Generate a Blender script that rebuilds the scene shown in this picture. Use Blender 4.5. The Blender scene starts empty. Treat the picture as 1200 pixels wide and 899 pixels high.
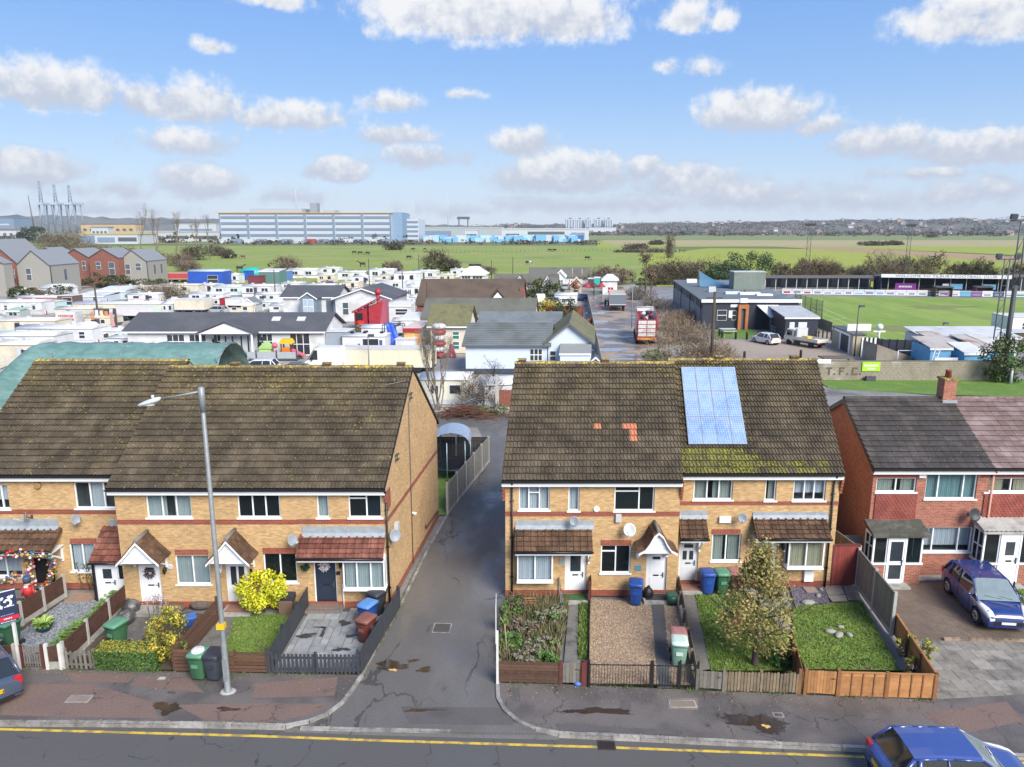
import bpy,math,random
from math import sin,cos,pi,hypot,atan2,sqrt
Va='MULTIPLY';Vb='post';Vc='flat';Vd='ADD';Vf='SUBTRACT';Vg='board';Vh='kind';Vi='warehouse';Vj='gable';Vk='stuff';Vl='bush';Vm='ridge';Vn='mono';Vo='bungalow';Vp='structure';Vq='Principled BSDF';Vr='curved';Vs='Base Color';Vt='doorstep';Vu='Roughness';Vv='Position';Vw='roof';Vx='pane';Vy='weeds';Vz='lettering';VA='shed';VB='wall';VC='wheel';VD='label';VE='ShaderNodeNewGeometry';VF='caravan';VG='container';VH='Scale';VI='puddle';VJ='fence';VK='foliage';VL='tail_light';VM='static_caravan';VN='shipping_container';VO='Vector';VP='MAXIMUM';VQ='Distance';VR='Normal';VS='garden_path';VT='bright_red';VU='Generated';VV='Specular IOR Level';VW='ShaderNodeBump';VX='Strength';VY='OUTPUT_MATERIAL';VZ='ShaderNodeBsdfTransparent';V0='ShaderNodeMixShader';V1='porch_roof';V3='doorbell';V4='garden_soil';V5='paving_slab';V6='side_window';V7='ShaderNodeMapRange';V8='ShaderNodeTexCoord';V9='ShaderNodeObjectInfo';Wa='solar_cells';Wb='house_plaque';We='pavement_patch';Wf='brown slatted fences';Wg='charcoal fences round the patio';Wh='orange wooden fences round the lawn';Wi='rubbish_bag';Wj='garden_shed';Wm='storage_shed'
class Rn(random.Random):
 U=random.Random.uniform;N=random.Random.gauss
from mathutils import Vector as Ve,Matrix,Euler
R=math.radians;en=enumerate;ra=range
RND=Rn(7)
scene=bpy.context.scene
COL=scene.collection
# camera, sky, sun, exposure
F_PX,Y_HOR,CAM_H=870.0,266.0,15.5
F0=math.atan((449.5-Y_HOR)/F_PX)
cd=bpy.data.cameras.new('camera')
cam=bpy.data.objects.new('camera',cd)
COL.objects.link(cam)
cam.location=(0,0,CAM_H)
cam.rotation_euler=(pi/2-F0,0,0)
cd.sensor_width=36.0
cd.lens=36.0*F_PX/1200.0
cd.clip_start,cd.clip_end=.3,30000.0
scene.camera=cam
SUN_EL,SUN_ROT=R(38),R(146)
sl=bpy.data.lights.new('sun','SUN')
sl.energy,sl.angle,sl.color=2.5,R(34),(1.0,.94,.85)
so=bpy.data.objects.new('sun',sl)
COL.objects.link(so)
sd=Ve((sin(SUN_ROT)*cos(SUN_EL),cos(SUN_ROT)*cos(SUN_EL),sin(SUN_EL)))
so.rotation_euler=sd.to_track_quat('Z','Y').to_euler()
so.location=sd*60
scene.view_settings.view_transform='Standard'
scene.view_settings.look='None'
scene.view_settings.exposure=1.32
HAZE_D=.00008
scene.view_settings.gamma=1.0
scene.view_settings.use_curve_mapping=False
scene.cycles.use_denoising=True
scene.cycles.max_bounces=6
scene.cycles.transparent_max_bounces=8
scene.cycles.volume_bounces=0
class NT:
 def __init__(s,tree):
  s.t=tree;s.n=tree.nodes;s.l=tree.links
 def _set(s,sock,v):
  if isinstance(v,bpy.types.NodeSocket):
   s.l.new(v,sock)
  elif v is not None:
   sock.default_value=v
 def node(s,kind,**kw):
  n=s.n.new(kind)
  for k,v in kw.items():
   setattr(n,k,v)
  return n
 def math(s,op,a,b=None,c=None,clamp=False):
  n=s.n.new('ShaderNodeMath');n.operation=op;n.use_clamp=clamp
  s._set(n.inputs[0],a)
  if b is not None:s._set(n.inputs[1],b)
  if c is not None:s._set(n.inputs[2],c)
  return n.outputs[0]
 def mix(s,fac,a,b,blend='MIX'):
  n=s.n.new('ShaderNodeMix');n.data_type='RGBA';n.blend_type=blend
  s._set(n.inputs[0],fac);s._set(n.inputs[6],a);s._set(n.inputs[7],b)
  return n.outputs[2]
 def ramp(s,fac,a,b):
  n=s.n.new(V7);n.interpolation_type='SMOOTHSTEP'
  s._set(n.inputs[0],fac);n.inputs[1].default_value=a;n.inputs[2].default_value=b
  return n.outputs[0]
 def noise(s,vec,scale,detail=3.0,rough=.55,dims='3D'):
  n=s.n.new('ShaderNodeTexNoise');n.noise_dimensions=dims
  if vec is not None:s._set(n.inputs[VO],vec)
  n.inputs[VH].default_value=scale;n.inputs['Detail'].default_value=detail
  n.inputs[Vu].default_value=rough
  return n.outputs[0]
 def sep(s,v):
  n=s.n.new('ShaderNodeSeparateXYZ');s._set(n.inputs[0],v);return n.outputs
 def comb(s,x,y,z):
  n=s.n.new('ShaderNodeCombineXYZ')
  for i,q in en((x,y,z)):s._set(n.inputs[i],q)
  return n.outputs[0]
def c4(c):
 return(c[0],c[1],c[2],1.0)
def HL():
 w=bpy.data.worlds.new('World')
 scene.world=w
 w.use_nodes=True
 t=NT(w.node_tree)
 t.n.clear()
 out=t.node('ShaderNodeOutputWorld')
 bg=t.node('ShaderNodeBackground')
 bg.inputs[1].default_value=.066
 sky=t.node('ShaderNodeTexSky',sky_type='NISHITA',sun_disc=False)
 sky.sun_elevation,sky.sun_rotation=SUN_EL,SUN_ROT
 sky.air_density,sky.dust_density,sky.ozone_density=1.0,.6,1.6
 tc=t.node(V8)
 x,y,z=t.sep(tc.outputs[VU])
 az0=t.math('ARCTAN2',x,y)
 el0=t.math('ARCSINE',z)
 az0=t.math('WRAP',az0,pi/4,-pi/4)
 n1=t.noise(tc.outputs[VU],17.0,5.0,.6)
 v2=t.node('ShaderNodeVectorMath',operation=Vd)
 t.l.new(tc.outputs[VU],v2.inputs[0]);v2.inputs[1].default_value=(3.1,7.7,1.3)
 n2=t.noise(v2.outputs[0],17.0,5.0,.6)
 n3=t.noise(v2.outputs[0],45.0,6.0,.62)
 az=t.math(Vd,az0,t.math(Va,t.math(Vf,n1,.5),.035))
 el=t.math(Vd,el0,t.math(Va,t.math(Vf,n2,.5),.02))
 B=[(60,104,78,27,1),(232,122,50,26,1),(165,120,30,22,1),(335,138,72,18,.85),(215,168,56,18,.75),(232,216,50,22,1.1),(30,200,54,23,1.1),(248,54,18,10,.7),(460,122,36,13,.75),(464,160,44,14,.85),(490,186,54,16,.6),(397,201,32,17,1.1),(560,16,130,40,1.05),(660,24,80,34,.95),(320,0,40,14,.9),(613,168,36,22,1.05),(660,206,84,30,1.15),(755,203,26,18,.9),(815,216,70,22,1),(870,232,80,20,.7),(885,135,68,26,1.1),(960,148,30,12,.7),(805,24,30,20,.85),(848,23,16,16,.7),(778,78,18,10,.5),(825,80,26,10,.5),(1045,170,56,20,.95),(1140,176,80,20,.95),(1110,30,50,24,.8),(1180,26,40,22,.8),(1150,8,60,16,.8),(1080,205,60,8,.5),(1130,228,120,16,.5),(700,242,140,12,.5),(345,232,36,12,.5),(130,225,60,12,.45),(130,248,90,8,.4),(1020,238,110,14,.4),(540,110,26,6,.45),(540,246,60,10,.4)]
 best=None;num=None;den=None
 for(px,py,rx,ry,k)in B:
  u=(px-600)/F_PX;vv=(449.5-py)/F_PX
  dx,dy,dz=u,cos(F0)+vv*sin(F0),-sin(F0)+vv*cos(F0)
  a=atan2(dx,dy);e=atan2(dz,hypot(dx,dy))
  du=t.math(Va,t.math(Vf,az,a),F_PX/(rx*1.1))
  dv=t.math(Va,t.math(Vf,el,e),F_PX/(ry*1.1))
  dn=t.math(VP,dv,t.math(Va,dv,-1.45))
  r2=t.math(Vd,t.math(Va,du,du),t.math(Va,dn,dn))
  f=t.math(Va,t.math(Vf,1.0,t.math('SQRT',r2)),k)
  wgt=t.math(VP,f,.001)
  h=t.math(Va,dv,wgt)
  best=f if best is None else t.math(VP,best,f)
  num=h if num is None else t.math(Vd,num,h)
  den=wgt if den is None else t.math(Vd,den,wgt)
 hgt=t.math('DIVIDE',num,den)
 hi=t.math(Va,t.math(Vf,t.noise(tc.outputs[VU],4.0,4.0,.55),.56),3.2)
 hi=t.math('MINIMUM',hi,t.math(Va,t.math(Vf,el0,.33),6.0))
 field=t.math(VP,best,hi)
 fl=t.math(Vd,field,t.math(Va,t.math(Vf,n3,.5),1.25))
 fl=t.math(Vd,fl,t.math(Va,t.math(Vf,n1,.5),.5))
 dens=t.math(Va,t.ramp(fl,-.13,.46),.95)
 lit=t.math(Vd,t.math(Va,hgt,.55),t.math(Va,t.math(Vf,n3,.42),1.7))
 lit=t.ramp(lit,-.12,.66)
 ccol=t.mix(lit,(3.55,3.85,4.5,1),(5.75,5.75,5.8,1))
 veil=t.math(Va,t.ramp(el0,.24,.0),.42)
 veil=t.math(Vd,veil,t.math(Va,t.math(Vf,n1,.5),t.math(Va,veil,.9)))
 hs=t.node('ShaderNodeHueSaturation');hs.inputs['Saturation'].default_value=1.25;hs.inputs['Hue'].default_value=.512
 t.l.new(sky.outputs[0],hs.inputs['Color'])
 rp=t.node('ShaderNodeValToRGB');t.l.new(t.math('DIVIDE',t.math(VP,el0,.0),pi/2),rp.inputs[0])
 e=rp.color_ramp.elements
 e[0].position,e[0].color=.0,(4.2,4.85,5.9,1)
 e[1].position,e[1].color=1.0,(.55,1.3,3.4,1)
 for p_,c_ in((.05,(2.95,4.1,5.85,1)),(.10,(2.0,3.4,5.7,1)),(.19,(1.25,2.6,5.5,1)),(.4,(.8,1.9,4.6,1))):
  q=e.new(p_);q.color=c_
 base=t.mix(.8,hs.outputs[0],rp.outputs[0])
 base=t.mix(t.math(Va,veil,.25),base,(4.6,5.1,5.7,1))
 col=t.mix(dens,base,ccol)
 t.l.new(col,bg.inputs[0])
 t.l.new(bg.outputs[0],out.inputs[0])
HL()
# pixel -> place (the photograph's camera, used only to read off where things stand)
def ray(x,y):
 u=(x-600)/F_PX;v=(449.5-y)/F_PX
 return u,cos(F0)+v*sin(F0),-sin(F0)+v*cos(F0)
def G(x,y,z=.0):
 a,b,e=ray(x,y);t=(z-CAM_H)/e
 return Ve((a*t,b*t,z))
def A(x,y,Y):
 a,b,e=ray(x,y);t=Y/b
 return Ve((a*t,Y,CAM_H+e*t))
def ZA(x,y,Y):
 return A(x,y,Y).z
 # scene bookkeeping
def tag(o,label=None,cat=None,group=None,kind=None):
 if label:o[VD]=label
 if cat:o['category']=cat
 if group:o['group']=group
 if kind:o[Vh]=kind
 return o
def Fa(name,label,cat,loc=(0,0,0),rz=.0,group=None):
 o=bpy.data.objects.new(name,None)
 COL.objects.link(o)
 o.location=loc;o.rotation_euler=(0,0,rz)
 o.empty_display_size=.2
 return tag(o,label,cat,group)
def Fq(name,mesh,parent,loc=(0,0,0),rot=(0,0,0),sc=None):
 o=bpy.data.objects.new(name,mesh)
 COL.objects.link(o)
 if parent is not None:o.parent=parent
 o.location=loc;o.rotation_euler=rot
 if sc:o.scale=sc
 return o
def Jy(o,parent=None):
 c=o.copy();COL.objects.link(c)
 if parent is not None:c.parent=parent
 for ch in o.children:
  Jy(ch,c)
 return c
class MB:
 def __init__(s,skew=.0):
  s.v=[];s.f=[];s.m=[];s.skew=skew;s.sm=set()
 def face(s,pts,m=0):
  b=len(s.v)
  s.v+=[tuple(p)for p in pts]
  s.f.append(tuple(ra(b,b+len(pts))));s.m.append(m)
 def box(s,x0,x1,y0,y1,z0,z1,m=0,mtop=None):
  b=len(s.v)
  s.v+=[(x0,y0,z0),(x1,y0,z0),(x1,y1,z0),(x0,y1,z0),(x0,y0,z1),(x1,y0,z1),(x1,y1,z1),(x0,y1,z1)]
  for k,q in en(((0,3,2,1),(4,5,6,7),(0,1,5,4),(1,2,6,5),(2,3,7,6),(3,0,4,7))):
   s.f.append(tuple(b+i for i in q));s.m.append(mtop if(mtop is not None and k==1)else m)
  return s
 def cbox(s,c,sz,rz=.0,m=0,rx=.0,ry=.0):
  mt=Matrix.Translation(c)@Euler((rx,ry,rz)).to_matrix().to_4x4()
  b=len(s.v)
  for z in(-.5,.5):
   for(x,y)in((-.5,-.5),(.5,-.5),(.5,.5),(-.5,.5)):
    s.v.append(tuple(mt@Ve((x*sz[0],y*sz[1],z*sz[2]))))
  for q in((0,3,2,1),(4,5,6,7),(0,1,5,4),(1,2,6,5),(2,3,7,6),(3,0,4,7)):
   s.f.append(tuple(b+i for i in q));s.m.append(m)
  return s
 def prism(s,poly,d,m=0,mcap=None):
  n=len(poly);b=len(s.v);d=Ve(d)
  s.v+=[tuple(p)for p in poly]+[tuple(Ve(p)+d)for p in poly]
  s.f.append(tuple(ra(b+n-1,b-1,-1)));s.m.append(m if mcap is None else mcap)
  s.f.append(tuple(ra(b+n,b+2*n)));s.m.append(m if mcap is None else mcap)
  for i in ra(n):
   j=(i+1)%n
   s.f.append((b+i,b+j,b+n+j,b+n+i));s.m.append(m)
  return s
 def tube(s,p0,p1,r0,r1=None,n=8,m=0,caps=True):
  r1=r0 if r1 is None else r1
  p0,p1=Ve(p0),Ve(p1)
  ax=p1-p0
  if ax.length<1e-6:return s
  q=ax.to_track_quat('Z','Y')
  b=len(s.v)
  for(p,r)in((p0,r0),(p1,r1)):
   for i in ra(n):
    a=2*pi*i/n
    s.v.append(tuple(p+q@Ve((r*cos(a),r*sin(a),0))))
  for i in ra(n):
   j=(i+1)%n
   s.sm.add(len(s.f));s.f.append((b+i,b+j,b+n+j,b+n+i));s.m.append(m)
  if caps:
   s.f.append(tuple(ra(b+n-1,b-1,-1)));s.m.append(m)
   s.f.append(tuple(ra(b+n,b+2*n)));s.m.append(m)
  return s
 def lathe(s,FA,c=(0,0,0),n=12,m=0,axis='Z'):
  b=len(s.v);k=len(FA)
  for(r,z)in FA:
   for i in ra(n):
    a=2*pi*i/n
    p=(r*cos(a),r*sin(a),z)if axis=='Z' else((r*cos(a),z,r*sin(a))if axis=='Y' else(z,r*cos(a),r*sin(a)))
    s.v.append((c[0]+p[0],c[1]+p[1],c[2]+p[2]))
  for q in ra(k-1):
   for i in ra(n):
    j=(i+1)%n
    s.sm.add(len(s.f))
    s.f.append((b+q*n+i,b+q*n+j,b+(q+1)*n+j,b+(q+1)*n+i));s.m.append(m)
  s.f.append(tuple(b+i for i in reversed(ra(n))));s.m.append(m)
  s.f.append(tuple(b+(k-1)*n+i for i in ra(n)));s.m.append(m)
  return s
 def ball(s,c,r,n=8,k=5,m=0):
  rr=r if isinstance(r,(tuple,list))else(r,r,r)
  b=len(s.v)
  for q in ra(k+1):
   ph=pi*q/k
   for i in ra(n):
    a=2*pi*i/n
    s.v.append((c[0]+rr[0]*sin(ph)*cos(a),c[1]+rr[1]*sin(ph)*sin(a),c[2]-rr[2]*cos(ph)))
  for q in ra(k):
   for i in ra(n):
    j=(i+1)%n
    s.sm.add(len(s.f));s.f.append((b+q*n+i,b+q*n+j,b+(q+1)*n+j,b+(q+1)*n+i));s.m.append(m)
  return s
 def loft(s,rings,m=0,close=True,caps=True):
  n=len(rings[0]);b=len(s.v)
  for r in rings:s.v+=[tuple(p)for p in r]
  for q in ra(len(rings)-1):
   for i in ra(n if close else n-1):
    j=(i+1)%n
    s.sm.add(len(s.f))
    s.f.append((b+q*n+i,b+q*n+j,b+(q+1)*n+j,b+(q+1)*n+i));s.m.append(m)
  if caps and close:
   s.f.append(tuple(b+i for i in reversed(ra(n))));s.m.append(m)
   e=b+(len(rings)-1)*n
   s.f.append(tuple(e+i for i in ra(n)));s.m.append(m)
  return s
 def mesh(s,name,mats,smooth=None):
  me=bpy.data.meshes.new(name)
  vv=[(x+s.skew*y,y,z)for(x,y,z)in s.v]if s.skew else s.v
  me.from_pydata(vv,[],s.f)
  for q in(mats if isinstance(mats,(list,tuple))else[mats]):
   me.materials.append(q)
  me.polygons.foreach_set('material_index',s.m)
  if smooth is True:
   me.polygons.foreach_set('use_smooth',[True]*len(s.f))
  elif smooth is None and s.sm:
   me.polygons.foreach_set('use_smooth',[i in s.sm for i in ra(len(s.f))])
  me.update()
  return me
 def obj(s,name,mats,parent=None,loc=(0,0,0),rz=.0,smooth=None,fix=False,bevel=.0):
  me=s.mesh(name,mats,smooth)
  o=Fq(name,me,parent,loc,(0,0,rz))
  if fix:Jd(me)
  if bevel:
   md=o.modifiers.new('edge','BEVEL');md.width=bevel;md.segments=2;md.limit_method='ANGLE'
  return o
def bx(n,m,t,*a):
 b=MB();b.box(*a);return b.obj(n,m,t)
def Jd(me):
 import bmesh
 bm=bmesh.new();bm.from_mesh(me)
 bmesh.ops.remove_doubles(bm,verts=bm.verts,dist=1e-4)
 bmesh.ops.recalc_face_normals(bm,faces=bm.faces)
 bm.to_mesh(me);bm.free()
def Fn(name,pts,m,z=None,kind=Vp,parent=None):
 b=MB();b.face([(p[0],p[1],p[2]if z is None else z)for p in pts])
 o=b.obj(name,m,parent)
 if o.data.polygons[0].normal.z<0:
  o.data.flip_normals()
 if kind:o[Vh]=kind
 return o
def pg(z,*pts):
 return[G(x,y,z)for(x,y)in pts]
 # materials
Fv={}
def mat(name,rgb,rough=.6,metal=.0,var=.12,scale=3.0,bump=.0,rgb2=None,f2=(.45,.7),s2=1.0,coords='pos',spec=.5,rand=.0,rgb3=None,f3=(.55,.62),s3=8.0,coat=.0,stretch=None,rough2=None,detail=4.0,cracks=.0):
 if name in Fv:return Fv[name]
 m=bpy.data.materials.new(name);m.use_nodes=True
 t=NT(m.node_tree)
 bs=t.n[Vq]
 if coords=='pos':
  vec=t.node(VE).outputs[Vv]
 else:
  vec=t.node(V8).outputs['Object']
 if stretch:
  mp=t.node('ShaderNodeMapping');t.l.new(vec,mp.inputs[0]);mp.inputs[VH].default_value=stretch;vec=mp.outputs[0]
 col=c4(rgb)
 if rgb2 is not None:
  q=t.ramp(t.noise(vec,s2,5.0),*f2)
  col=t.mix(q,col,c4(rgb2))
 if rgb3 is not None:
  q3=t.ramp(t.noise(vec,s3,3.0),*f3)
  col=t.mix(q3,col,c4(rgb3))
 n=t.noise(vec,scale,detail,.6)
 k=t.math(Vd,t.math(Va,t.math(Vf,n,.5),2*var*1.6),1.0)
 if cracks:
  vo=t.node('ShaderNodeTexVoronoi',feature='DISTANCE_TO_EDGE');vo.inputs[VH].default_value=cracks
  wv=t.node('ShaderNodeVectorMath',operation=Vd);t.l.new(vec,wv.inputs[0]);nn=t.node('ShaderNodeTexNoise');t.l.new(vec,nn.inputs[VO]);nn.inputs[VH].default_value=1.7;nn.inputs['Detail'].default_value=4.0
  t.l.new(nn.outputs['Color'],wv.inputs[1]);t.l.new(wv.outputs[0],vo.inputs[VO])
  ck=t.math(Va,t.math('LESS_THAN',vo.outputs[VQ],.012),t.ramp(t.noise(vec,.35,3.0),.46,.56))
  k=t.math(Va,k,t.math(Vf,1.0,t.math(Va,ck,.45)))
 if rand:
  oi=t.node(V9)
  k=t.math(Vd,k,t.math(Va,t.math(Vf,oi.outputs['Random'],.5),2*rand))
 col=t.mix(1.0,col,t.comb(k,k,k),Va)
 t.l.new(col,bs.inputs[Vs])
 bs.inputs[Vu].default_value=rough
 bs.inputs['Metallic'].default_value=metal
 bs.inputs[VV].default_value=spec
 if coat:
  bs.inputs['Coat Weight'].default_value=coat;bs.inputs['Coat Roughness'].default_value=.04
 if rough2 is not None:
  q=t.ramp(t.noise(vec,s2,4.0),*f2)
  mr=t.node(V7);t.l.new(q,mr.inputs[0]);mr.inputs[3].default_value=rough;mr.inputs[4].default_value=rough2
  t.l.new(mr.outputs[0],bs.inputs[Vu])
 if bump:
  bp=t.node(VW);bp.inputs[VX].default_value=bump;bp.inputs[VQ].default_value=.03
  t.l.new(t.noise(vec,scale*2.5,4.0),bp.inputs['Height']);t.l.new(bp.outputs[0],bs.inputs[VR])
 Fv[name]=m
 return m
def Fy(name,c1,c2,mortar,var=.25,bw=.225,bh=.075,stain=.25,offset=.5):
 if name in Fv:return Fv[name]
 m=bpy.data.materials.new(name);m.use_nodes=True
 t=NT(m.node_tree);bs=t.n[Vq]
 g=t.node(VE)
 x,y,z=t.sep(g.outputs[Vv]);nx,ny,nz=t.sep(g.outputs[VR])
 fac=t.math('GREATER_THAN',t.math('ABSOLUTE',nx),.6)
 u=t.math(Vd,t.math(Va,x,t.math(Vf,1.0,fac)),t.math(Va,y,fac))
 b=t.node('ShaderNodeTexBrick')
 t.l.new(t.comb(u,z,.0),b.inputs[VO])
 b.offset=offset
 b.inputs[VH].default_value=1.0;b.inputs['Brick Width'].default_value=bw;b.inputs['Row Height'].default_value=bh
 b.inputs['Mortar Size'].default_value=.006;b.inputs['Mortar Smooth'].default_value=.3;b.inputs['Bias'].default_value=.0
 b.inputs['Color1'].default_value=c4(c1);b.inputs['Color2'].default_value=c4(c2);b.inputs['Mortar'].default_value=c4(mortar)
 n=t.noise(g.outputs[Vv],1.3,5.0,.65)
 n2=t.noise(t.comb(t.math(Va,u,4.4),t.math(Va,z,13.3),.0),1.0,2.0,.5)
 k=t.math(Vd,1.0,t.math(Vd,t.math(Va,t.math(Vf,n,.5),2*stain),t.math(Va,t.math(Vf,n2,.5),2*var)))
 t.l.new(t.mix(1.0,b.outputs['Color'],t.comb(k,k,k),Va),bs.inputs[Vs])
 bs.inputs[Vu].default_value=.85
 bp=t.node(VW);bp.inputs[VX].default_value=.5;bp.inputs[VQ].default_value=.01;bp.invert=True
 t.l.new(b.outputs['Fac'],bp.inputs['Height']);t.l.new(bp.outputs[0],bs.inputs[VR])
 Fv[name]=m
 return m
def FC(name,base,dust,lichen,lich_z=(6.5,9.4),amount=.5,moss=None,rand=.22,spots=.62):
 if name in Fv:return Fv[name]
 m=bpy.data.materials.new(name);m.use_nodes=True
 t=NT(m.node_tree);bs=t.n[Vq]
 g=t.node(VE);pos=g.outputs[Vv]
 oi=t.node(V9)
 x,y,z=t.sep(pos)
 col=t.mix(t.ramp(t.noise(pos,.9,5.0,.6),.35,.75),c4(base),c4(dust))
 n=t.noise(pos,28.0,3.0,.6)
 k=t.math(Vd,t.math(Vd,1.0,t.math(Va,t.math(Vf,n,.5),.7)),t.math(Va,t.math(Vf,oi.outputs['Random'],.5),2*rand))
 col=t.mix(1.0,col,t.comb(k,k,k),Va)
 up=t.ramp(z,*lich_z)
 sp=t.math(Vd,t.noise(pos,9.0,3.0,.55),t.math(Va,t.math(Vf,t.noise(pos,.7,3.0),.5),.35))
 sp=t.math(Vd,sp,t.math(Va,t.math(Va,up,up),.07))
 lf=t.math(Va,t.ramp(sp,spots,spots+.07),amount,clamp=True)
 col=t.mix(lf,col,c4(lichen))
 tint=t.math(Va,t.math(Va,up,t.ramp(t.noise(pos,.55,4.0),.38,.62)),.28*amount)
 col=t.mix(tint,col,(.24,.19,.06,1))
 wh=t.ramp(t.noise(pos,13.0,2.0,.4),.70,.74)
 col=t.mix(t.math(Va,wh,.55),col,(.42,.40,.33,1))
 if moss:
  mf=t.ramp(t.math(Vd,t.noise(pos,1.6,4.0),t.math(Va,t.noise(pos,14.0,2.0),.3)),moss[1],moss[1]+.12)
  col=t.mix(mf,col,c4(moss[0]))
 t.l.new(col,bs.inputs[Vs])
 bs.inputs[Vu].default_value=.88;bs.inputs[VV].default_value=.3
 bp=t.node(VW);bp.inputs[VX].default_value=.4;bp.inputs[VQ].default_value=.01
 t.l.new(n,bp.inputs['Height']);t.l.new(bp.outputs[0],bs.inputs[VR])
 Fv[name]=m
 return m
def Gv(name,tint=(.75,.85,.88),through=.8,rough=.03):
 if name in Fv:return Fv[name]
 m=bpy.data.materials.new(name);m.use_nodes=True
 t=NT(m.node_tree);out=[n for n in t.n if n.type==VY][0]
 bs=t.n[Vq]
 bs.inputs[Vs].default_value=(.02,.03,.035,1);bs.inputs[Vu].default_value=rough
 bs.inputs[VV].default_value=.8
 tr=t.node(VZ);tr.inputs[0].default_value=c4(tint)
 mx=t.node(V0);mx.inputs[0].default_value=through
 t.l.new(bs.outputs[0],mx.inputs[1]);t.l.new(tr.outputs[0],mx.inputs[2]);t.l.new(mx.outputs[0],out.inputs[0])
 Fv[name]=m
 return m
def Fb(name,rgb,rgb2=None,trans=.25,rand=.3):
 if name in Fv:return Fv[name]
 m=bpy.data.materials.new(name);m.use_nodes=True
 t=NT(m.node_tree);bs=t.n[Vq]
 g=t.node(VE)
 rnd=g.outputs['Random Per Island']
 col=t.mix(rnd,c4(rgb),c4(rgb2 or[q*1.6 for q in rgb]))
 n=t.noise(g.outputs[Vv],1.2,3.0)
 k=t.math(Vd,1.0,t.math(Va,t.math(Vf,n,.5),2*rand))
 t.l.new(t.mix(1.0,col,t.comb(k,k,k),Va),bs.inputs[Vs])
 bs.inputs[Vu].default_value=.6;bs.inputs[VV].default_value=.3
 Fv[name]=m
 return m
 # shared surfaces
K=math.tan(R(6.4))
M_YB=Fy('yellow_stock_brick',(.57,.365,.168),(.45,.275,.115),(.48,.39,.27),.48,stain=.26)
M_RB=Fy('red_brick_trim',(.30,.065,.03),(.22,.05,.028),(.30,.22,.17),.3)
Je=Fy('soldier_course_brick',(.33,.075,.035),(.24,.055,.03),(.30,.22,.17),.3,bw=.075,bh=.225,offset=.0)
M_EB=Fy('red_brown_brick',(.40,.135,.08),(.27,.085,.052),(.42,.34,.28),.35)
M_EBS=Fy('dark_red_brick',(.25,.06,.035),(.2,.05,.03),(.24,.1,.07),.2)
Gs=FC('brown_roof_tile',(.062,.050,.034),(.132,.104,.070),(.36,.28,.06),amount=.6,spots=.65,rand=.2)
GG=FC('brown_roof_tile_pale',(.065,.052,.036),(.140,.110,.074),(.34,.27,.07),amount=.55,spots=.655,rand=.2)
JA=FC('mossy_roof_tile',(.046,.038,.027),(.11,.09,.058),(.36,.29,.05),amount=.65,spots=.65)
Ht=FC('moss_covered_tile',(.07,.065,.03),(.16,.15,.05),(.25,.26,.035),amount=.85,spots=.52)
JB=mat('orange_replacement_tile',(.50,.19,.10),.8,var=.2,scale=12)
G9=FC('lichen_ridge_tile',(.14,.115,.075),(.26,.21,.10),(.50,.38,.04),lich_z=(5,8),amount=.95,spots=.60)
GD=FC('red_canopy_tile',(.15,.052,.037),(.23,.10,.072),(.10,.07,.03),lich_z=(2,9),amount=.6,spots=.72,rand=.3)
FP=FC('brown_canopy_tile',(.085,.05,.032),(.17,.095,.055),(.06,.045,.02),lich_z=(2,9),amount=.7,spots=.66,rand=.3)
HG=FC('flat_dark_tile',(.048,.043,.042),(.095,.083,.08),(.16,.18,.03),lich_z=(4,12),amount=.6,spots=.80,rand=.16)
Hc=FC('flat_pink_grey_tile',(.17,.115,.105),(.30,.23,.22),(.16,.17,.05),lich_z=(4,12),amount=.3,spots=.84,rand=.16)
Fo=mat('upvc_white',(.80,.81,.82),.35,var=.04)
M_UPS=mat('white_sill',(.76,.77,.78),.45,var=.06)
Hy=mat('white_fascia',(.76,.77,.78),.4,var=.08,scale=1.5)
Gw=mat('black_gutter',(.014,.014,.016),.4,var=.1)
HB=mat('lead_flashing',(.30,.335,.36),.5,var=.25,scale=5)
Js=mat('room_interior',(.13,.13,.13),.9)
G7=Gv('window_glass',(.93,.96,.97),.84)
Gm=Gv('dark_window_glass',(.45,.52,.55),.6)
FL=mat('net_curtain',(.66,.71,.77),.9,var=.05)
F3=mat('pale_blind',(.50,.57,.57),.8,var=.06)
Gl=mat('green_grey_blind',(.44,.48,.42),.8,var=.06)
M_TEAL=mat('teal_blind',(.24,.42,.43),.8,var=.12)
Hv=mat('cream_curtain',(.55,.50,.35),.9,var=.1)
FV=mat('white_door',(.78,.79,.81),.35,var=.03)
JX=mat('navy_door',(.022,.032,.055),.35,var=.1)
JW=mat('grey_white_door',(.58,.61,.65),.4,var=.05)
Fl=mat('black_paint',(.012,.012,.014),.5)
Fg=mat('dark_grey_metal',(.07,.075,.085),.5)
Fe=mat('light_grey_plastic',(.50,.52,.54),.5)
Ft=mat('galvanised_steel',(.25,.27,.275),.5,.25,var=.2,scale=6)
F7=mat('concrete',(.36,.35,.32),.85,var=.25,scale=7,rgb2=(.22,.215,.19),s2=1.4)
Fh=mat('white_board',(.74,.75,.76),.5,var=.05)
FU=mat('grey_dish',(.25,.28,.31),.5,var=.1)
JY=mat('white_dish',(.7,.71,.72),.5,var=.06)
M_COPP=mat('pink_downpipe',(.52,.27,.20),.6,var=.1)
G5=None
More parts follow.
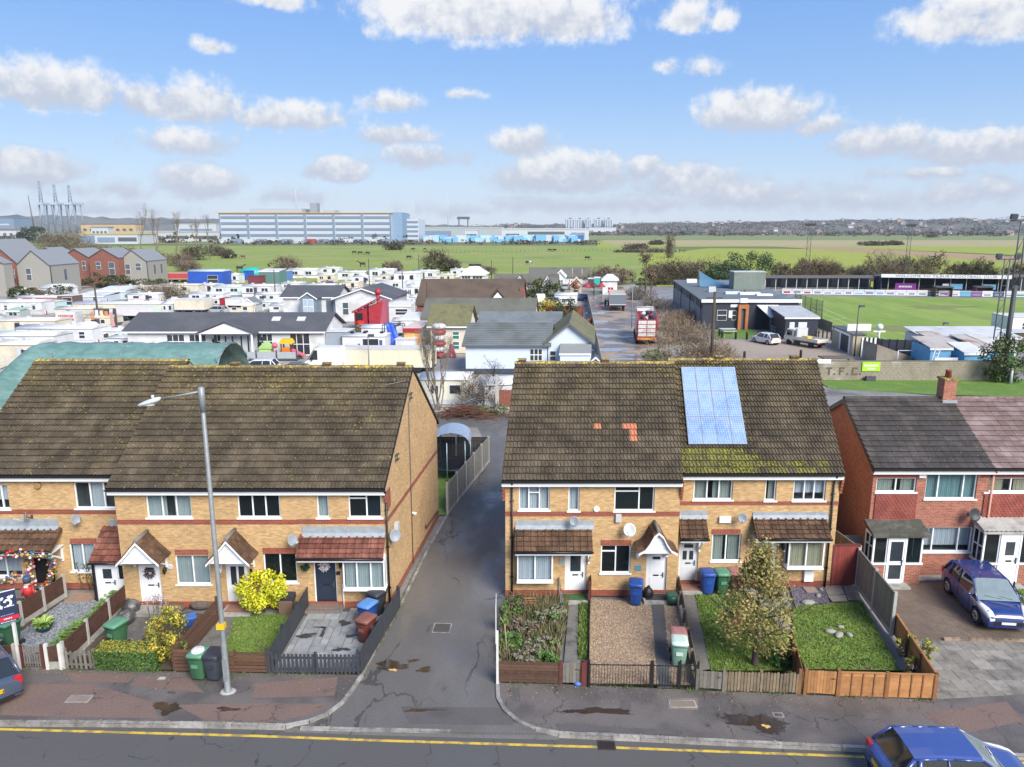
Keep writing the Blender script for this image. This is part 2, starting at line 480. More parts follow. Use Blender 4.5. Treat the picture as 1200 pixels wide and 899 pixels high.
def Jf():
 m=bpy.data.materials.new(Wa);m.use_nodes=True
 t=NT(m.node_tree);bs=t.n[Vq]
 tc=t.node(V8);x,y,z=t.sep(tc.outputs['Object'])
 gx=t.math('PINGPONG',t.math(Vd,x,.0525),.0525);gy=t.math('PINGPONG',t.math(Vd,y,.0525),.0525)
 ln=t.math('LESS_THAN',t.math('MINIMUM',gx,gy),.007)
 wn=t.node('ShaderNodeTexWhiteNoise');wn.noise_dimensions='2D'
 t.l.new(t.comb(t.math('FLOOR',t.math('DIVIDE',x,.105)),t.math('FLOOR',t.math('DIVIDE',y,.105)),0),wn.inputs[0])
 oi=t.node(V9)
 q=t.math(Vd,t.math(Va,wn.outputs[0],.65),t.math(Va,oi.outputs['Random'],.35))
 col=t.mix(q,(.09,.17,.38,1),(.19,.31,.55,1))
 n=t.noise(t.node(VE).outputs[Vv],.9,4.0)
 col=t.mix(t.math(Va,t.ramp(n,.35,.65),.5),col,(.33,.44,.62,1))
 col=t.mix(t.math(Va,ln,.7),col,(.50,.60,.75,1))
 t.l.new(col,bs.inputs[Vs]);bs.inputs[Vu].default_value=.25
 return m
def FJ(y0,z0,y1,z1):
 L=hypot(y1-y0,z1-z0)
 return L,atan2(z1-z0,y1-y0)
Fp={}
def FI(w,l,m,rolls=2):
 key=('r',round(w,4),round(l,4),m.name,rolls)
 if key in Fp:return Fp[key]
 FA=[]
 for k in ra(rolls):
  o=k/rolls
  for(a,h)in((.02,0),(.22,.0),(.34,.034),(.56,.034),(.68,.0)):
   FA.append(((o+a/rolls)*w,h))
 FA.append((w*1.0,.0))
 b=MB()
 n=len(FA)
 b.v=[(x,0,h+.084)for x,h in FA]+[(x,l,h+.006)for x,h in FA]+[(x,.0,h+.060)for x,h in FA]
 for i in ra(n-1):
  b.f.append((i,i+1,n+i+1,n+i));b.m.append(0)
  b.f.append((2*n+i,2*n+i+1,i+1,i));b.m.append(0)
 b.f.append((0,n,2*n));b.m.append(0);b.f.append((n-1,3*n-1,2*n-1));b.m.append(0)
 Fp[key]=b.mesh('roof_tile',m)
 return Fp[key]
def Jw(w,l,m):
 key=('f',round(w,4),round(l,4),m.name)
 if key in Fp:return Fp[key]
 b=MB();g=.006
 b.v=[(g,0,.060),(w-g,0,.060),(w-g,l,.008),(g,l,.008),(g,0,.044),(w-g,0,.044),(w-g,l,-.01),(g,l,-.01)]
 b.f=[(0,1,2,3),(4,5,1,0),(5,6,2,1),(7,4,0,3)];b.m=[0]*4
 Fp[key]=b.mesh('roof_tile',m)
 return Fp[key]
def Gr(parent,x0,x1,y0,z0,y1,z1,rows,cols,mesh_of,skew=.0,name='roof_tile',clip=None,jit=.004):
 L,ang=FJ(y0,z0,y1,z1)
 w=(x1-x0)/cols;g=L/rows
 for r in ra(rows):
  y=y0+(y1-y0)*r/rows;z=z0+(z1-z0)*r/rows
  for c in ra(cols):
   x=x0+w*c+skew*y
   me=mesh_of(c,r)
   if me is None or(clip and not clip(x+w/2,y)):continue
   Fq(name,me,parent,(x,y+RND.U(-jit,jit),z),(ang+RND.U(-.006,.006),RND.U(-.01,.01),RND.U(-.006,.006)))
class FR:
 def __init__(s,label,X0,Y0,W,D=9.8,ze=5.28,zr=9.25,yr=4.9,brick=None,group=None,ov=.3,cat='house',name='terraced_house',skew=K):
  s.X0,s.Y0,s.W,s.D,s.ze,s.zr,s.yr,s.ov,s.skew=X0,Y0,W,D,ze,zr,yr,ov,skew
  s.brick=brick or M_YB
  s.t=Fa(name,label,cat,(X0,Y0,0),0,group)
  s.holes=[]
 def at(s,px,py,dy=.0):
  p=A(px,py,s.Y0+dy)
  return p.x-s.X0,p.z
 def rect(s,r,dy=.0):
  xa,za=s.at((r[0]),(r[1]+r[3])/2,dy);xb,_=s.at(r[2],(r[1]+r[3])/2,dy)
  _,z1=s.at((r[0]+r[2])/2,r[1],dy);_,z0=s.at((r[0]+r[2])/2,r[3],dy)
  return xa,xb,z0,z1
 def hole(s,q):
  s.holes.append(q)
 def shell(s,left=False,right=False,plinth=True,back=True,bands=True,gable_brick=None,band_px=None,wall_top=None):
  W,D=s.W,s.D
  sl=(s.zr-s.ze)/(s.yr+s.ov)
  zw=s.ze+sl*s.ov-.06
  s.zw=zw
  xs=sorted(set([.0,W]+[min(max(v,0),W)for q in s.holes for v in q[:2]]))
  zs=sorted(set([.0,zw]+[min(max(v,0),zw)for q in s.holes for v in q[2:4]]))
  b=MB(s.skew)
  def HC(x,z):return any(q[0]<x<q[1]and q[2]<z<q[3]for q in s.holes)
  for i in ra(len(xs)-1):
   for j in ra(len(zs)-1):
    if xs[i+1]-xs[i]<1e-4 or zs[j+1]-zs[j]<1e-4 or HC((xs[i]+xs[i+1])/2,(zs[j]+zs[j+1])/2):continue
    b.face([(xs[i],0,zs[j]),(xs[i+1],0,zs[j]),(xs[i+1],0,zs[j+1]),(xs[i],0,zs[j+1])])
  for(xa,xb,za,zb)in[q[:4]for q in s.holes]:
   d=.11
   b.face([(xa,0,za),(xa,0,zb),(xa,d,zb),(xa,d,za)]);b.face([(xb,0,zb),(xb,0,za),(xb,d,za),(xb,d,zb)])
   b.face([(xa,0,zb),(xb,0,zb),(xb,d,zb),(xa,d,zb)]);b.face([(xb,0,za),(xa,0,za),(xa,d,za),(xb,d,za)])
   e=.7
   b.face([(xa,e,za),(xb,e,za),(xb,e,zb),(xa,e,zb)],1)
   b.face([(xa,d,za),(xa,d,zb),(xa,e,zb),(xa,e,za)],1);b.face([(xb,d,zb),(xb,d,za),(xb,e,za),(xb,e,zb)],1)
   b.face([(xa,d,zb),(xb,d,zb),(xb,e,zb),(xa,e,zb)],1);b.face([(xb,d,za),(xa,d,za),(xa,e,za),(xb,e,za)],1)
  side=lambda x:[(x,0,0),(x,D,0),(x,D,zw),(x,s.yr,s.zr-.05),(x,0,zw)]
  b.face(list(reversed(side(.0))));b.face(side(W))
  b.face([(W,D,0),(0,D,0),(0,D,zw),(W,D,zw)])
  s.wall=b.obj(VB,[s.brick,Js],s.t)
  if plinth:
   p=MB(s.skew);p.box(0,W,-.012,.0,0,.28)
   if right:p.box(W,W+.012,0,D,0,.32)
   if left:p.box(-.012,0,0,D,0,.32)
   p.obj('plinth',M_RB,s.t)
  if band_px:
   _,zb0=s.at(*band_px[:2]);_,zb1=s.at(band_px[0],band_px[2])
   p=MB(s.skew)
   p.box(0,W+(.014 if right else 0),-.014,-.001,zb0,zb1)
   if right:p.box(W+.001,W+.014,0,D,zb0,zb1)
   if left:p.box(-.014,-.001,0,D,zb0,zb1)
   p.obj('brick_band',M_RB,s.t)
  s.sl=sl
  r=MB(s.skew)
  x0,x1=(-.12 if left else 0),(W+.05 if right else W)
  s.rx0,s.rx1=x0,x1
  yb=2*s.yr+s.ov
  FA=[(-s.ov,s.ze),(s.yr,s.zr),(yb,s.ze),(yb,s.ze-.1),(s.yr,s.zr-.1),(-s.ov,s.ze-.1)]
  r.prism([(x0,y,z)for y,z in FA],(x1-x0,0,0))
  s.roof=r.obj(Vw,mat('roof_felt',(.012,.011,.010),.95),s.t,fix=True)
  f=MB(s.skew);f.box(x0,x1,-s.ov+.05,-s.ov+.075,s.ze-.26,s.ze-.05);f.box(x0,x1,-s.ov+.075,0,s.ze-.24,s.ze-.22)
  f.obj('fascia',Hy,s.t)
  g=MB(s.skew)
  n=6
  Fm=lambda x:[(x,-s.ov-.02-.055*cos(a)+.0,s.ze-.02-.06*sin(a))for a in[pi*i/n for i in ra(n+1)]]
  g.loft([Fm(x0-.02),Fm(x1+.02)],close=False,caps=False)
  g.box(x0-.02,x1+.02,-s.ov-.08,-s.ov-.07,s.ze-.05,s.ze+.005)
  g.obj('gutter',Gw,s.t)
  return s
 def tiles(s,m,rows=20,cols=12,special=None,flat=False):
  L,ang=FJ(-s.ov,s.ze,s.yr,s.zr)
  x0,x1=s.rx0,s.rx1
  w=(x1-x0)/cols;l=L/rows+.05
  mk=Jw if flat else FI
  base=mk(w,l,m)
  fn=(lambda c,r:special(c,r,w,l)or base)if special else(lambda c,r:base)
  Gr(s.roof,x0,x1,-s.ov,s.ze+.02,s.yr,s.zr+.02,rows,cols,fn,s.skew)
 def ridge(s,m=None,vents=()):
  m=m or G9
  n=max(1,round((s.rx1-s.rx0)/.45));w=(s.rx1-s.rx0)/n
  b=MB()
  Fm=lambda x,q:[(x,-.13*q*cos(a),.10*q*sin(a))for a in[pi*i/6 for i in ra(7)]]
  b.loft([Fm(0,1.0),Fm(w-.012,1.04),Fm(w-.012,.9)],close=False,caps=False)
  me=b.mesh('ridge_tile',m)
  for i in ra(n):
   Fq('ridge_tile',me,s.roof,(s.rx0+w*i+s.skew*s.yr,s.yr,s.zr+.01+RND.U(-.006,.006)),(0,0,RND.U(-.01,.01)))
  for px in vents:
   x=A(px,426,s.Y0+s.yr).x-s.X0
   v=MB();v.box(x-.18,x+.18,s.yr-.13,s.yr+.13,s.zr+.08,s.zr+.19,0,1);v.box(x-.2,x+.2,s.yr-.15,s.yr+.15,s.zr+.19,s.zr+.23,1)
   v.obj('ridge_vent',[mat('vent_brown',(.10,.05,.04),.8),G9],s.roof)
 def window(s,r,cols,dress=None,dress_m=None,recess=.07,hole=True,head=None,dark=False,frame=.055,sill=True,label=None):
  xa,xb,za,zb=s.rect(r)
  if hole:s.hole((xa,xb,za,zb))
  return GA(s.t,xa,xb,za,zb,recess,cols,dress,dark,frame,sill,label)if not hole else s._later(GA,xa,xb,za,zb,recess,cols,dress,dark,frame,sill,label)
 def _later(s,fn,*a):
  return fn(s.t,*a)
 def head(s,r):
  xa,xb,za,zb=s.rect(r)
  MB().box(xa,xb,-.014,.0,za,zb).obj('brick_lintel',Je,s.t)
 def door(s,r,m,recess=.07,style='panel',label=None,frame_m=None,hole=True):
  xa,xb,za,zb=s.rect(r)
  za=max(za,.12)
  if hole:s.hole((xa,xb,za,zb))
  return Gq(s.t,xa,xb,za,zb,recess,m,style,label,frame_m or Fo)
 def pipe(s,px0,py0,px1,py1,m=None,r=.04):
  x0,z0=s.at(px0,py0);x1,z1=s.at(px1,py1)
  b=MB();b.tube((x1,-.07,.02),(x1,-.07,s.ze-.35),r,n=8);b.tube((x1,-.07,s.ze-.36),(x1,-s.ov-.02,s.ze-.06),r,n=8)
  for z in(.9,2.7,4.3):b.box(x1-.07,x1+.07,-.09,0,z,z+.05)
  b.obj('downpipe',m or Gw,s.t)
WR=Rn(23)
def F5(xa,xb,za,zb,y,folds=None,amp=.018):
 n=max(4,int((xb-xa)/.05))*2
 b=MB();top=[];bot=[]
 for i in ra(n+1):
  x=xa+(xb-xa)*i/n;yy=y+amp*sin(i*1.9)+amp*.5*sin(i*.7)
  top.append((x,yy,zb));bot.append((x,yy,za))
 b.loft([bot,top],close=False,caps=False)
 return b
def GA(parent,xa,xb,za,zb,y,cols,dress,dark,fr,sill,label,name='window',skewless=True):
 b=MB()
 d0,d1=y,y+.07
 b.box(xa,xb,d0,d1,zb-fr,zb);b.box(xa,xb,d0,d1,za,za+fr)
 b.box(xa,xa+fr,d0+.001,d1,za+fr,zb-fr);b.box(xb-fr,xb,d0+.001,d1,za+fr,zb-fr)
 w=xb-xa-2*fr;x=xa+fr
 lights=[]
 for i,(sh,top)in en(cols):
  x2=x+w*sh
  l0,l1=x+(fr*.5 if i else 0),x2-(fr*.5 if i<len(cols)-1 else 0)
  if i:b.box(x-fr*.5,x+fr*.5,d0-.006,d1,za+fr,zb-fr)
  if top:
   zt=zb-fr-(zb-za-2*fr)*top
   b.box(l0,l1,d0-.004,d1,zt-fr*.5,zt+fr*.5)
   lights+=[(l0,l1,za+fr,zt-fr*.5,i),(l0,l1,zt+fr*.5,zb-fr,i)]
  else:
   lights.append((l0,l1,za+fr,zb-fr,i))
  x=x2
 win=b.obj(name,Fo,parent)
 if label:win[VD]=label
 for(l0,l1,z0,z1,i)in lights:
  p=MB();p.box(l0,l1,d0+.03,d0+.042,z0,z1)
  p.obj(Vx,Gm if dark else G7,win)
 if dress:
  ds=dress if isinstance(dress,list)else[dress]
  if not isinstance(dress,list):
   q=WR.random()
   if q<.45:spans=[(xa+.03,xb-.03,za+.03)]
   elif q<.75:g_=WR.U(.12,.25)*(xb-xa);m_=(xa+xb)/2+WR.U(-.1,.1);spans=[(xa+.03,m_-g_/2,za+.03),(m_+g_/2,xb-.03,za+.03)]
   else:spans=[(xa+.03,xb-.03,za+(zb-za)*WR.U(.15,.35))]
   for(s0,s1,s2)in spans:F5(s0,s1,s2,zb-.03,y+.13,amp=.02 if dress is not F3 else .012).obj('curtain',dress,win)
  else:
   x=xa+fr
   for(sh,top),dm in zip(cols,ds):
    if dm is not None:
     F5(x+.01,x+w*sh-.01,za+.03,zb-.03,y+.13).obj('curtain',dm,win)
    x+=w*sh
 if sill:
  q=MB();q.box(xa-.06,xb+.06,min(-.06,y-.12),d0,za-.05,za+.012)
  q.obj('sill',M_UPS,win)
 return win
def Gq(parent,xa,xb,za,zb,y,m,style,label,frame_m):
 fr=.055
 f=MB();f.box(xa,xa+fr,y,y+.07,za,zb);f.box(xb-fr,xb,y,y+.07,za,zb);f.box(xa+fr,xb-fr,y,y+.07,zb-fr,zb)
 f.box(xa+fr,xb-fr,y-.03,y+.07,za-.04,za)
 fo=f.obj('door_frame',frame_m,parent)
 l0,l1,z0,z1=xa+fr+.008,xb-fr-.008,za+.004,zb-fr-.008
 b=MB();b.box(l0,l1,y+.015,y+.06,z0,z1)
 H,Wd=z1-z0,l1-l0
 def FX(u0,u1,v0,v1,t=.012):
  b.box(l0+Wd*u0,l0+Wd*u1,y+.015-t,y+.015,z0+H*v0,z0+H*v1)
 glass=[]
 if style=='panel':FX(.12,.46,.08,.40);FX(.54,.88,.08,.40);FX(.12,.46,.50,.76);FX(.54,.88,.50,.76);glass=[(.18,.82,.85,.94)]
 elif style=='plain':FX(.14,.86,.07,.42);FX(.14,.86,.52,.80);glass=[(.28,.72,.87,.94)]
 elif style=='oval':FX(.14,.86,.06,.42);glass=[(.22,.78,.55,.94)]
 elif style=='twin':FX(.14,.86,.06,.36);glass=[(.16,.44,.46,.93),(.56,.84,.46,.93)]
 elif style=='sun':FX(.12,.88,.05,.36);glass=[(.16,.40,.55,.78),(.56,.80,.55,.78),(.22,.78,.86,.95)]
 elif style=='half':FX(.15,.85,.06,.38);glass=[(.25,.75,.58,.86)]
 elif style=='full':glass=[(.10,.90,.08,.42),(.10,.90,.50,.95)]
 d=b.obj('door',m,parent)
 if label:d[VD]=label
 for(u0,u1,v0,v1)in glass:
  g=MB();g.box(l0+Wd*u0,l0+Wd*u1,y+.002,y+.014,z0+H*v0,z0+H*v1)
  g.obj(Vx,Fv['door_glass'],d)
 if style!='full':
  bx('letterbox',Fl,d,l0+Wd*.34,l0+Wd*.66,y-.004,y+.014,z0+H*.44,z0+H*.472)
 h=MB();h.tube((l0+Wd*.90,y-.03,z0+H*.47),(l0+Wd*.76,y-.03,z0+H*.47),.012,n=6);h.box(l0+Wd*.875,l0+Wd*.925,y-.03,y+.015,z0+H*.40,z0+H*.53)
 h.obj('handle',Fg,d)
 return d
mat('door_glass',(.035,.045,.055),.08,spec=.8)
def FK(s,r_tiles,r_flash,tile_m,proj,rows,cols,fascia=True,brackets=(),label=None,y_in=.0):
 x0,_=s.at(r_tiles[0],(r_tiles[1]+r_tiles[3])/2,-proj*.5);x1,_=s.at(r_tiles[2],(r_tiles[1]+r_tiles[3])/2,-proj*.5)
 _,zt=s.at(r_tiles[0],r_tiles[1],0);_,zb=s.at(r_tiles[0],r_tiles[3],-proj)
 b=MB();b.prism([(x0,-proj,zb),(x0,y_in,zt),(x0,y_in,zt-.12),(x0,-proj,zb-.1)],(x1-x0,0,0),0)
 c=b.obj('canopy',tile_m,s.t)
 if label:c[VD]=label
 w=(x1-x0)/cols;L,ang=FJ(-proj,zb,0,zt)
 me=FI(w,L/rows+.06,tile_m,rolls=1)
 Gr(c,x0,x1,-proj,zb+.01,0,zt+.01,rows,cols,lambda a,q:me)
 if fascia:
  f=MB();f.box(x0+.02,x1-.02,-proj+.03,-proj+.06,zb-.17,zb-.01);f.box(x0+.02,x1-.02,-proj+.06,0,zb-.13,zb-.11)
  f.obj('canopy_fascia',Hy,c)
 g=MB();g.tube((x0-.03,-proj-.03,zb-.02),(x1+.03,-proj-.03,zb-.02),.045,n=8);g.obj('canopy_gutter',Gw,c)
 if r_flash:
  _,zf=s.at(r_flash[0],r_flash[1],0)
  xf0,_=s.at(r_flash[0],r_flash[1],0);xf1,_=s.at(r_flash[2],r_flash[1],0)
  q=MB();q.box(xf0,xf1,-.03,0,zt-.02,zf);q.prism([(xf0,-.03,zt+.1),(xf0,-.16,zt-.02),(xf0,-.16,zt-.04),(xf0,-.03,zt+.0)],(xf1-xf0,0,0))
  q.obj('flashing',HB,c)
 for px in brackets:
  xb,_=s.at(px,r_tiles[3],-proj*.4)
  k=MB();k.box(xb-.04,xb+.04,-.07,0,zb-.85,zb-.12);k.box(xb-.04,xb+.04,-proj+.06,-.02,zb-.22,zb-.13)
  k.prism([(xb-.035,-.06,zb-.78),(xb-.035,-proj+.12,zb-.22),(xb-.035,-proj+.22,zb-.22),(xb-.035,-.06,zb-.68)],(.07,0,0))
  k.obj('bracket',Fo,c)
 return c,x0,x1,zb,zt
def Gk(s,r,proj,dress,n=3,side=True):
 xa,xb,za,zb=s.rect(r,-proj)
 b=MB();b.box(xa-.02,xb+.02,-proj-.03,-.001,za-.1,za-.02);b.box(xa,xb,-proj+.01,-.001,zb,zb+.06)
 b.box(xa,xb,-.03,-.01,za-.02,zb,1)
 bay=b.obj('bay_window',[Fo,Js],s.t)
 f=MB();fr=.06
 f.box(xa,xb,-proj,-proj+.07,zb-fr,zb);f.box(xa,xb,-proj,-proj+.07,za-.02,za+fr)
 w=(xb-xa)/n
 for i in ra(n+1):
  c=min(max(xa+w*i,xa+fr/2),xb-fr/2);f.box(c-fr/2,c+fr/2,-proj-.002,-proj+.068,za+fr,zb-fr)
 for x in(xa,xb-fr):
  f.box(x,x+fr,-.08,-.001,za-.02,zb);f.box(x,x+fr,-proj+.07,-.08,zb-fr,zb);f.box(x,x+fr,-proj+.07,-.08,za-.02,za+fr)
 f.obj('bay_frame',Fo,bay)
 for i in ra(n):
  bx(Vx,G7,bay,xa+w*i+fr/2,xa+w*(i+1)-fr/2,-proj+.03,-proj+.042,za+fr,zb-fr)
 for x in(xa+.02,xb-.032):
  bx(Vx,G7,bay,x,x+.012,-proj+.07,-.08,za+fr,zb-fr)
 if dress:F5(xa+.08,xb-.08,za+.04,zb-.04,-proj+.13).obj('curtain',dress,bay)
 return bay
def GI(s,px,py,m,r=.3,yaw=.3,tilt=.25,label=None):
 p=A(px,py,s.Y0-.35)
 t=Fa('satellite_dish',label or 'grey satellite dish fixed to the brick wall','satellite dish',(p.x,s.Y0,p.z),0,None)
 b=MB()
 q=Euler((pi/2-tilt,0,yaw)).to_matrix()
 n=14;rings=[]
 for(rr,h)in((.02,.0),(.5,-.02),(.85,-.055),(1.0,-.085),(1.02,-.10),(.84,-.085),(.48,-.05),(.02,-.03)):
  rings.append([tuple(Ve((0,-.35,0))+q@Ve((r*rr*cos(2*pi*i/n),r*1.1*rr*sin(2*pi*i/n),-h*r/.3*1.0)))for i in ra(n)])
 b.loft(rings);b.obj('dish',m,t,smooth=True)
 a=MB();a.tube((0,-.32,0),(0,-.15,-.12),.02,n=6);a.tube((0,-.15,-.12),(0,0,-.12),.02,n=6);a.cbox((0,-.01,-.12),(.1,.02,.18))
 a.obj('wall_arm',Fg,t)
 f=MB();tip=Ve((0,-.35,0))+q@Ve((0,-r*.3,.42));lo=Ve((0,-.35,0))+q@Ve((0,-r*1.0,.03))
 f.tube(lo,tip,.012,n=6);f.cbox(tip,(.06,.1,.06));f.obj('receiver',Fe,t)
 return t
def Gd(s,px0,px1,py_apex,py_eave,depth,door_r=None,tile_m=None,drop=.0,swept=False,label=None):
 xa,ze=s.at(px0,py_eave,-depth);xb,_=s.at(px1,py_eave,-depth);xm=(xa+xb)/2
 _,za=s.at((px0+px1)/2,py_apex,-depth)
 h=za-ze;w=(xb-xa)/2
 b=MB()
 nb=5
 for i in ra(nb):
  z0=ze+h*i/nb;z1=ze+h*(i+1)/nb
  k0,k1=w*(1-i/nb)*.92,w*(1-(i+1)/nb)*.92
  b.prism([(xm-k0,-depth+.05,z0),(xm+k0,-depth+.05,z0),(xm+max(k1,.01),-depth+.07,z1),(xm-max(k1,.01),-depth+.07,z1)],(0,.03,0))
 b.box(xm-w*.95,xm+w*.95,-depth+.03,0,ze-.05,ze)
 po=b.obj('porch',Fh,s.t)
 if label:po[VD]=label
 FA=[(0,h),(w*.35,h*.66),(w*.7,h*.3),(w*1.12,-.06)]if not swept else[(0,h),(w*.3,h*.80),(w*.55,h*.42),(w*.82,h*.13),(w*1.2,-.02)]
 n_d=max(2,round(depth/.2));
 r=MB()
 for sg in(-1,1):
  pts=[(xm+sg*x,z)for x,z in FA]
  for i in ra(len(pts)-1):
   (xa_,z0),(xb_,z1)=pts[i],pts[i+1]
   r.prism([(xa_,-depth-.06,ze+z0),(xb_,-depth-.06,ze+z1),(xb_,-depth-.06,ze+z1+.05),(xa_,-depth-.06,ze+z0+.05)],(0,depth+.06,0))
 rf=r.obj(V1,tile_m,po,fix=True)
 v=MB()
 for sg in(-1,1):
  pts=[(xm+sg*x,z)for x,z in FA]
  for i in ra(len(pts)-1):
   (xa_,z0),(xb_,z1)=pts[i],pts[i+1]
   v.prism([(xa_,-depth-.085,ze+z0-.08),(xb_,-depth-.085,ze+z1-.08),(xb_,-depth-.085,ze+z1+.02),(xa_,-depth-.085,ze+z0+.02)],(0,.022,0))
  xk=xm+sg*w*.86
  v.box(xk-.035,xk+.035,-.08,-.002,ze-.62,ze-.05);v.prism([(xk-.03,-.06,ze-.55),(xk-.03,-depth+.12,ze-.05),(xk-.03,-depth+.2,ze-.05),(xk-.03,-.06,ze-.47)],(.06,0,0))
 v.obj('barge_board',Fo,po)
 for sg in(-1,1):
  pts=[(xm+sg*x,z)for x,z in FA]
  for i in ra(len(pts)-1):
   (x0,z0),(x1,z1)=pts[i],pts[i+1]
   rows=max(1,round(hypot(x1-x0,z1-z0)/.2));cols=n_d
   for a in ra(rows):
    f0,f1=a/rows,(a+1.12)/rows
    p0=Ve((x0+(x1-x0)*f0,0,ze+z0+(z1-z0)*f0+.055));p1=Ve((x0+(x1-x0)*f1,0,ze+z0+(z1-z0)*f1+.07))
    for c in ra(cols):
     ya=-depth-.07+(depth+.07)*c/cols;yb=ya+(depth+.07)/cols-.012
     t=MB();t.prism([(p0.x,ya,p0.z),(p1.x,ya,p1.z),(p1.x,ya,p1.z+.025),(p0.x,ya,p0.z+.02)],(0,yb-ya,0))
     t.obj('porch_tile',tile_m,po)
 rg=MB();rg.tube((xm,-depth-.08,ze+h+.07),(xm,0,ze+h+.07),.075,n=8);rg.obj('porch_ridge',mat('grey_ridge',(.19,.18,.17),.8,var=.2,scale=9),po)
 return po,xm,ze,za
 # the terraces
TRI=[(.34,0),(.33,0),(.33,0)]
TWO=[(.5,0),(.5,0)]
GT='yellow brick terraced houses along the street'
YA=29.95
A1=FR('yellow brick terraced house at the far left, its door hung with Christmas garlands',-23.25,YA,3.66,group=GT)
A1.window((-14,568,10,597),TRI,FL)
A1.window((-30,648,25,676),TRI,FL)
A1.door((40,650,64,690),Fl,style='plain',label='black front door',frame_m=Fl)
A1.shell(band_px=(20,597,602.5)).tiles(Gs);A1.ridge()
FK(A1,(-40,619,66,647),(-40,608,68,619),FP,1.0,4,14,brackets=(66,))
A2=FR('yellow brick terraced house with a red tiled lean-to porch and a for-sale board in front',-19.59,YA,3.66,group=GT)
A2.window((87,565,139,596),TRI,[None,FL,None],dark=False)
A2.window((82,637,112,670),TWO,[FL,FL]);A2.head((82,631,113,637))
A2.shell(band_px=(100,597,602.5)).tiles(Gs);A2.ridge()
def HI(s):
 yf=-1.05
 xa,_=s.at(112,680,yf);xb,_=s.at(150,680,yf)
 _,z1=s.at(125,656,yf);_,zt=s.at(125,617,0)
 b=MB();b.box(xa,xb,yf,-.002,0,z1-.02);p=b.obj('lean_to_porch',Fh,s.t)
 d=Gq(p,xa+.12,xa+.98,.14,z1-.12,yf-.05,FV,'half',None,Fo)
 bx(Vx,Gm,p,xa+1.02,xa+1.28,yf-.014,yf-.002,1.0,z1-.25)
 bx('corner_post',Fl,p,xa-.07,xa+.03,yf-.07,yf+.05,0,z1-.02)
 x0,_=s.at(106,640,yf);x1,_=s.at(147,640,-.4)
 r=MB();r.prism([(x0,yf-.25,z1-.02),(x0,0,zt),(x0,0,zt-.1),(x0,yf-.25,z1-.1)],(x1-x0+.12,0,0));ro=r.obj(V1,GD,p)
 L,ang=FJ(yf-.25,z1,0,zt);me=FI((x1-x0+.12)/6,L/6+.06,GD,rolls=1)
 Gr(ro,x0,x1+.12,yf-.25,z1,0,zt+.01,6,6,lambda c,q:me)
 g=MB();g.tube((x0-.02,yf-.29,z1-.05),(x1+.12,yf-.29,z1-.05),.05,n=8);g.obj('gutter',Gw,p)
 bx('flashing',HB,p,x0+.3,x1+.1,-.03,-.002,zt,zt+.3)
HI(A2)
YB=28.31
WB=3.64
B1=FR('yellow brick terraced house with a wreath on its white door under a gabled hood',-16.02,YB,WB,group=GT)
B1.window((171,577,224,607),TRI,F3)
B1.window((206,651,246,685),TWO,F3);B1.head((205,644,244,650))
B1.door((163,662,189,706),FV,style='plain')
B1.shell(left=True,band_px=(200,609,614.5)).tiles(Gs);B1.ridge()
Gd(B1,139,184,636,660,1.0,tile_m=FP)
B2=FR('yellow brick terraced house behind the lamp post, white door with twin glass strips',-16.02+WB,YB,WB,group=GT)
B2.window((278,576,328,607),TRI,[None,None,None],dark=True)
B2.window((309,648,348,683),TWO,[None,None],dark=True);B2.head((308,642,347,649))
B2.door((265,660,292,707),FV,style='twin')
B2.shell(band_px=(300,609,614.5)).tiles(Gs);B2.ridge(vents=(276,))
Gd(B2,244,290,634,660,1.0,tile_m=FP)
B3=FR('yellow brick end house with navy door, red tiled canopy and blank lane-side wall',-16.02+2*WB,YB,WB,group=GT)
B3.window((371,575,385,607),[(1,0)],F3)
B3.window((408,574,447,607),[(.55,.3),(.45,0)],[None,F3],dark=True)
B3.door((368,658,395,708),JX,style='plain',label='navy front door')
B3.shell(right=True,band_px=(400,608.5,614)).tiles(Gs);B3.ridge(vents=(383,470))
cB3=FK(B3,(349,627,450,655),(354,617,451,627),GD,.75,5,11)
Gk(B3,(402,658,451,690),.5,F3)
B3.pipe(462,580,457,700)
def GY(s,x,sgn):
 b=MB(s.skew)
 for i in ra(5):
  b.box(x-(.11 if sgn<0 else 0),x+(.11 if sgn>0 else 0),-.02-.05*i,.35,s.ze-.95+.17*i,s.ze-.78+.17*i-.001)
 b.obj('brick_corbel',M_RB,s.t)
GY(B3,WB+.001,1)
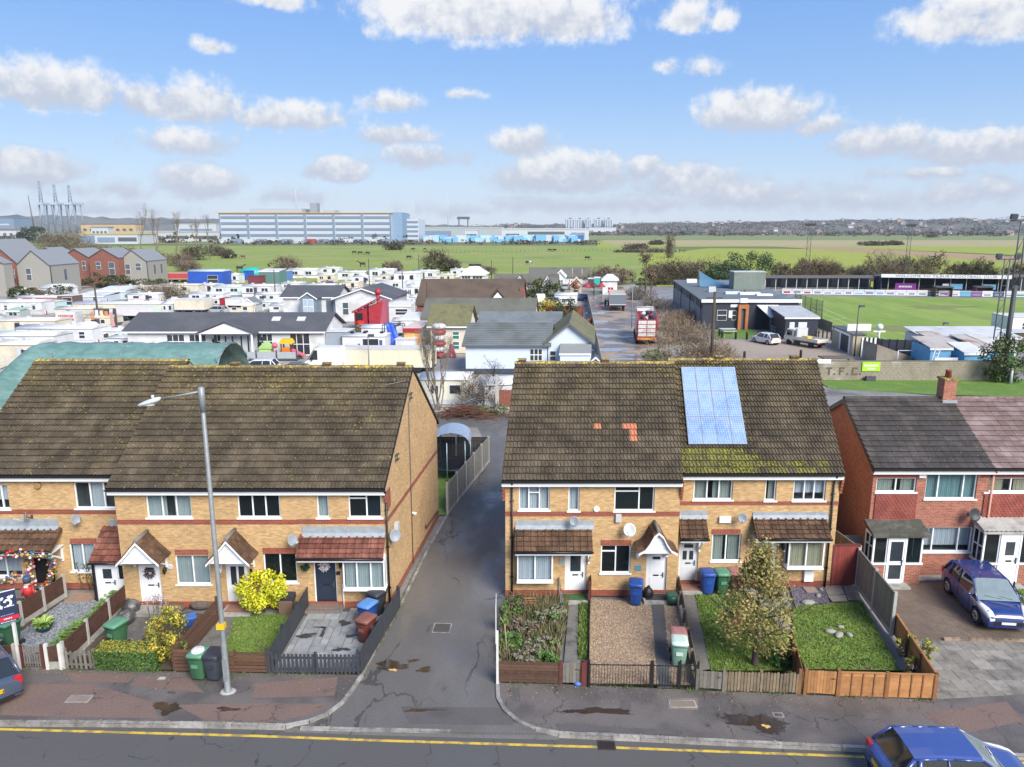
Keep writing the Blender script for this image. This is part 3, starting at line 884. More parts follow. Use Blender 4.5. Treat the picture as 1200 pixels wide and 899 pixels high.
def H0(s):
 b=MB(s.skew);x=s.W+.05
 b.tube((x,3.9,.1),(x,3.9,7.9),.018,n=6);b.tube((x,3.9,8.35),(x,3.9,8.5),.02,n=6)
 b.obj('cable',Fg,s.t)
 b=MB(s.skew);b.tube((x+.02,6.6,.75),(x+.02,9.3,.55),.05,n=8);b.tube((x+.02,6.6,.75),(x-.05,6.6,.95),.05,n=8);b.obj('waste_pipe',mat('brown_pipe',(.11,.05,.04),.6),s.t)
 for(y,z)in((1.5,5.9),(4.1,7.95)):
  b=MB(s.skew);b.box(x-.02,x+.1,y,y+.3,z,z+.03);b.box(x-.02,x+.1,y,y+.3,z+.22,z+.25);b.box(x+.06,x+.09,y,y+.03,z,z+.25);b.obj('wall_bracket',Fg,s.t)
 b=MB(s.skew);b.box(x-.03,x+.14,1.0,1.28,2.95,3.3);b.obj('meter_cabinet',Fe,s.t)
 b=MB(s.skew);b.tube((x-.06,4.1,2.55),(x+.16,4.1,2.5),.06,n=8);b.obj('flue',Fo,s.t)
 v=MB(s.skew)
 for k in ra(2):v.box(s.W-.02,s.W+.07,-s.ov if k==0 else s.yr,s.yr if k==0 else 2*s.yr+s.ov,0,0)
 v=MB(s.skew)
 for(y0,z0,y1,z1)in((-s.ov,s.ze,s.yr,s.zr),(2*s.yr+s.ov,s.ze,s.yr,s.zr)):
  v.prism([(s.W+.0,y0,z0-.06),(s.W+.0,y1,z1-.06),(s.W+.0,y1,z1+.03),(s.W+.0,y0,z0+.03)],(.075,0,0))
 v.obj('verge',Gw,s.t)
H0(B3)
def Jg(s):
 t=Fa('tv_aerial','thin television aerial lying over the roof tiles of the end house','aerial',(s.X0+2.5,s.Y0+3.9,8.55))
 b=MB();b.tube((-.2,.1,-.05),(-1.0,-.1,-.05),.012,n=5);b.tube((-.3,.0,-.12),(1.5,.15,.25),.012,n=5)
 for i in ra(7):b.tube((-.2+.2*i,-.16,-.05+.04*i),(-.2+.2*i,.2,-.07+.04*i),.007,n=4)
 b.obj('boom',Ft,t)
Jg(B3)
YC=29.30
WC=3.645
C1=FR('yellow brick terraced house by the lane, brown tiled canopy over bay and white door',-.28,YC,WC,group=GT)
C1.window((608,569,644,598),[(.31,0),(.38,.28),(.31,0)],FL)
C1.window((666,569,679,599),[(1,0)],FL)
C1.door((662,648,687,698),FV,style='oval')
C1.shell(left=True,band_px=(640,599.5,605)).tiles(GG);C1.ridge(vents=(612,))
FK(C1,(603,618,694,647),(604,610,696,618),FP,.75,5,11,brackets=(691,))
Gk(C1,(606,649,648,681),.45,FL,n=2)
C1.pipe(601,570,600,692)
GY(C1,-.001,-1)
C2=FR('yellow brick terraced house with orange patched roof tiles and a swept gable door hood',-.28+WC,YC,WC,group=GT)
C2.window((720,568,767,599),[(.63,.24),(.37,0)],[None,None],dark=True)
C2.window((704,639,739,672),[(.5,.2),(.5,0)],[None,None],dark=True);C2.head((704,633,740,639))
C2.door((757,649,781,698),FV,style='plain')
C2.shell(right=True,band_px=(745,599.5,605)).tiles(GG,special=lambda c,r,w,l:FI(w,l,JB)if(c,r)in((0,8),(4,8),(5,8),(5,7),(5,6))else None);C2.ridge(vents=(709,))
Gd(C2,752,790,624,648,1.0,tile_m=FP,swept=True)
GY(C2,WC+.001,1)
YD=30.15
WD=3.50
JM=lambda c,r,w,l:FI(w,l,Ht)if(r<4 and c>0 and not(r==3 and c>9))or(c==0 and r<14 and(r*7)%3==0)else None
D1=FR('yellow brick terraced house with solar panels and moss on its roof and a grey-white door',7.02,YD,WD,group=GT)
D1.window((813,556,859,586),TRI,Gl)
D1.window((834,626,868,658),TWO,Gl);D1.head((834,620,868,626))
D1.door((795.5,635,818,681),JW,style='sun')
D1.shell(left=True,band_px=(850,587.5,592)).tiles(JA,special=JM);D1.ridge(vents=(842,))
FK(D1,(796,606,829,632),(796,598,829,606),FP,.7,5,4,brackets=(822,))
D2=FR('yellow brick end terraced house beside the red gate, brown canopy over a white bay',7.02+WD,YD,WD,group=GT)
D2.window((897,557,910,587),[(1,0)],Gl)
D2.window((930,557,968,587),TRI,FL)
D2.door((886,636,910,684),FV,style='oval')
Jh=lambda c,r,w,l:FI(w,l,Ht)if r<2 and c<10 and(c*5+r)%4 else None
D2.shell(right=True,band_px=(940,587.5,592)).tiles(GG,special=Jh);D2.ridge(vents=(930,))
FK(D2,(884,606,971,632),(882,600,970,606),FP,.8,5,10)
Gk(D2,(924,634,966,665),.5,Hv,n=2)
D2.pipe(968,570,966,685)
GY(D2,WD+.001,1)
q=MB();xx,zz=D2.at(946,682);q.box(xx-.2,xx+.2,-.14,-.002,.3,.95);q.obj('meter_box',Fo,D2.t)
def HO():
 global G5
 G5=Jf()
 s=D1
 L,ang=FJ(-s.ov,s.ze,s.yr,s.zr)
 def Hr(px,py):
  a,b,e=ray(px,py);n=Ve((0,-sin(ang),cos(ang)));p0=Ve((0,s.Y0-s.ov,s.ze+.20))
  tt=n.dot(p0-Ve((0,0,CAM_H)))/n.dot(Ve((a,b,e)));return Ve((a*tt,b*tt,CAM_H+e*tt))
 tl,bl,br=Hr(798,430),Hr(807,520.5),Hr(876,520.5)
 t=Fa('solar_panel_array','blue solar panels in three rows on the mossy roof','solar panels',bl)
 W=(br-bl).length/4;H=(tl-bl).length/3
 sx=(tl.x-bl.x)/(tl-bl).length;H*=sqrt(1-sx*sx);sx=sx/sqrt(1-sx*sx)
 me=MB(sx);me.box(.022,W-.034,.022,H-.036,.0,.022);cm=me.mesh(Wa,G5)
 bm=MB(sx);bm.box(0,W-.012,0,H-.014,-.03,.015);pm=bm.mesh('solar_panel',mat('panel_frame',(.55,.58,.62),.35,.6,var=.05))
 up=(tl-bl)/3
 for r in ra(3):
  for c in ra(4):
   p=Fq('solar_panel',pm,t,Ve((W*c,0,0))+up*r,(ang,0,0))
   Fq(Wa,cm,p,(0,0,0))
 rl=MB()
 for k in(.15,.5,.85):
  for r in ra(3):
   c0=up*(r+k);rl.cbox((W*2+sx*c0.y/max(.2,cos(ang)),c0.y,c0.z-.06),(W*3.8,.05,.05),rx=ang)
 rl.obj('mounting_rail',Ft,t)
HO()
YE=31.15
GE='red-brown brick houses at the right'
WE=5.15
E1=FR('red-brown brick house with dark tiled roof, teal upstairs window and glazed porch',15.92,YE,WE,D=8.6,ze=5.18,zr=7.28,yr=4.3,brick=M_EB,group=GE,skew=K*.95)
E1.window((1027,560,1074,577),TWO,Gl)
E1.window((1085,553.5,1145,585),[(.24,0),(.52,0),(.24,0)],M_TEAL)
E1.window((1078,618,1139,647),[(.24,0),(.52,0),(.24,0)],FL)
E1.shell(left=True,plinth=False).tiles(HG,rows=14,cols=14,flat=True);E1.ridge(HG)
E2=FR('brick house at the right edge with pinkish grey roof and white panelled porch door',15.92+WE,YE,WE,D=8.6,ze=5.18,zr=7.28,yr=4.3,brick=M_EB,group=GE,skew=K*.95)
E2.window((1155,560,1216,577),TWO,Hv)
E2.window((1222,553.5,1282,585),TRI,FL)
E2.window((1224,618,1285,647),TRI,FL)
E2.shell(right=True,plinth=False).tiles(Hc,rows=14,cols=14,flat=True);E2.ridge(Hc)
E1.wall.data.materials[0]=M_EB
Ju=mat('hung_tile',(.21,.045,.032),.75,var=.25,rand=.2,scale=10,rgb2=(.30,.075,.05),f2=(.4,.7),s2=2)
def G0(s,r):
 xa,xb,za,zb=s.rect(r)
 b=MB()
 nx=max(4,round((xb-xa)/.17));nz=max(3,round((zb-za)/.11));w=(xb-xa)/nx;h=(zb-za)/nz
 b.box(xa,xb,-.02,-.001,za,zb)
 for j in ra(nz):
  for i in ra(nx+(j%2)):
   x=xa+w*(i-.5*(j%2));x0,x1=max(x+.004,xa),min(x+w-.004,xb)
   if x1-x0<.03:continue
   z=za+h*j
   y0=-.055+RND.U(-.004,.004)
   xm=(x0+x1)/2
   b.face([(x0,y0,z+.03),(xm,y0,z-.01),(x1,y0,z+.03),(x1,-.03,z+h+.02),(x0,-.03,z+h+.02)])
   b.face([(x0,y0,z+.03),(x0,-.02,z+.03),(xm,-.02,z-.01),(xm,y0,z-.01)]);b.face([(xm,y0,z-.01),(xm,-.02,z-.01),(x1,-.02,z+.03),(x1,y0,z+.03)])
 o=b.obj('hung_tiles',Ju,s.t);o[Vh]=Vk
G0(E1,(1024,579,1073,615));G0(E2,(1151,579,1200,613))
for(s,r)in((E1,(1022,553,1078,559)),(E2,(1150,553,1207,559))):
 xa,xb,za,zb=s.rect(r);MB().box(xa,xb,-.02,-.001,za,zb).obj('panel_board',Ju,s.t)
E1.pipe(1153,556,1150,652,M_COPP,.05)
def Gu(s,r,roof_m,door_px,door_m,style,lab,corr=False):
 d=.8
 xa,za=s.at(r[0],r[3],-d);xb,_=s.at(r[2],r[3],-d);_,zt=s.at(r[0],r[1],-d)
 p=MB();p.box(xa,xb,-d,-.002,0,.95);po=p.obj('porch',M_EB,s.t);po[VD]=lab
 f=MB();f.box(xa-.05,xb+.05,-d-.05,-.002,.95,1.03);f.box(xa,xb,-d,-.002,zt-.14,zt-.02)
 dx0,_=s.at(door_px[0],r[3],-d);dx1,_=s.at(door_px[1],r[3],-d)
 f.box(xa,xa+.08,-d,-d+.08,1.03,zt-.14);f.box(xb-.08,xb,-d,-d+.08,1.03,zt-.14)
 f.box(dx0-.06,dx0,-d-.002,-d+.08,.1,zt-.14);f.box(dx1,dx1+.06,-d-.002,-d+.08,.1,zt-.14)
 for y in(-d*.55,-.08):
  for x in(xa,xb-.06):f.box(x,x+.06,y,y+.06,1.03,zt-.14)
 f.box(xa,xa+.06,-d+.08,-.1,1.72,1.78)
 f.obj('porch_frame',Fo,po)
 for(u0,u1)in((xa+.08,dx0-.06),(dx1+.06,xb-.08)):
  bx(Vx,Gm,po,u0,u1,-d+.03,-d+.042,1.03,zt-.14)
 for x in(xa+.02,xb-.03):
  bx(Vx,Gm,po,x,x+.012,-d+.08,-.1,1.03,zt-.14)
 Gq(po,dx0,dx1,.12,zt-.14,-d-.045,door_m,style,None,Fo)
 rf=MB()
 x0,x1=xa-.12,xb+.2
 if corr:
  n=24
  pts0=[(x0+(x1-x0)*i/n,-d-.15,zt+.03+.035*(i%2))for i in ra(n+1)];pts1=[(a,0,z+.28)for a,_,z in pts0]
  rf.loft([pts0,pts1],close=False,caps=False);rf.prism([(x0,-d-.12,zt-.02),(x0,0,zt+.25),(x0,0,zt+.1),(x0,-d-.12,zt-.12)],(x1-x0,0,0),0)
 else:
  rf.prism([(x0,-d-.18,zt+.06),(x0,0,zt+.42),(x0,0,zt+.28),(x0,-d-.18,zt-.06)],(x1-x0,0,0))
 rf.obj(V1,roof_m,po)
 bx('step',F7,po,dx0-.15,dx1+.15,-d-.5,-d,0,.1)
 return po
M_FELT=mat('mossy_felt',(.062,.064,.05),.9,var=.35,scale=6,rgb2=(.11,.105,.09),s2=2.0)
M_CORR=mat('corrugated_sheet',(.40,.39,.36),.7,var=.2,scale=5,rgb2=(.26,.25,.22),s2=2.0)
Gu(E1,(1019,627,1077,680),M_FELT,(1036,1057),Fo,'full','white glazed porch under a mossy roof')
Gu(E2,(1147,622,1203,678),M_CORR,(1166,1190),FV,'half','white porch under a corrugated roof',corr=True)
def J0(s):
 p=A(1107,474,s.Y0+s.yr);x=p.x-s.X0;y=s.yr
 b=MB();b.box(x-.3,x+.3,y-.3,y+.3,s.zr-.5,s.zr+.95);b.box(x-.34,x+.34,y-.34,y+.34,s.zr+.95,s.zr+1.06,1)
 c=b.obj('chimney',[M_EB,G9],s.roof)
 f=MB();f.box(x-.36,x+.36,y-.42,y+.36,s.zr-.28,s.zr-.02);f.obj('chimney_flashing',HB,s.roof)
 f=MB();f.lathe([(.15,0),(.13,.3),(.15,.31),(.15,.36),(.11,.36),(.1,.2)],(x,y,s.zr+1.06),n=10);f.obj('chimney_pot',mat('terracotta',(.28,.075,.04),.8),s.roof)
J0(E1)
s=E1
fb=MB(s.skew);fb.prism([(-.125,-s.ov,s.ze-.22),(-.125,s.yr,s.zr-.22),(-.125,s.yr,s.zr+.02),(-.125,-s.ov,s.ze+.02)],(.02,0,0));fb.prism([(-.125,2*s.yr+s.ov,s.ze-.22),(-.125,s.yr,s.zr-.22),(-.125,s.yr,s.zr+.02),(-.125,2*s.yr+s.ov,s.ze+.02)],(.02,0,0));fb.obj('verge',Gw,s.t)
GI(A1,31,606,FU,.2,-.9,.2,'dark grey satellite dish above the garlanded canopy')
GI(A2,88,609,FU,.2,.9,.2,'grey satellite dish between the garlanded canopy and the red lean-to porch')
GI(B3,342,633,FU,.22,.8,.25,'grey satellite dish left of the red tiled canopy')
GI(C1,673,611,FU,.2,-.2,.3,'grey satellite dish above the brown canopy beside the lane')
GI(C2,738,621,JY,.26,-.35,.3,'large white satellite dish left of the swept gable hood')
GI(D1,870,607,FU,.2,-.2,.2,'pale grey satellite dish between two brown canopies')
GI(E1,1141,603,mat('black_dish',(.03,.032,.036),.5),.27,.1,.3,'black satellite dish beside the pink downpipe')
def H5():
 s=B3;p=A(464,624,YB+.6)
 t=Fa('satellite_dish','grey satellite dish on the corner of the blank side wall','satellite dish',(s.X0+s.W+.02,YB+.5,p.z))
 b=MB();n=14;q=Euler((pi/2-.25,0,.45)).to_matrix();rings=[]
 for(rr,h)in((.02,.0),(.5,-.02),(.85,-.055),(1.0,-.085),(1.02,-.10),(.84,-.085),(.48,-.05),(.02,-.03)):
  rings.append([tuple(Ve((.25,-.2,0))+q@Ve((.24*rr*cos(6.2832*i/n),.27*rr*sin(6.2832*i/n),-h)))for i in ra(n)])
 b.loft(rings);b.obj('dish',FU,t,smooth=True)
 a=MB();a.tube((.25,-.17,0),(.12,0,-.1),.02,n=6);a.tube((.12,0,-.1),(0,0,-.1),.02,n=6);a.obj('wall_arm',Fg,t)
H5()
def Fs(s,px,py,w,h,d,m,name,label,cat,round_=False):
 x,z=s.at(px,py,-d)
 o=MB()
 if round_:o.lathe([(w*.4,-d),(w*.5,-d*.8),(w*.5,-.002)],(0,0,0),n=14,axis='Y')
 else:o.box(-w/2,w/2,-d,-.002,-h/2,h/2)
 ob=o.obj(name,m,None,(s.X0+x,s.Y0,z),bevel=.01 if not round_ else 0)
 return tag(ob,label,cat)
Fs(A1,43,570,.28,.2,.12,mat('rust_vent',(.33,.2,.08),.7),'soffit_lamp','small tan round lamp under the eaves at the far left','lamp',True)
Fs(C2,699,597,.26,.26,.05,Fo,'round_vent','white round vent cover on the red brick band','vent',True)
Fs(C2,725,608,.24,.34,.12,Fe,'alarm_box','grey alarm box above the large white satellite dish','alarm box')
Fs(D1,850,609.5,.5,.28,.12,Fo,'alarm_box','wide white alarm box between two brown canopies','alarm box')
Fs(B1,199,664.5,.26,.26,.03,Fe,Wb,'round grey plaque beside the wreathed door','plaque',True)
Fs(C2,748,666,.26,.24,.03,mat('blue_plaque',(.10,.28,.36),.5),Wb,'small teal plaque beside the white door under the swept gable','plaque')
Fs(C1,658,658,.2,.22,.03,mat('teal_plaque',(.20,.36,.38),.5),Wb,'pale teal plaque left of the oval-glass white door','plaque')
Fs(B2,294,669,.1,.16,.05,Fl,V3,'black doorbell box right of the twin-glass door',V3)
Fs(B3,396,672,.16,.14,.05,Fl,V3,'black doorbell box right of the navy door',V3)
Fs(E1,1082,556,.3,.34,.1,M_UPS,'alarm_box','cream alarm box under the eaves left of the teal window','alarm box')
# ground, road, lane, pavements
Z_ROAD,Z_LANE=-.13,-.05
JL=mat('rough_ground',(.13,.155,.05),.95,var=.25,scale=.6,rgb2=(.16,.14,.075),s2=.01)
M_ROAD=mat('road_asphalt',(.096,.092,.087),.7,var=.22,scale=30,rgb2=(.10,.099,.099),s2=.35,f2=(.35,.7),bump=.25,rough2=.5,detail=6,rgb3=(.15,.15,.15),f3=(.72,.75),s3=14,cracks=.5)
Jl=mat('wet_lane_asphalt',(.122,.116,.107),.58,var=.25,scale=20,rgb2=(.15,.143,.133),s2=.5,f2=(.38,.68),bump=.12,rough2=.2,detail=6,stretch=(1.0,.45,1.0),rgb3=(.075,.068,.06),f3=(.66,.74),s3=1.1,cracks=.35)
M_PAVE=mat('pavement_asphalt',(.14,.122,.112),.8,var=.25,scale=14,rgb2=(.098,.088,.082),s2=.5,f2=(.42,.62),bump=.2,rough2=.5,detail=6,rgb3=(.06,.05,.045),f3=(.68,.76),s3=.9,cracks=.6)
HV=mat('reddish_asphalt',(.18,.122,.10),.8,var=.25,scale=14,rgb2=(.165,.115,.097),s2=.7,bump=.2,rough2=.55,rgb3=(.08,.06,.05),f3=(.66,.74),s3=1.2,cracks=.7)
Gx=mat('dark_asphalt_patch',(.105,.097,.092),.75,var=.2,scale=16,rgb2=(.08,.073,.068),s2=.8,bump=.2)
Jj=mat('kerb_concrete',(.30,.285,.26),.8,var=.3,scale=9,rgb2=(.17,.16,.145),s2=1.6,f2=(.4,.65),rand=.2)
M_YEL=mat('road_paint_yellow',(.62,.42,.05),.7,var=.2,scale=7,rgb2=(.33,.24,.07),f2=(.46,.58),s2=3)
HS=mat('puddle_water',(.055,.038,.027),.08,var=.25,scale=3,spec=.7)
GJ=mat(V4,(.075,.052,.036),.95,var=.3,scale=8,rgb2=(.12,.09,.06),s2=2,bump=.5)
Jk=mat('lawn_grass',(.115,.20,.028),.9,var=.3,scale=9,rgb2=(.18,.25,.045),s2=1.3,f2=(.4,.65),bump=.5,rgb3=(.13,.13,.05),f3=(.55,.68),s3=1.6)
GZ=mat('garden_path_concrete',(.17,.16,.145),.85,var=.25,scale=8,rgb2=(.10,.10,.085),s2=1.2,rough2=.5)
b=MB();b.face([(-9000,-200,-.22),(9000,-200,-.22),(9000,12000,-.22),(-9000,12000,-.22)])
o=b.obj('ground',JL);o[Vh]=Vp
KL=[G(x,y,.0)for x,y in((-160,847.5),(0,846),(120,846.5),(240,848),(335,850))]
KR=[G(x,y,.0)for x,y in((655,859),(750,863.5),(850,868.5),(950,873),(1100,880),(1330,892))]
Gp=[G(x,y,.0)for x,y in((335,850),(362,845),(384,836),(402,822),(414,806),(424,791))]
Gb=[G(x,y,.0)for x,y in((583,800),(584,818),(592,832),(606,844),(628,854),(655,859))]
GO=[G(x,y,.0)for x,y in((424,791),(446,748),(470,708),(500,646),(524,604),(572,543))]
road_top=KL+KR
rd=[(-40,KL[0].y+.4,0),]+[tuple(p)for p in KL]+[tuple(G(430,853.5)),tuple(G(540,856.5))]+[tuple(p)for p in KR]+[(60,KR[-1].y-2.0,0),(60,2,0),(-40,2,0)]
Fn('road',[(p[0],p[1]-.02,Z_ROAD)for p in rd],M_ROAD)
lane=[G(335,850)]+Gp[1:]+GO[1:]+[G(572,525),G(560,500),G(505,500),G(505,484),G(612,484),(-.25,45,0),(-.25,29.0,0),G(584,740),G(583,790)]+Gb+[G(540,857.5),G(430,854.5)]
Fn('lane',[(p[0],p[1],Z_LANE)for p in lane],Jl)
lp=MB()
lip=[G(335,850),G(430,853.5),G(540,856.5),G(655,859)]
for i in ra(3):
 a,c=lip[i],lip[i+1]
 lp.face([(a.x,a.y-.16,Z_ROAD+.004),(c.x,c.y-.16,Z_ROAD+.004),(c.x,c.y+.1,Z_LANE+.004),(a.x,a.y+.1,Z_LANE+.004)])
lo=lp.obj('lane_ramp',Jl);lo[Vh]=Vp
def GW(name,pts,m=M_PAVE,z=.0):
 b=MB();P=[Ve((p[0],p[1],z))for p in pts];b.face(P)
 o=b.obj(name,m)
 if o.data.polygons[0].normal.z<0:o.data.flip_normals()
 o[Vh]=Vp
 return o
FR_L=[G(x,y)for x,y in((-160,781),(20,783),(110,785),(205,787),(316,789),(424,791))]
FR_R=[G(x,y)for x,y in((583,800),(690,803),(820,809),(940,814),(1095,820),(1180,800),(1330,806))]
pvl=GW('pavement',list(reversed(FR_L))+KL+Gp[1:-1])
pvr=GW('pavement',FR_R+list(reversed(KR))+list(reversed(Gb))[1:-1])
HH={}
def Gz(parent,pts,stone=.915,w=.13,top=.012,low=-.2):
 for a,c in zip(pts[:-1],pts[1:]):
  d=Ve(c)-Ve(a);n=max(1,round(d.length/stone));l=d.length/n
  for i in ra(n):
   p=Ve(a)+d*((i+.5)/n)
   key=(round(l,2),w)
   if key not in HH:
    b=MB();b.box(-l/2+.006,l/2-.006,-w/2,w/2,low,top);b.prism([(-l/2+.006,-w/2,top),(l/2-.006,-w/2,top),(l/2-.006,w/2,top+.012),(-l/2+.006,w/2,top+.012)],(0,0,-.01));HH[key]=b.mesh('kerb_stone',Jj)
   Fq('kerb_stone',HH[key],parent,(p.x,p.y,RND.U(-.006,.006)),(0,0,atan2(d.y,d.x)+RND.U(-.006,.006)))
Gz(pvl,KL);Gz(pvl,Gp,.5);Gz(pvr,KR);Gz(pvr,Gb,.5)
He=tag(Fa('lane_kerb','low concrete kerb along the left side of the wet lane','kerb',(0,0,0)),None,None,None,Vp)
Gz(He,GO[:5],.915,.1)
Gz(He,[G(352,853.2,Z_LANE),G(528,857.0,Z_LANE)],.915,.11,-.03,-.2)
for pts in(((12,803),(105,801),(178,822),(186,842),(60,840),(0,838)),((78,788),(160,790),(150,800),(84,799)),((205,826),(300,824),(385,825),(365,838),(320,846),(240,844)),((298,801),(396,793),(392,815),(360,817),(296,818)),((165,792),(222,796),(240,812),(180,806),(152,803))):
 Fn(We,pg(.004,*pts),HV)
for pts in(((598,806),(608,806),(610,822),(600,822)),((724,806),(737,806),(740,834),(727,834)),((650,848),(800,856),(800,861),(655,856)),((1080,836),(1180,822),(1200,845),(1120,862))):
 Fn(We,pg(.004,*pts),Gx if pts[0][0]<1000 else HV)
Fn(We,pg(.004,(783,818),(818,818),(818,832),(783,831)),mat('brown_cover',(.20,.16,.12),.8,var=.2))
Fn('road_patch',[(p.x,p.y,Z_ROAD+.004)for p in pg(Z_ROAD,(-100,884),(500,905),(500,930),(-100,905))],mat('road_patch_asphalt',(.10,.097,.093),.65,var=.2,scale=28,bump=.2))
Fn('road_patch',[(p.x,p.y,Z_LANE+.004)for p in pg(Z_LANE,(470,828),(620,830),(600,850),(480,848))],Gx)
yl=MB()
YL=[(-160,851),(0,854.5),(150,858.5),(300,862.5),(450,868),(600,872.5),(700,875.5)]
YR=[(722,876.2),(850,881),(950,884.5),(1100,890.5),(1300,898)]
for L_ in(YL,YR):
 for i in ra(len(L_)-1):
  a=G(*L_[i],Z_ROAD+.004);c=G(*L_[i+1],Z_ROAD+.004)
  yl.face([(a.x,a.y-.055,a.z),(c.x,c.y-.055,c.z),(c.x,c.y+.055,c.z),(a.x,a.y+.055,a.z)])
o=yl.obj('yellow_line',M_YEL);o[Vh]=Vp
def drain():
 p=G(711,875.5,Z_ROAD)
 t=Fa('drain_grate','iron drain grate in the gutter where the yellow line breaks','drain',(p.x,p.y+.06,p.z+.004),-.05)
 m=mat('rusty_iron',(.06,.045,.038),.7,.3,var=.3)
 b=MB();b.box(-.27,.27,-.2,-.16,0,.018);b.box(-.27,.27,.16,.2,0,.018);b.box(-.27,-.23,-.16,.16,0,.018);b.box(.23,.27,-.16,.16,0,.018);b.box(-.23,.23,-.16,.16,0,.003,1);b.obj('frame',[m,Fl],t)
 s=MB();s.box(-.012,.012,-.16,.16,0,.016);me=s.mesh('bar',m)
 for i in ra(8):Fq('bar',me,t,(-.196+.056*i,0,.001),(0,0,.25))
drain()
def Gn(m):
 t=NT(m.node_tree);out=[q for q in t.n if q.type==VY][0];bs=t.n[Vq]
 a=t.node('ShaderNodeAttribute',attribute_name='rim');g=t.node(VE)
 k=t.math(Vd,a.outputs['Fac'],t.math(Va,t.math(Vf,t.noise(g.outputs[Vv],3.5,5.0,.6),.5),.9))
 mx=t.node(V0);tr=t.node(VZ)
 t.l.new(t.math(Va,t.ramp(k,.98,.72),.9),mx.inputs[0]);t.l.new(tr.outputs[0],mx.inputs[1]);t.l.new(bs.outputs[0],mx.inputs[2]);t.l.new(mx.outputs[0],out.inputs[0])
 return m
Gn(HS)
def blob(name,px,py,rx,ry,z,m,label,cat,seed,kind=None,squash=.4):
 r=Rn(seed);c=G(px,py,z);pts=[]
 n=36
 for i in ra(n):
  a=6.2832*i/n;k=1+.26*sin(2*a+seed)+.2*sin(3*a+2*seed)+.14*sin(5*a+3*seed)+.08*sin(9*a+seed)+r.U(-.05,.05)
  pts.append((rx*k*cos(a),ry*k*sin(a),0))
 b=MB();b.v=[(0,0,0)]+pts;b.f=[(0,i+1,(i+1)%n+1)for i in ra(n)];b.m=[0]*n
 o=b.obj(name,m,None,c);at=o.data.attributes.new('rim','FLOAT','POINT');at.data.foreach_set('value',[.0]+[1.0]*n)
 return tag(o,label,cat,None,kind)
for i,(x,y,rx,ry,z,lab)in en([(196,829,.5,.32,.006,'brown puddle on the left pavement below the parked wheelie bins'),(460,780,.75,.28,Z_LANE+.006,'brown puddle in the lane mouth with a yellow scrap in it'),(497,785,.3,.16,Z_LANE+.006,'small puddle at the middle of the lane mouth'),(484,774,.25,.1,Z_LANE+.006,'thin sliver of water above the small lane puddle'),(496,832,.55,.10,Z_LANE+.008,'long narrow puddle across the lane mouth'),(700,833,1.0,.22,.006,'long brown puddle on the pavement in front of the railings'),(888,846,.95,.5,.006,'wide brown puddle on the pavement near the orange fence'),(268,831,.5,.1,.008,'thin damp streak on the pavement right of the lamp post')]):
 blob(VI,x,y,rx,ry,z,HS,lab,VI,i+3)
for i,(x,y)in en(((461,785),(898,851))):
 blob('leaf_litter',x,y,.13,.08,Z_LANE+.012 if i==0 else .012,mat('yellow_leaf',(.62,.40,.12),.7),('yellow scrap lying in the lane puddle','yellow leaves floating in the wide pavement puddle')[i],'litter',40+i)
def Gy(px,py,w,d,z,m,label,rz=.0):
 t=Fa('manhole_cover',label,'manhole cover',G(px,py,z),rz)
 bx('frame',Jj,t,-w/2,w/2,-d/2,d/2,0,.008)
 bx('lid',m,t,-w/2+.05,w/2-.05,-d/2+.05,d/2-.05,.008,.012)
Ji=mat('cast_iron',(.10,.092,.085),.6,.2,var=.3,scale=16)
Gy(518,736,.72,.72,Z_LANE+.002,Ji,'square iron cover in the lane beside the charcoal fence',-.05)
Gy(577,587,.62,.72,Z_LANE+.002,mat('pale_cover',(.22,.22,.22),.5,var=.2),'pale square cover in the lane beside the brick house corner',-.05)
Gy(93,819,.78,.42,.005,mat('pink_cover',(.24,.19,.165),.8,var=.2),'pinkish rectangular cover on the left pavement')
Gy(190,795,.3,.2,.005,Fe,'small oval grey cover on the pavement left of the bins')
Gy(800,825,.9,.4,.009,mat('tan_cover',(.21,.17,.13),.8,var=.2),'tan rectangular cover on the pavement outside the railings')
Gy(912,838,.35,.25,.005,Ji,'small iron cover beside the wide pavement puddle')
# gardens
M_TAN=mat('tan_stone',(.33,.24,.16),.85,var=.25,rgb2=(.44,.35,.26),s2=9,scale=12)
JJ=mat('grey_stone',(.20,.22,.245),.85,var=.25,rgb2=(.30,.32,.345),s2=9,scale=12)
JU=mat('purple_slate',(.13,.115,.145),.7,var=.25,rgb2=(.20,.18,.215),s2=9,scale=12)
Jv=mat('tan_gravel_bed',(.22,.155,.10),.95,var=.3,scale=18,rgb2=(.30,.22,.15),s2=6)
JZ=mat('grey_gravel_bed',(.14,.15,.165),.95,var=.3,scale=18)
JE=mat('slate_bed',(.085,.075,.095),.95,var=.3,scale=18)
M_SLAB=mat('pale_paving_slab',(.30,.31,.315),.7,var=.18,scale=6,rand=.18,rgb2=(.23,.235,.235),s2=2.0)
HP=mat('grey_paving_slab',(.25,.23,.195),.85,var=.25,scale=6,rand=.25,rgb2=(.155,.145,.125),s2=1.2,rough2=.45)
M_BLOCK=Fy('driveway_block',(.135,.098,.075),(.105,.078,.062),(.07,.06,.05),.35,bw=.2,bh=.1,stain=.5)
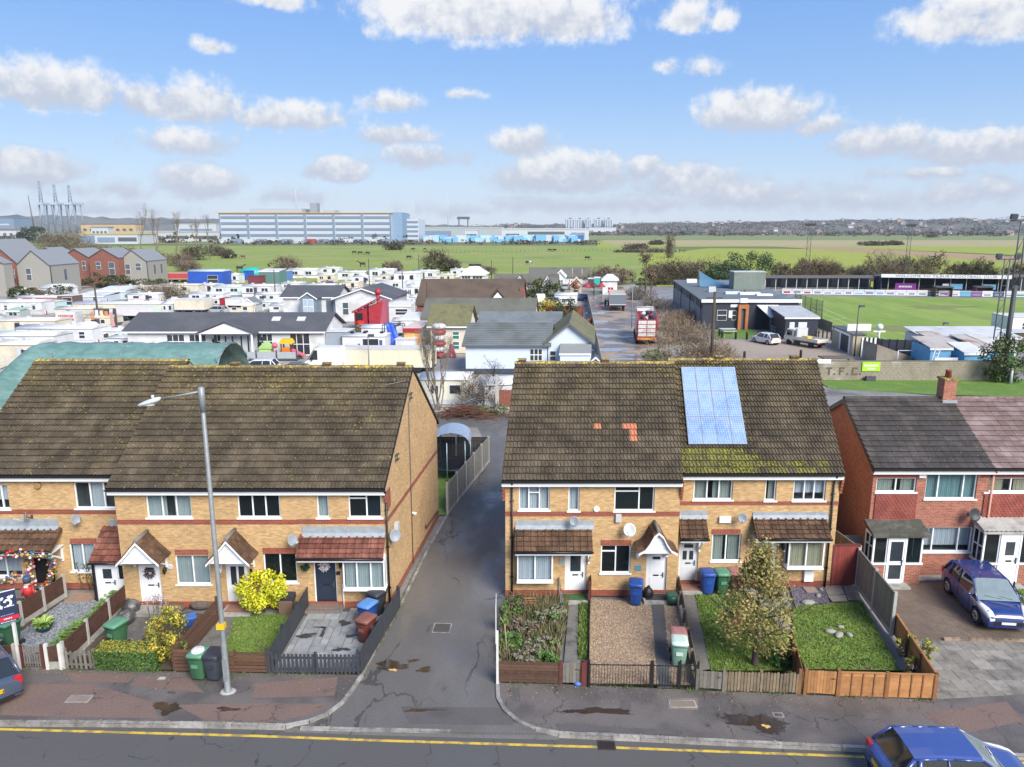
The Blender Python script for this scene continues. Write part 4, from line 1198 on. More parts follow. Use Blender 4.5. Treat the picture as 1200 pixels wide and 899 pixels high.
def Hb():
 m=bpy.data.materials.new('block_paving');m.use_nodes=True
 t=NT(m.node_tree);bs=t.n[Vq];g=t.node(VE)
 mp=t.node('ShaderNodeMapping');t.l.new(g.outputs[Vv],mp.inputs[0]);mp.inputs['Rotation'].default_value=(0,0,R(42))
 b=t.node('ShaderNodeTexBrick');t.l.new(mp.outputs[0],b.inputs[VO]);b.inputs[VH].default_value=1
 b.inputs['Brick Width'].default_value=.21;b.inputs['Row Height'].default_value=.105;b.inputs['Mortar Size'].default_value=.006
 b.inputs['Color1'].default_value=(.20,.15,.115,1);b.inputs['Color2'].default_value=(.15,.115,.09,1);b.inputs['Mortar'].default_value=(.06,.055,.045,1)
 n=t.noise(g.outputs[Vv],.55,5.0,.6);k=t.math(Vd,.45,t.math(Va,n,1.1))
 col=t.mix(1.0,b.outputs[0],t.comb(k,k,t.math(Va,k,.97)),Va)
 t.l.new(col,bs.inputs[Vs]);
 mr=t.node(V7);t.l.new(n,mr.inputs[0]);mr.inputs[1].default_value=.35;mr.inputs[2].default_value=.65;mr.inputs[3].default_value=.35;mr.inputs[4].default_value=.8
 t.l.new(mr.outputs[0],bs.inputs[Vu])
 bp=t.node(VW);bp.invert=True;bp.inputs[VX].default_value=.5;bp.inputs[VQ].default_value=.01;t.l.new(b.outputs['Fac'],bp.inputs['Height']);t.l.new(bp.outputs[0],bs.inputs[VR])
 return m
def HC(p,poly):
 x,y=p;c=False;n=len(poly)
 for i in ra(n):
  x0,y0=poly[i][0],poly[i][1];x1,y1=poly[(i+1)%n][0],poly[(i+1)%n][1]
  if(y0>y)!=(y1>y)and x<(x1-x0)*(y-y0)/(y1-y0)+x0:c=not c
 return c
def Ho(poly,n,rnd):
 xs=[p[0]for p in poly];ys=[p[1]for p in poly];out=[];g=0
 while len(out)<n and g<n*30:
  g+=1;p=(rnd.U(min(xs),max(xs)),rnd.U(min(ys),max(ys)))
  if HC(p,poly):out.append(p)
 return out
def area(poly):
 return abs(sum(poly[i][0]*poly[(i+1)%len(poly)][1]-poly[(i+1)%len(poly)][0]*poly[i][1]for i in ra(len(poly))))/2
def GK(name,poly,z,m_bed,m_stone,dens,size,seed,tagv):
 Fn(name+'_bed',[(p[0],p[1],z)for p in poly],m_bed)
 r=Rn(seed);b=MB()
 for(x,y)in Ho(poly,int(area(poly)*dens),r):
  s=size*r.U(.6,1.4);a=r.U(0,6.28);h=s*r.U(.5,.9)
  pts=[(x+s*cos(a+k*2.09)*r.U(.7,1.1),y+s*sin(a+k*2.09)*r.U(.7,1.1),z)for k in ra(3)]
  tp=(x+r.U(-.3,.3)*s,y+r.U(-.3,.3)*s,z+h)
  for k in ra(3):b.face([pts[k],pts[(k+1)%3],tp])
 o=b.obj(name,m_stone);tag(o,tagv[0],tagv[1],None,Vk)
HW=Fb('grass_blade',(.085,.155,.025),(.22,.28,.075))
def G2(poly,z,dens,seed,label,h=.055,m=None,bed=None,name='lawn'):
 Fn(name,[(p[0],p[1],z)for p in poly],bed or Jk)
 r=Rn(seed);b=MB()
 for(x,y)in Ho(poly,int(area(poly)*dens),r):
  hh=h*r.U(.5,1.3);a=r.U(0,6.28);w=.03*r.U(.6,1.3)
  b.face([(x-w*cos(a),y-w*sin(a),z),(x+w*cos(a),y+w*sin(a),z),(x+r.U(-.5,.5)*hh,y+r.U(-.5,.5)*hh,z+hh)])
 tag(b.obj('grass',m or HW),label,'grass',None,Vk)
def V2(*pts):return[tuple(G(x,y)[:2])for x,y in pts]
def Fr(b,c,rad,n,size,rnd,clumps=14,nm=2,flat=.0,surface=.55,power=1.0,up=.3):
 cl=[]
 for i in ra(clumps):
  while True:
   p=Ve((rnd.U(-1,1),rnd.U(-1,1),rnd.U(-1,1)))
   if p.length<=1:break
  l=p.length or 1
  p=p/l*(l**(1-surface))
  cl.append((p,rnd.U(.22,.42),rnd.randrange(nm)))
 for i in ra(n):
  p,s,mi=cl[i%clumps]
  while True:
   d=Ve((rnd.U(-1,1),rnd.U(-1,1),rnd.U(-1,1)))
   if d.length<=1:break
  q=p+d*s
  P=Ve((c[0]+q.x*rad[0],c[1]+q.y*rad[1],c[2]+q.z*rad[2]))
  if P.z<.02:P.z=rnd.U(.02,.1)
  nrm=(d+Ve((0,0,up))+Ve((rnd.N(0,.6),rnd.N(0,.6),rnd.N(0,.6)))).normalized()
  u=nrm.orthogonal().normalized();v=nrm.cross(u)
  a=rnd.U(0,6.28);u,v=u*cos(a)+v*sin(a),v*cos(a)-u*sin(a)
  s1=size*rnd.U(.6,1.3)
  m=mi if rnd.random()<.75 else rnd.randrange(nm)
  b.face([P-u*s1,P+v*s1*.55,P+u*s1,P-v*s1*.55],m)
def limb(b,p,d,L,r,depth,rnd,spread=.5,up=.15,n=5,tips=None,m=0,kids=(2,3),taper=.62):
 q=p+d*L
 mid=(p+q)/2+Ve((rnd.U(-1,1),rnd.U(-1,1),rnd.U(-.3,.3)))*L*.07
 b.tube(p,mid,r,r*.85,n=n,m=m,caps=False);b.tube(mid,q,r*.85,r*taper,n=n,m=m,caps=False)
 if depth==0:
  if tips is not None:tips.append(q)
  return
 for k in ra(rnd.randint(*kids)):
  dd=(d+Ve((rnd.U(-1,1),rnd.U(-1,1),rnd.U(-.4,1)))*spread+Ve((0,0,up))).normalized()
  f=rnd.U(.55,1.0)
  limb(b,p+(q-p)*f,dd,L*rnd.U(.58,.8),r*.55,depth-1,rnd,spread,up,max(3,n-1),tips,m,kids,taper)
Hp=mat('bark',(.075,.06,.048),.95,var=.3,scale=9)
M_TWIG=mat('twig',(.12,.095,.075),.95,var=.2)
gA2=V2((78,702),(150,704),(146,716),(80,780),(28,778),(22,742))
GK('grey_gravel',gA2,.012,JZ,JJ,420,.035,5,('loose grey gravel in the front garden behind the sale board','gravel'))
gA1=V2((-60,700),(76,702),(20,742),(10,778),(-120,778));Fn(V4,[(p[0],p[1],.006)for p in gA1],GJ)
gB1=V2((150,708),(256,722),(206,785),(78,784),(92,764));Fn(V4,[(p[0],p[1],.006)for p in gB1],GJ)
Fn(VS,pg(.014,(160,712),(187,712),(170,742),(150,782),(120,782),(150,735)),GZ)
gB2=V2((262,722),(362,712),(314,787),(206,787),(256,724))
G2(V2((274,724),(356,716),(316,784),(258,785)),.012,420,8,'short green grass on the little lawn left of the charcoal fence',m=HW)
Fn(VS,pg(.009,(256,722),(276,720),(256,785),(205,786)),GZ)
def patio():
 base=Fa('patio','pale grey paved patio with damp patches behind the charcoal picket fence','patio',G(372,760,.0))
 base[Vh]=Vp
 o0=base.location
 poly=V2((366,712),(462,712),(420,788),(320,788))
 bed=MB();bed.face([(x-o0.x,y-o0.y,.004)for x,y in poly]);bd=bed.obj('patio_bed',Gx,base)
 if bd.data.polygons[0].normal.z<0:bd.data.flip_normals()
 x0=min(p[0]for p in poly);y0=min(p[1]for p in poly)
 u=.30
 sizes=[(2,2),(3,2),(2,1),(2,3),(1,2),(3,3),(1,1),(2,2)]
 occ=set();r=Rn(4)
 for j in ra(14):
  for i in ra(14):
   if(i,j)in occ:continue
   c=(x0+(i+.5)*u,y0+(j+.5)*u)
   opts=[s_ for s_ in sizes if all((i+a,j+q)not in occ for a in ra(s_[0])for q in ra(s_[1]))]
   s_=r.choice(opts)if opts else(1,1)
   for a in ra(s_[0]):
    for q in ra(s_[1]):occ.add((i+a,j+q))
   cor=[(x0+(i+a)*u,y0+(j+q)*u)for a,q in((.04,.04),(s_[0]-.04,.04),(s_[0]-.04,s_[1]-.04),(.04,s_[1]-.04))]
   ctr=(sum(p[0]for p in cor)/4,sum(p[1]for p in cor)/4)
   cl=Hd(cor,poly)
   if len(cl)<3 or area(cl)<.02:continue
   m=MB();m.prism([(x-o0.x,y-o0.y,.006)for x,y in cl],(0,0,.03));m.obj(V5,M_SLAB,base,fix=True)
def Hd(sub,clip):
 a2=sum(clip[i][0]*clip[(i+1)%len(clip)][1]-clip[(i+1)%len(clip)][0]*clip[i][1]for i in ra(len(clip)))
 cl=clip if a2>0 else list(reversed(clip));out=list(sub)
 for i in ra(len(cl)):
  a,c=cl[i],cl[(i+1)%len(cl)]
  side=lambda p:(c[0]-a[0])*(p[1]-a[1])-(c[1]-a[1])*(p[0]-a[0])
  inp,out=out,[]
  for k in ra(len(inp)):
   p,q=inp[k],inp[(k+1)%len(inp)];sp,sq=side(p),side(q)
   if sp>=0:out.append(p)
   if(sp>=0)!=(sq>=0):
    f=sp/(sp-sq);out.append((p[0]+(q[0]-p[0])*f,p[1]+(q[1]-p[1])*f))
  if not out:break
 return out
patio()
DAMP=Gn(mat('damp_patch',(.05,.052,.055),.35))
for i,(x,y,rx,ry)in en(((404,730,.3,.22),(378,742,.1,.3),(358,745,.45,.18),(412,745,.22,.14),(400,761,.3,.16),(376,735,.22,.1))):
 blob(VI,x,y,rx,ry,.041,DAMP,('damp dark patch on the patio in front of the bins','damp dark patch on the patio nearest the doorstep','damp dark patch on the patio beside the left fence','small damp patch on the patio beside the red bin','damp dark patch on the patio behind the pickets','thin damp patch at the centre of the patio')[i],VI,60+i)
st=MB();st.box(-.75,.75,-.55,0,0,.13);st.box(-.6,.6,-.4,0,.13,.2);p=G(381,712);tag(st.obj(Vt,mat('stone_step',(.16,.15,.14),.9,var=.4,scale=14,rgb2=(.24,.12,.08),s2=1.5),None,(p.x,YB-.02,0),bevel=.01),'low stone doorstep in front of the navy door',Vt)
gC1=V2((594,701),(668,701),(656,772),(584,798),(583,760));Fn(V4,[(p[0],p[1],.006)for p in gC1],GJ)
Fn(VS,pg(.014,(667,704),(678,704),(676,798),(659,798)),GZ)
G2(V2((679,704),(690,704),(689,772),(677,772)),.012,500,12,'bright green weeds beside the narrow path of the overgrown garden',h=.16)
gC2=V2((692,702),(763,706),(768,772),(771,803),(690,803));GK('tan_gravel',gC2,.012,Jv,M_TAN,380,.036,9,('tan gravel covering the front garden behind the black railings','gravel'))
GK('tan_gravel',V2((778,706),(793,706),(815,803),(785,803)),.012,Jv,M_TAN,380,.036,10,('narrow strip of tan gravel beside the concrete path and the plank fence','gravel'))
Fn(VS,pg(.016,(763,706),(778,706),(788,806),(771,806)),mat('dark_path',(.085,.085,.085),.8,var=.25,scale=8))
Fn(VS,pg(.012,(800,694),(814,694),(833,784),(820,786),(815,770)),GZ)
G2(V2((814,697),(880,697),(925,745),(934,786),(833,786)),.012,420,14,'green grass under the big yellowing tree',h=.075)
G2(V2((930,711),(1010,705),(1055,786),(944,784),(928,748)),.012,420,15,'bright green lawn enclosed by the orange fence')
GK('slate_chips',V2((926,688),(966,688),(972,706),(932,711)),.014,JE,JU,500,.04,16,('purple slate chippings below the white meter box','gravel'))
for i,pts in en((((966,687),(986,687),(990,697),(970,698)),((988,687),(1003,687),(1010,704),(994,704)),((970,699),(991,698),(993,705),(975,705)))):
 w=[Ve(q)for q in pg(.012,*pts)];b=MB();b.prism(w,(0,0,.03));tag(b.obj(V5,HP,fix=True),('left grey paving slab in front of the red gate','right grey paving slab in front of the red gate','broken front paving slab below the red gate')[i],'paving slab')
Fn('driveway',pg(.006,(1010,686),(1200,676),(1330,676),(1330,752),(1116,752),(1062,752)),Hb())
dsl=Fa('slab_apron','grey paving slabs between the block driveway and the pavement','paving',(0,0,0));dsl[Vh]=Vp
apr=V2((1062,752),(1330,752),(1330,806),(1180,800),(1095,820))
bd=MB();bd.face([(x,y,.003)for x,y in apr]);bo=bd.obj('slab_bed',Gx,dsl)
if bo.data.polygons[0].normal.z<0:bo.data.flip_normals()
ax0,ay0=13.0,22.0
for j in ra(8):
 for i in ra(24):
  x=ax0+.62*i+.1*j+(.31 if j%2 else 0);y=ay0+.62*j
  cl=Hd([(x,y),(x+.605,y),(x+.605,y+.605),(x,y+.605)],[tuple(q)for q in V2((1062,752),(1330,752),(1330,806),(1095,820))])
  if len(cl)>=3 and area(cl)>.05:
   m=MB();m.prism([(a,c,RND.U(.004,.008))for a,c in cl],(0,0,.02));m.obj(V5,HP,dsl,fix=True)
de=Fa('driveway_edging','broken row of edging bricks along the foot of the driveway','edging',G(1110,750));o0=de.location
eb=MB();eb.box(-.2,.2,-.06,.06,0,.1);em=eb.mesh('brick',mat('edging_brick',(.26,.19,.13),.85,var=.3,rand=.3))
for i in ra(12):
 q=G(1112+9.5*i,750.5+(.2*i),0);Fq('brick',em,de,(q.x-o0.x,q.y-o0.y,0),(0,0,RND.U(-.06,.06)))
s_=MB();s_.box(-4.3,6,-.5,0,0,.07);tag(s_.obj('house_apron',F7,None,(19.5,YE-.02,0)),None,None,None,Vp)
# fences
Hj=mat('dark_brown_panel',(.085,.040,.026),.8,var=.25,scale=5,rgb2=(.055,.028,.02),s2=2)
H6=mat('brown_board',(.115,.058,.036),.8,var=.3,scale=6,rand=.2,stretch=(1,1,6))
Hs=mat('charcoal_paint',(.042,.047,.056),.65,var=.2,rand=.12)
Gi=mat('weathered_grey_wood',(.17,.155,.13),.9,var=.3,scale=6,rand=.22)
H4=mat('weathered_brown_wood',(.20,.15,.10),.9,var=.3,scale=6,rand=.25)
Jc=mat('orange_wood',(.40,.19,.07),.8,var=.25,scale=6,rand=.15)
Gj=mat('orange_wood_dark',(.26,.115,.045),.8,var=.25,scale=6)
HT=mat('concrete_post',(.40,.39,.36),.85,var=.2,scale=7)
Hx=mat('grey_fence_board',(.20,.18,.155),.9,var=.28,scale=4,rand=.2)
HA=mat('red_gate_board',(.235,.045,.035),.75,var=.2,scale=5,rand=.15)
FY=mat('maroon_wood',(.11,.03,.025),.8,var=.2)
def FT(p0,p1):
 p0,p1=Ve((p0[0],p0[1],0)),Ve((p1[0],p1[1],0));d=p1-p0
 return p0,d.length,atan2(d.y,d.x)
def Fw(p0,p1,h,pw,gap,m,label,group=None,pointed=True,post_every=1.6,rails=(.2,.75),name='picket_fence',post_m=None,uneven=.0,cat=VJ,thick=.02):
 o,L,a=FT(p0,p1);t=Fa(name,label,cat,o,a,group)
 b=MB();b.prism([(-pw/2,0,.04),(pw/2,0,.04),(pw/2,0,h-(pw*.5 if pointed else 0)),(0,0,h),(-pw/2,0,h-(pw*.5 if pointed else 0))],(0,-thick,0))
 me=b.mesh('picket',m);n=max(1,int(L/(pw+gap)))
 for i in ra(n):
  Fq('picket',me,t,((i+.5)*L/n,0,RND.U(-uneven,uneven)),(RND.U(-.01,.01),RND.U(-uneven,uneven)*.6,0))
 for r in rails:
  bx('rail',m,t,0,L,.002,.045,h*r,h*r+.07)
 k=max(1,round(L/post_every))
 pm=MB();pm.box(-.045,.045,.046,.13,0,h+.02);pme=pm.mesh(Vb,post_m or m)
 for i in ra(k+1):Fq(Vb,pme,t,(L*i/k,0,0))
 return t
def Fx(p0,p1,h,n,m,label,group=None,gap=.3,post_every=1.5,post_m=None,posts=True,name='slatted_fence'):
 o,L,a=FT(p0,p1);t=Fa(name,label,VJ,o,a,group);k=max(1,round(L/post_every));s=h/n
 for c in ra(k):
  for i in ra(n):
   b=MB();x0,x1=L*c/k,L*(c+1)/k;y=RND.U(-.004,.004);b.box(x0+.004,x1-.004,-.022+y,y,.05+s*i,.05+s*(i+1)-s*gap);b.obj(Vg,m,t)
 if posts:
  pm=MB();pm.box(-.045,.045,.008,.1,0,h+.06);pme=pm.mesh(Vb,post_m or m)
  for i in ra(k+1):Fq(Vb,pme,t,(L*i/k,0,0))
 return t
def Fi(p0,p1,h,n,m,label,group=None,post_m=None,gravel_board=.22,boards=0,post_h=.08,ph0=None,name='panel_fence',side=1):
 o,L,a=FT(p0,p1);t=Fa(name,label,VJ,o,a,group);w=L/n
 pm=MB();pm.box(-.055,.055,-.055,.055,0,h+post_h);pm.prism([(-.055,-.055,h+post_h),(.055,-.055,h+post_h),(.055,.055,h+post_h),(-.055,.055,h+post_h)],(0,0,.02));pme=pm.mesh(Vb,post_m or HT)
 for i in ra(n+1):Fq(Vb,pme,t,(w*i,0,0))
 for i in ra(n):
  x0,x1=w*i+.057,w*(i+1)-.057
  if gravel_board:
   bx('gravel_board',F7,t,x0,x1,-.02,.02,0,gravel_board)
  z0=gravel_board+.004
  b=MB()
  if boards:
   b.box(x0,x1,-.012,.012,z0+.15,z0+.24);b.box(x0,x1,-.012,.012,h-.25,h-.16);b.box(x0,x1,-.012,.012,(z0+h)/2,(z0+h)/2+.09);b.box(x0,x1,-.03,.03,h-.005,h+.02)
   pn=b.obj('panel',m,t)
   bw=(x1-x0)/boards;q=MB();q.box(.003,bw-.003,-.028*side-.006,-.028*side+.006,z0,h-.01);me=q.mesh(Vg,m)
   for k in ra(boards):Fq(Vg,me,pn,(x0+bw*k,RND.U(-.004,.004),0))
  else:
   b.box(x0,x1,-.016,.016,z0,h);b.box(x0,x1,-.03,.03,h,h+.025)
   for k in ra(5):b.box(x0,x1,-.024,.024,z0+(h-z0)*(k+.8)/5.3,z0+(h-z0)*(k+.8)/5.3+.02)
   b.obj('panel',m,t)
 return t
gB='dark brown panel fences dividing the left gardens'
Fi(G(-2,752),G(77,700),.95,3,Hj,'dark brown panel fence on concrete bases between the garlanded house and the grey gravel',gB)
Fi(G(76,783),G(152,708),.95,3,Hj,'dark brown panel fence with a white concrete base beside the green plants',gB)
Fi(G(-60,783),G(20,784),.9,2,Hj,'low brown panel fence behind the blue-grey parked car',None,gravel_board=.3)
Fi(G(57,784),G(73,784),.85,1,Hj,'short brown panel between white posts right of the garden gate',None,gravel_board=.3,post_m=mat('white_post',(.62,.62,.6),.7,var=.15),post_h=.12)
def FW(p0,p1,h,m,label,n=8,solid=False,top=True,post_m=None):
 o,L,a=FT(p0,p1);t=Fa('garden_gate',label,'gate',o,a)
 q=MB();w=L/n;q.box(-w*(.46 if solid else .22),w*(.46 if solid else .22),-.015,.005,.08,h);me=q.mesh(Vg if solid else 'bar',m)
 for i in ra(n):Fq(Vg if solid else 'bar',me,t,(w*(i+.5),RND.U(-.003,.003),RND.U(-.01,.01)if solid else 0))
 for z in(.18,h*.78):
  bx('rail',m,t,0,L,.006,.03,z,z+.06)
 pm=MB();pm.box(-.05,.05,-.05,.05,0,h+.08);pme=pm.mesh(Vb,post_m or m)
 Fq(Vb,pme,t,(-.07,0,0));Fq(Vb,pme,t,(L+.07,0,0))
 bx('latch',Fl,t,L-.16,L-.04,-.03,-.016,h*.7,h*.73)
 return t
FW(G(29,783),G(50,783),.85,Gi,'weathered slatted garden gate beside the sale board post',7,post_m=FY)
Fw(G(77,784),G(110,785),.75,.085,.07,Gi,'short weathered grey picket fence left of the clipped hedge',uneven=.03)
Fx(G(207,786),G(257,726),.95,7,H6,'brown slatted fence running from the house to the lamp post',Wf)
Fx(G(205,787),G(236,787.5),.85,6,H6,'brown slatted front fence behind the wheelie bins',Wf,gap=.18)
Fx(G(237,787.5),G(315,789),.8,6,H6,'brown slatted front fence of the little lawn',Wf,gap=.25)
Fw(G(317,789),G(364,708),.95,.1,.012,Hs,'charcoal boarded fence between the little lawn and the patio',Wg,pointed=False)
Fw(G(318,790),G(422,791),.8,.085,.055,Hs,'charcoal picket fence along the front of the patio',Wg,pointed=False)
Fw(G(423,791),G(469,712),.95,.1,.008,Hs,'charcoal close-boarded fence between the patio and the lane',Wg,pointed=False)
Fx(G(585,800),G(657,802),.8,7,mat('rough_brown_board',(.105,.055,.036),.9,var=.35,scale=5,rand=.3),'rough brown boards fronting the overgrown garden','rough board fences',gap=.12,post_m=Gi)
FW(G(659,802),G(679,802.5),.82,Gi,'small weathered grey gate of the overgrown garden',5,True,post_m=FY)
b=MB();b.box(-.12,.12,-.06,.06,0,.9);tag(b.obj('gate_post',FY,None,G(685,803)),'thick maroon post between the grey gate and the black railings',Vb)
Fx(G(690,800),G(691.5,708),.22,1,H4,'low timber edging between the overgrown and the gravel garden',None,gap=.05,name='timber_edging',posts=False)
Fx(G(692,708),G(691.5,697),.95,5,FY,'short maroon fence piece against the house wall',None,gap=.05)
def Go(p0,p1,h,label,n,cat='railings',gate=False):
 o,L,a=FT(p0,p1);t=Fa('railings' if not gate else 'railing_gate',label,cat,o,a)
 q=MB();q.tube((0,0,.06),(0,0,h),.009,n=5,m=0);me=q.mesh('bar',Fl)
 for i in ra(n):Fq('bar',me,t,(L*(i+.5)/n,0,0))
 for z in(.1,h*.93):
  bx('rail',Fl,t,0,L,-.012,.012,z,z+.03)
 pm=MB();pm.box(-.03,.03,-.03,.03,0,h+.12);pme=pm.mesh(Vb,Fl);Fq(Vb,pme,t,(0,0,0));Fq(Vb,pme,t,(L,0,0))
 return t
Go(G(690,805),G(762,806),.9,'black metal railings in front of the tan gravel',22)
Go(G(764,806),G(794,807),.9,'black metal gate in the railings at the end of the dark path',9,'gate',True)
Go(G(796,807),G(817,808),.95,'short black railing piece in front of the white-lidded bin',6)
Fx(G(817,806),G(795,690),.55,4,H4,'low brown plank fence between the gravel garden and the tree garden',None,gap=.08)
FW(G(819,808),G(845,810),.72,Gi,'old grey picket gate left of the weathered pickets',6,True)
Fw(G(848,810),G(935,813),.78,.085,.02,H4,'weathered brown picket fence in front of the yellowing tree',uneven=.025)
Fx(G(938,813),G(926,764),.85,5,Gj,'orange plank fence dividing the tree garden from the bright lawn',Wh,gap=.03)
FW(G(945,814),G(978,816),.92,Jc,'orange boarded gate at the corner of the bright lawn',9,True,post_m=Gj)
def GQ(p0,p1,h,n,label,group,battens=3):
 o,L,a=FT(p0,p1);t=Fa('lap_fence',label,VJ,o,a,group);w=L/n
 pm=MB();pm.box(-.05,.05,-.05,.05,0,h+.08);pme=pm.mesh(Vb,Gj)
 for i in ra(n+1):Fq(Vb,pme,t,(w*i,0,0))
 nb=6;s=h/nb
 for i in ra(n):
  x0,x1=w*i+.052,w*(i+1)-.052
  for k in ra(nb):
   b=MB();b.prism([(x0,-.02,.03+s*k),(x0,-.008,.03+s*k),(x0,.002,.03+s*(k+1)+.02),(x0,-.006,.03+s*(k+1)+.02)],(x1-x0,0,0));b.obj(Vg,Jc,t)
  for k in ra(battens+1):
   x=x0+(x1-x0)*k/battens;bx('batten',Gj,t,max(x0,x-.02),min(x1,x+.02),-.04,-.021,.03,h+.02)
  bx('capping',Jc,t,x0,x1,-.045,.03,h+.021,h+.045)
 return t
GQ(G(981,816),G(1094,819),.88,2,'orange lapped fence panels along the front of the bright lawn',Wh,4)
GQ(G(1094,819),G(1047,744),.88,3,'orange lapped fence between the bright lawn and the paved apron',Wh,3)
Fi(G(1044,745),G(1003,688),1.75,2,Hx,'tall weathered fence with concrete posts between the lawn and the driveway',None,boards=10,side=-1)
Fi(G(1003,686),(14.3,36.5),1.8,3,Hx,'tall weathered fence running back between the two terraces',None,boards=10,side=-1)
def JN():
 p0,p1=G(973.5,687),G(1001.5,686.5);o,L,a=FT(p0,p1)
 t=Fa('side_gate','tall red boarded side gate between the end house and the grey fence','gate',o,a);n=9;w=L/n
 q=MB();q.box(.004,w-.004,-.02,0,.05,1.85);me=q.mesh(Vg,HA)
 for i in ra(n):Fq(Vg,me,t,(w*i,RND.U(-.004,.004),0))
 for z in(.3,1.5):
  bx('rail',HA,t,0,L,.002,.03,z,z+.1)
 f=MB();f.box(-.08,0,-.05,.05,0,1.92);f.box(L,L+.08,-.05,.05,0,1.92);f.box(-.08,L+.08,-.05,.05,1.92,1.98);f.obj('gate_frame',FY,t)
 bx('capping',HA,t,0,L,-.03,.03,1.851,1.88)
JN()
b=MB();b.box(-.9,.9,-.03,.03,0,1.7);tag(b.obj('grey_hoarding',mat('grey_sheet',(.20,.21,.22),.7,var=.15),None,G(1003,668)),'plain grey sheet closing the passage behind the red gate','hoarding')
Go(G(1186,700),G(1206,735),.6,'low black railings beside the blue car at the right edge',14)
G2(V2((1186,690),(1230,690),(1230,735),(1206,735)),.012,300,19,'small patch of grass at the right edge beyond the driveway')
LF=Fi(G(524.5,603),G(572.5,542),1.75,5,mat('green_grey_panel',(.185,.175,.145),.9,var=.22,scale=4,rand=.12),'grey panel fence with concrete posts along the lane behind the end house',None,boards=10,side=1)
Fi(G(572.5,542),(G(572.5,542).x-6.5,G(572.5,542).y+.1,0),1.75,3,mat('dark_fence_panel',(.05,.045,.043),.9,var=.2,rand=.1),'dark panel fence across the back of the garden behind the trampoline',None,boards=10,side=1)
Fn('back_garden',[(-4.9,38.2,.004),(G(524.5,603).x,G(524.5,603).y,.004),(G(572.5,542).x,G(572.5,542).y,.004),(-8.5,45.5,.004),(-9,38.2,.004)],Jk)
def H2():
 r=Rn(71);b=MB();lf=MB()
 runs=[(FR_L[1:],620),(FR_R[:5],620),(GO[:4],420),([G(583,796),G(583,730),G(590,702)],160)]
 for pts,n in runs:
  for i in ra(n):
   k=r.randrange(len(pts)-1);f=r.random();p=pts[k].lerp(pts[k+1],f)
   if sin(p.x*2.3)+sin(p.x*5.1+1)+r.N(0,.5)<.15:continue
   x,y=p.x+r.N(0,.05),p.y-abs(r.N(0,.07));h=r.U(.04,.16);a=r.U(0,6.28);w=.022
   b.face([(x-w*cos(a),y-w*sin(a),-.04),(x+w*cos(a),y+w*sin(a),-.04),(x+r.N(0,.06),y+r.N(0,.06),h)])
 for pts,n,sp in((FR_L[1:],260,.5),(FR_R[:5],260,.5),(KL[1:],160,.12),(KR[:4],160,.12),(GO[:4],120,.3)):
  for i in ra(n):
   k=r.randrange(len(pts)-1);p=pts[k].lerp(pts[k+1],r.random());x,y=p.x+r.N(0,.05),p.y-abs(r.N(0,sp))+(.1 if sp<.2 else 0);s=r.U(.015,.04);a=r.U(0,6.28)
   lf.face([(x+s*cos(a+q*1.571)*(1 if q%2 else .6),y+s*sin(a+q*1.571)*(1 if q%2 else .6),.016+r.U(0,.012))for q in ra(4)])
 tag(b.obj('edge_weeds',Fb('edge_weed',(.05,.10,.02),(.14,.21,.05))),'small green weeds along the fence feet and the lane kerb',Vy,None,Vk)
 tag(lf.obj('fallen_leaves',Fb('fallen_leaf',(.20,.13,.06),(.42,.34,.22))),'fallen leaves and litter scattered along pavements and kerbs','leaves',None,Vk)
H2()
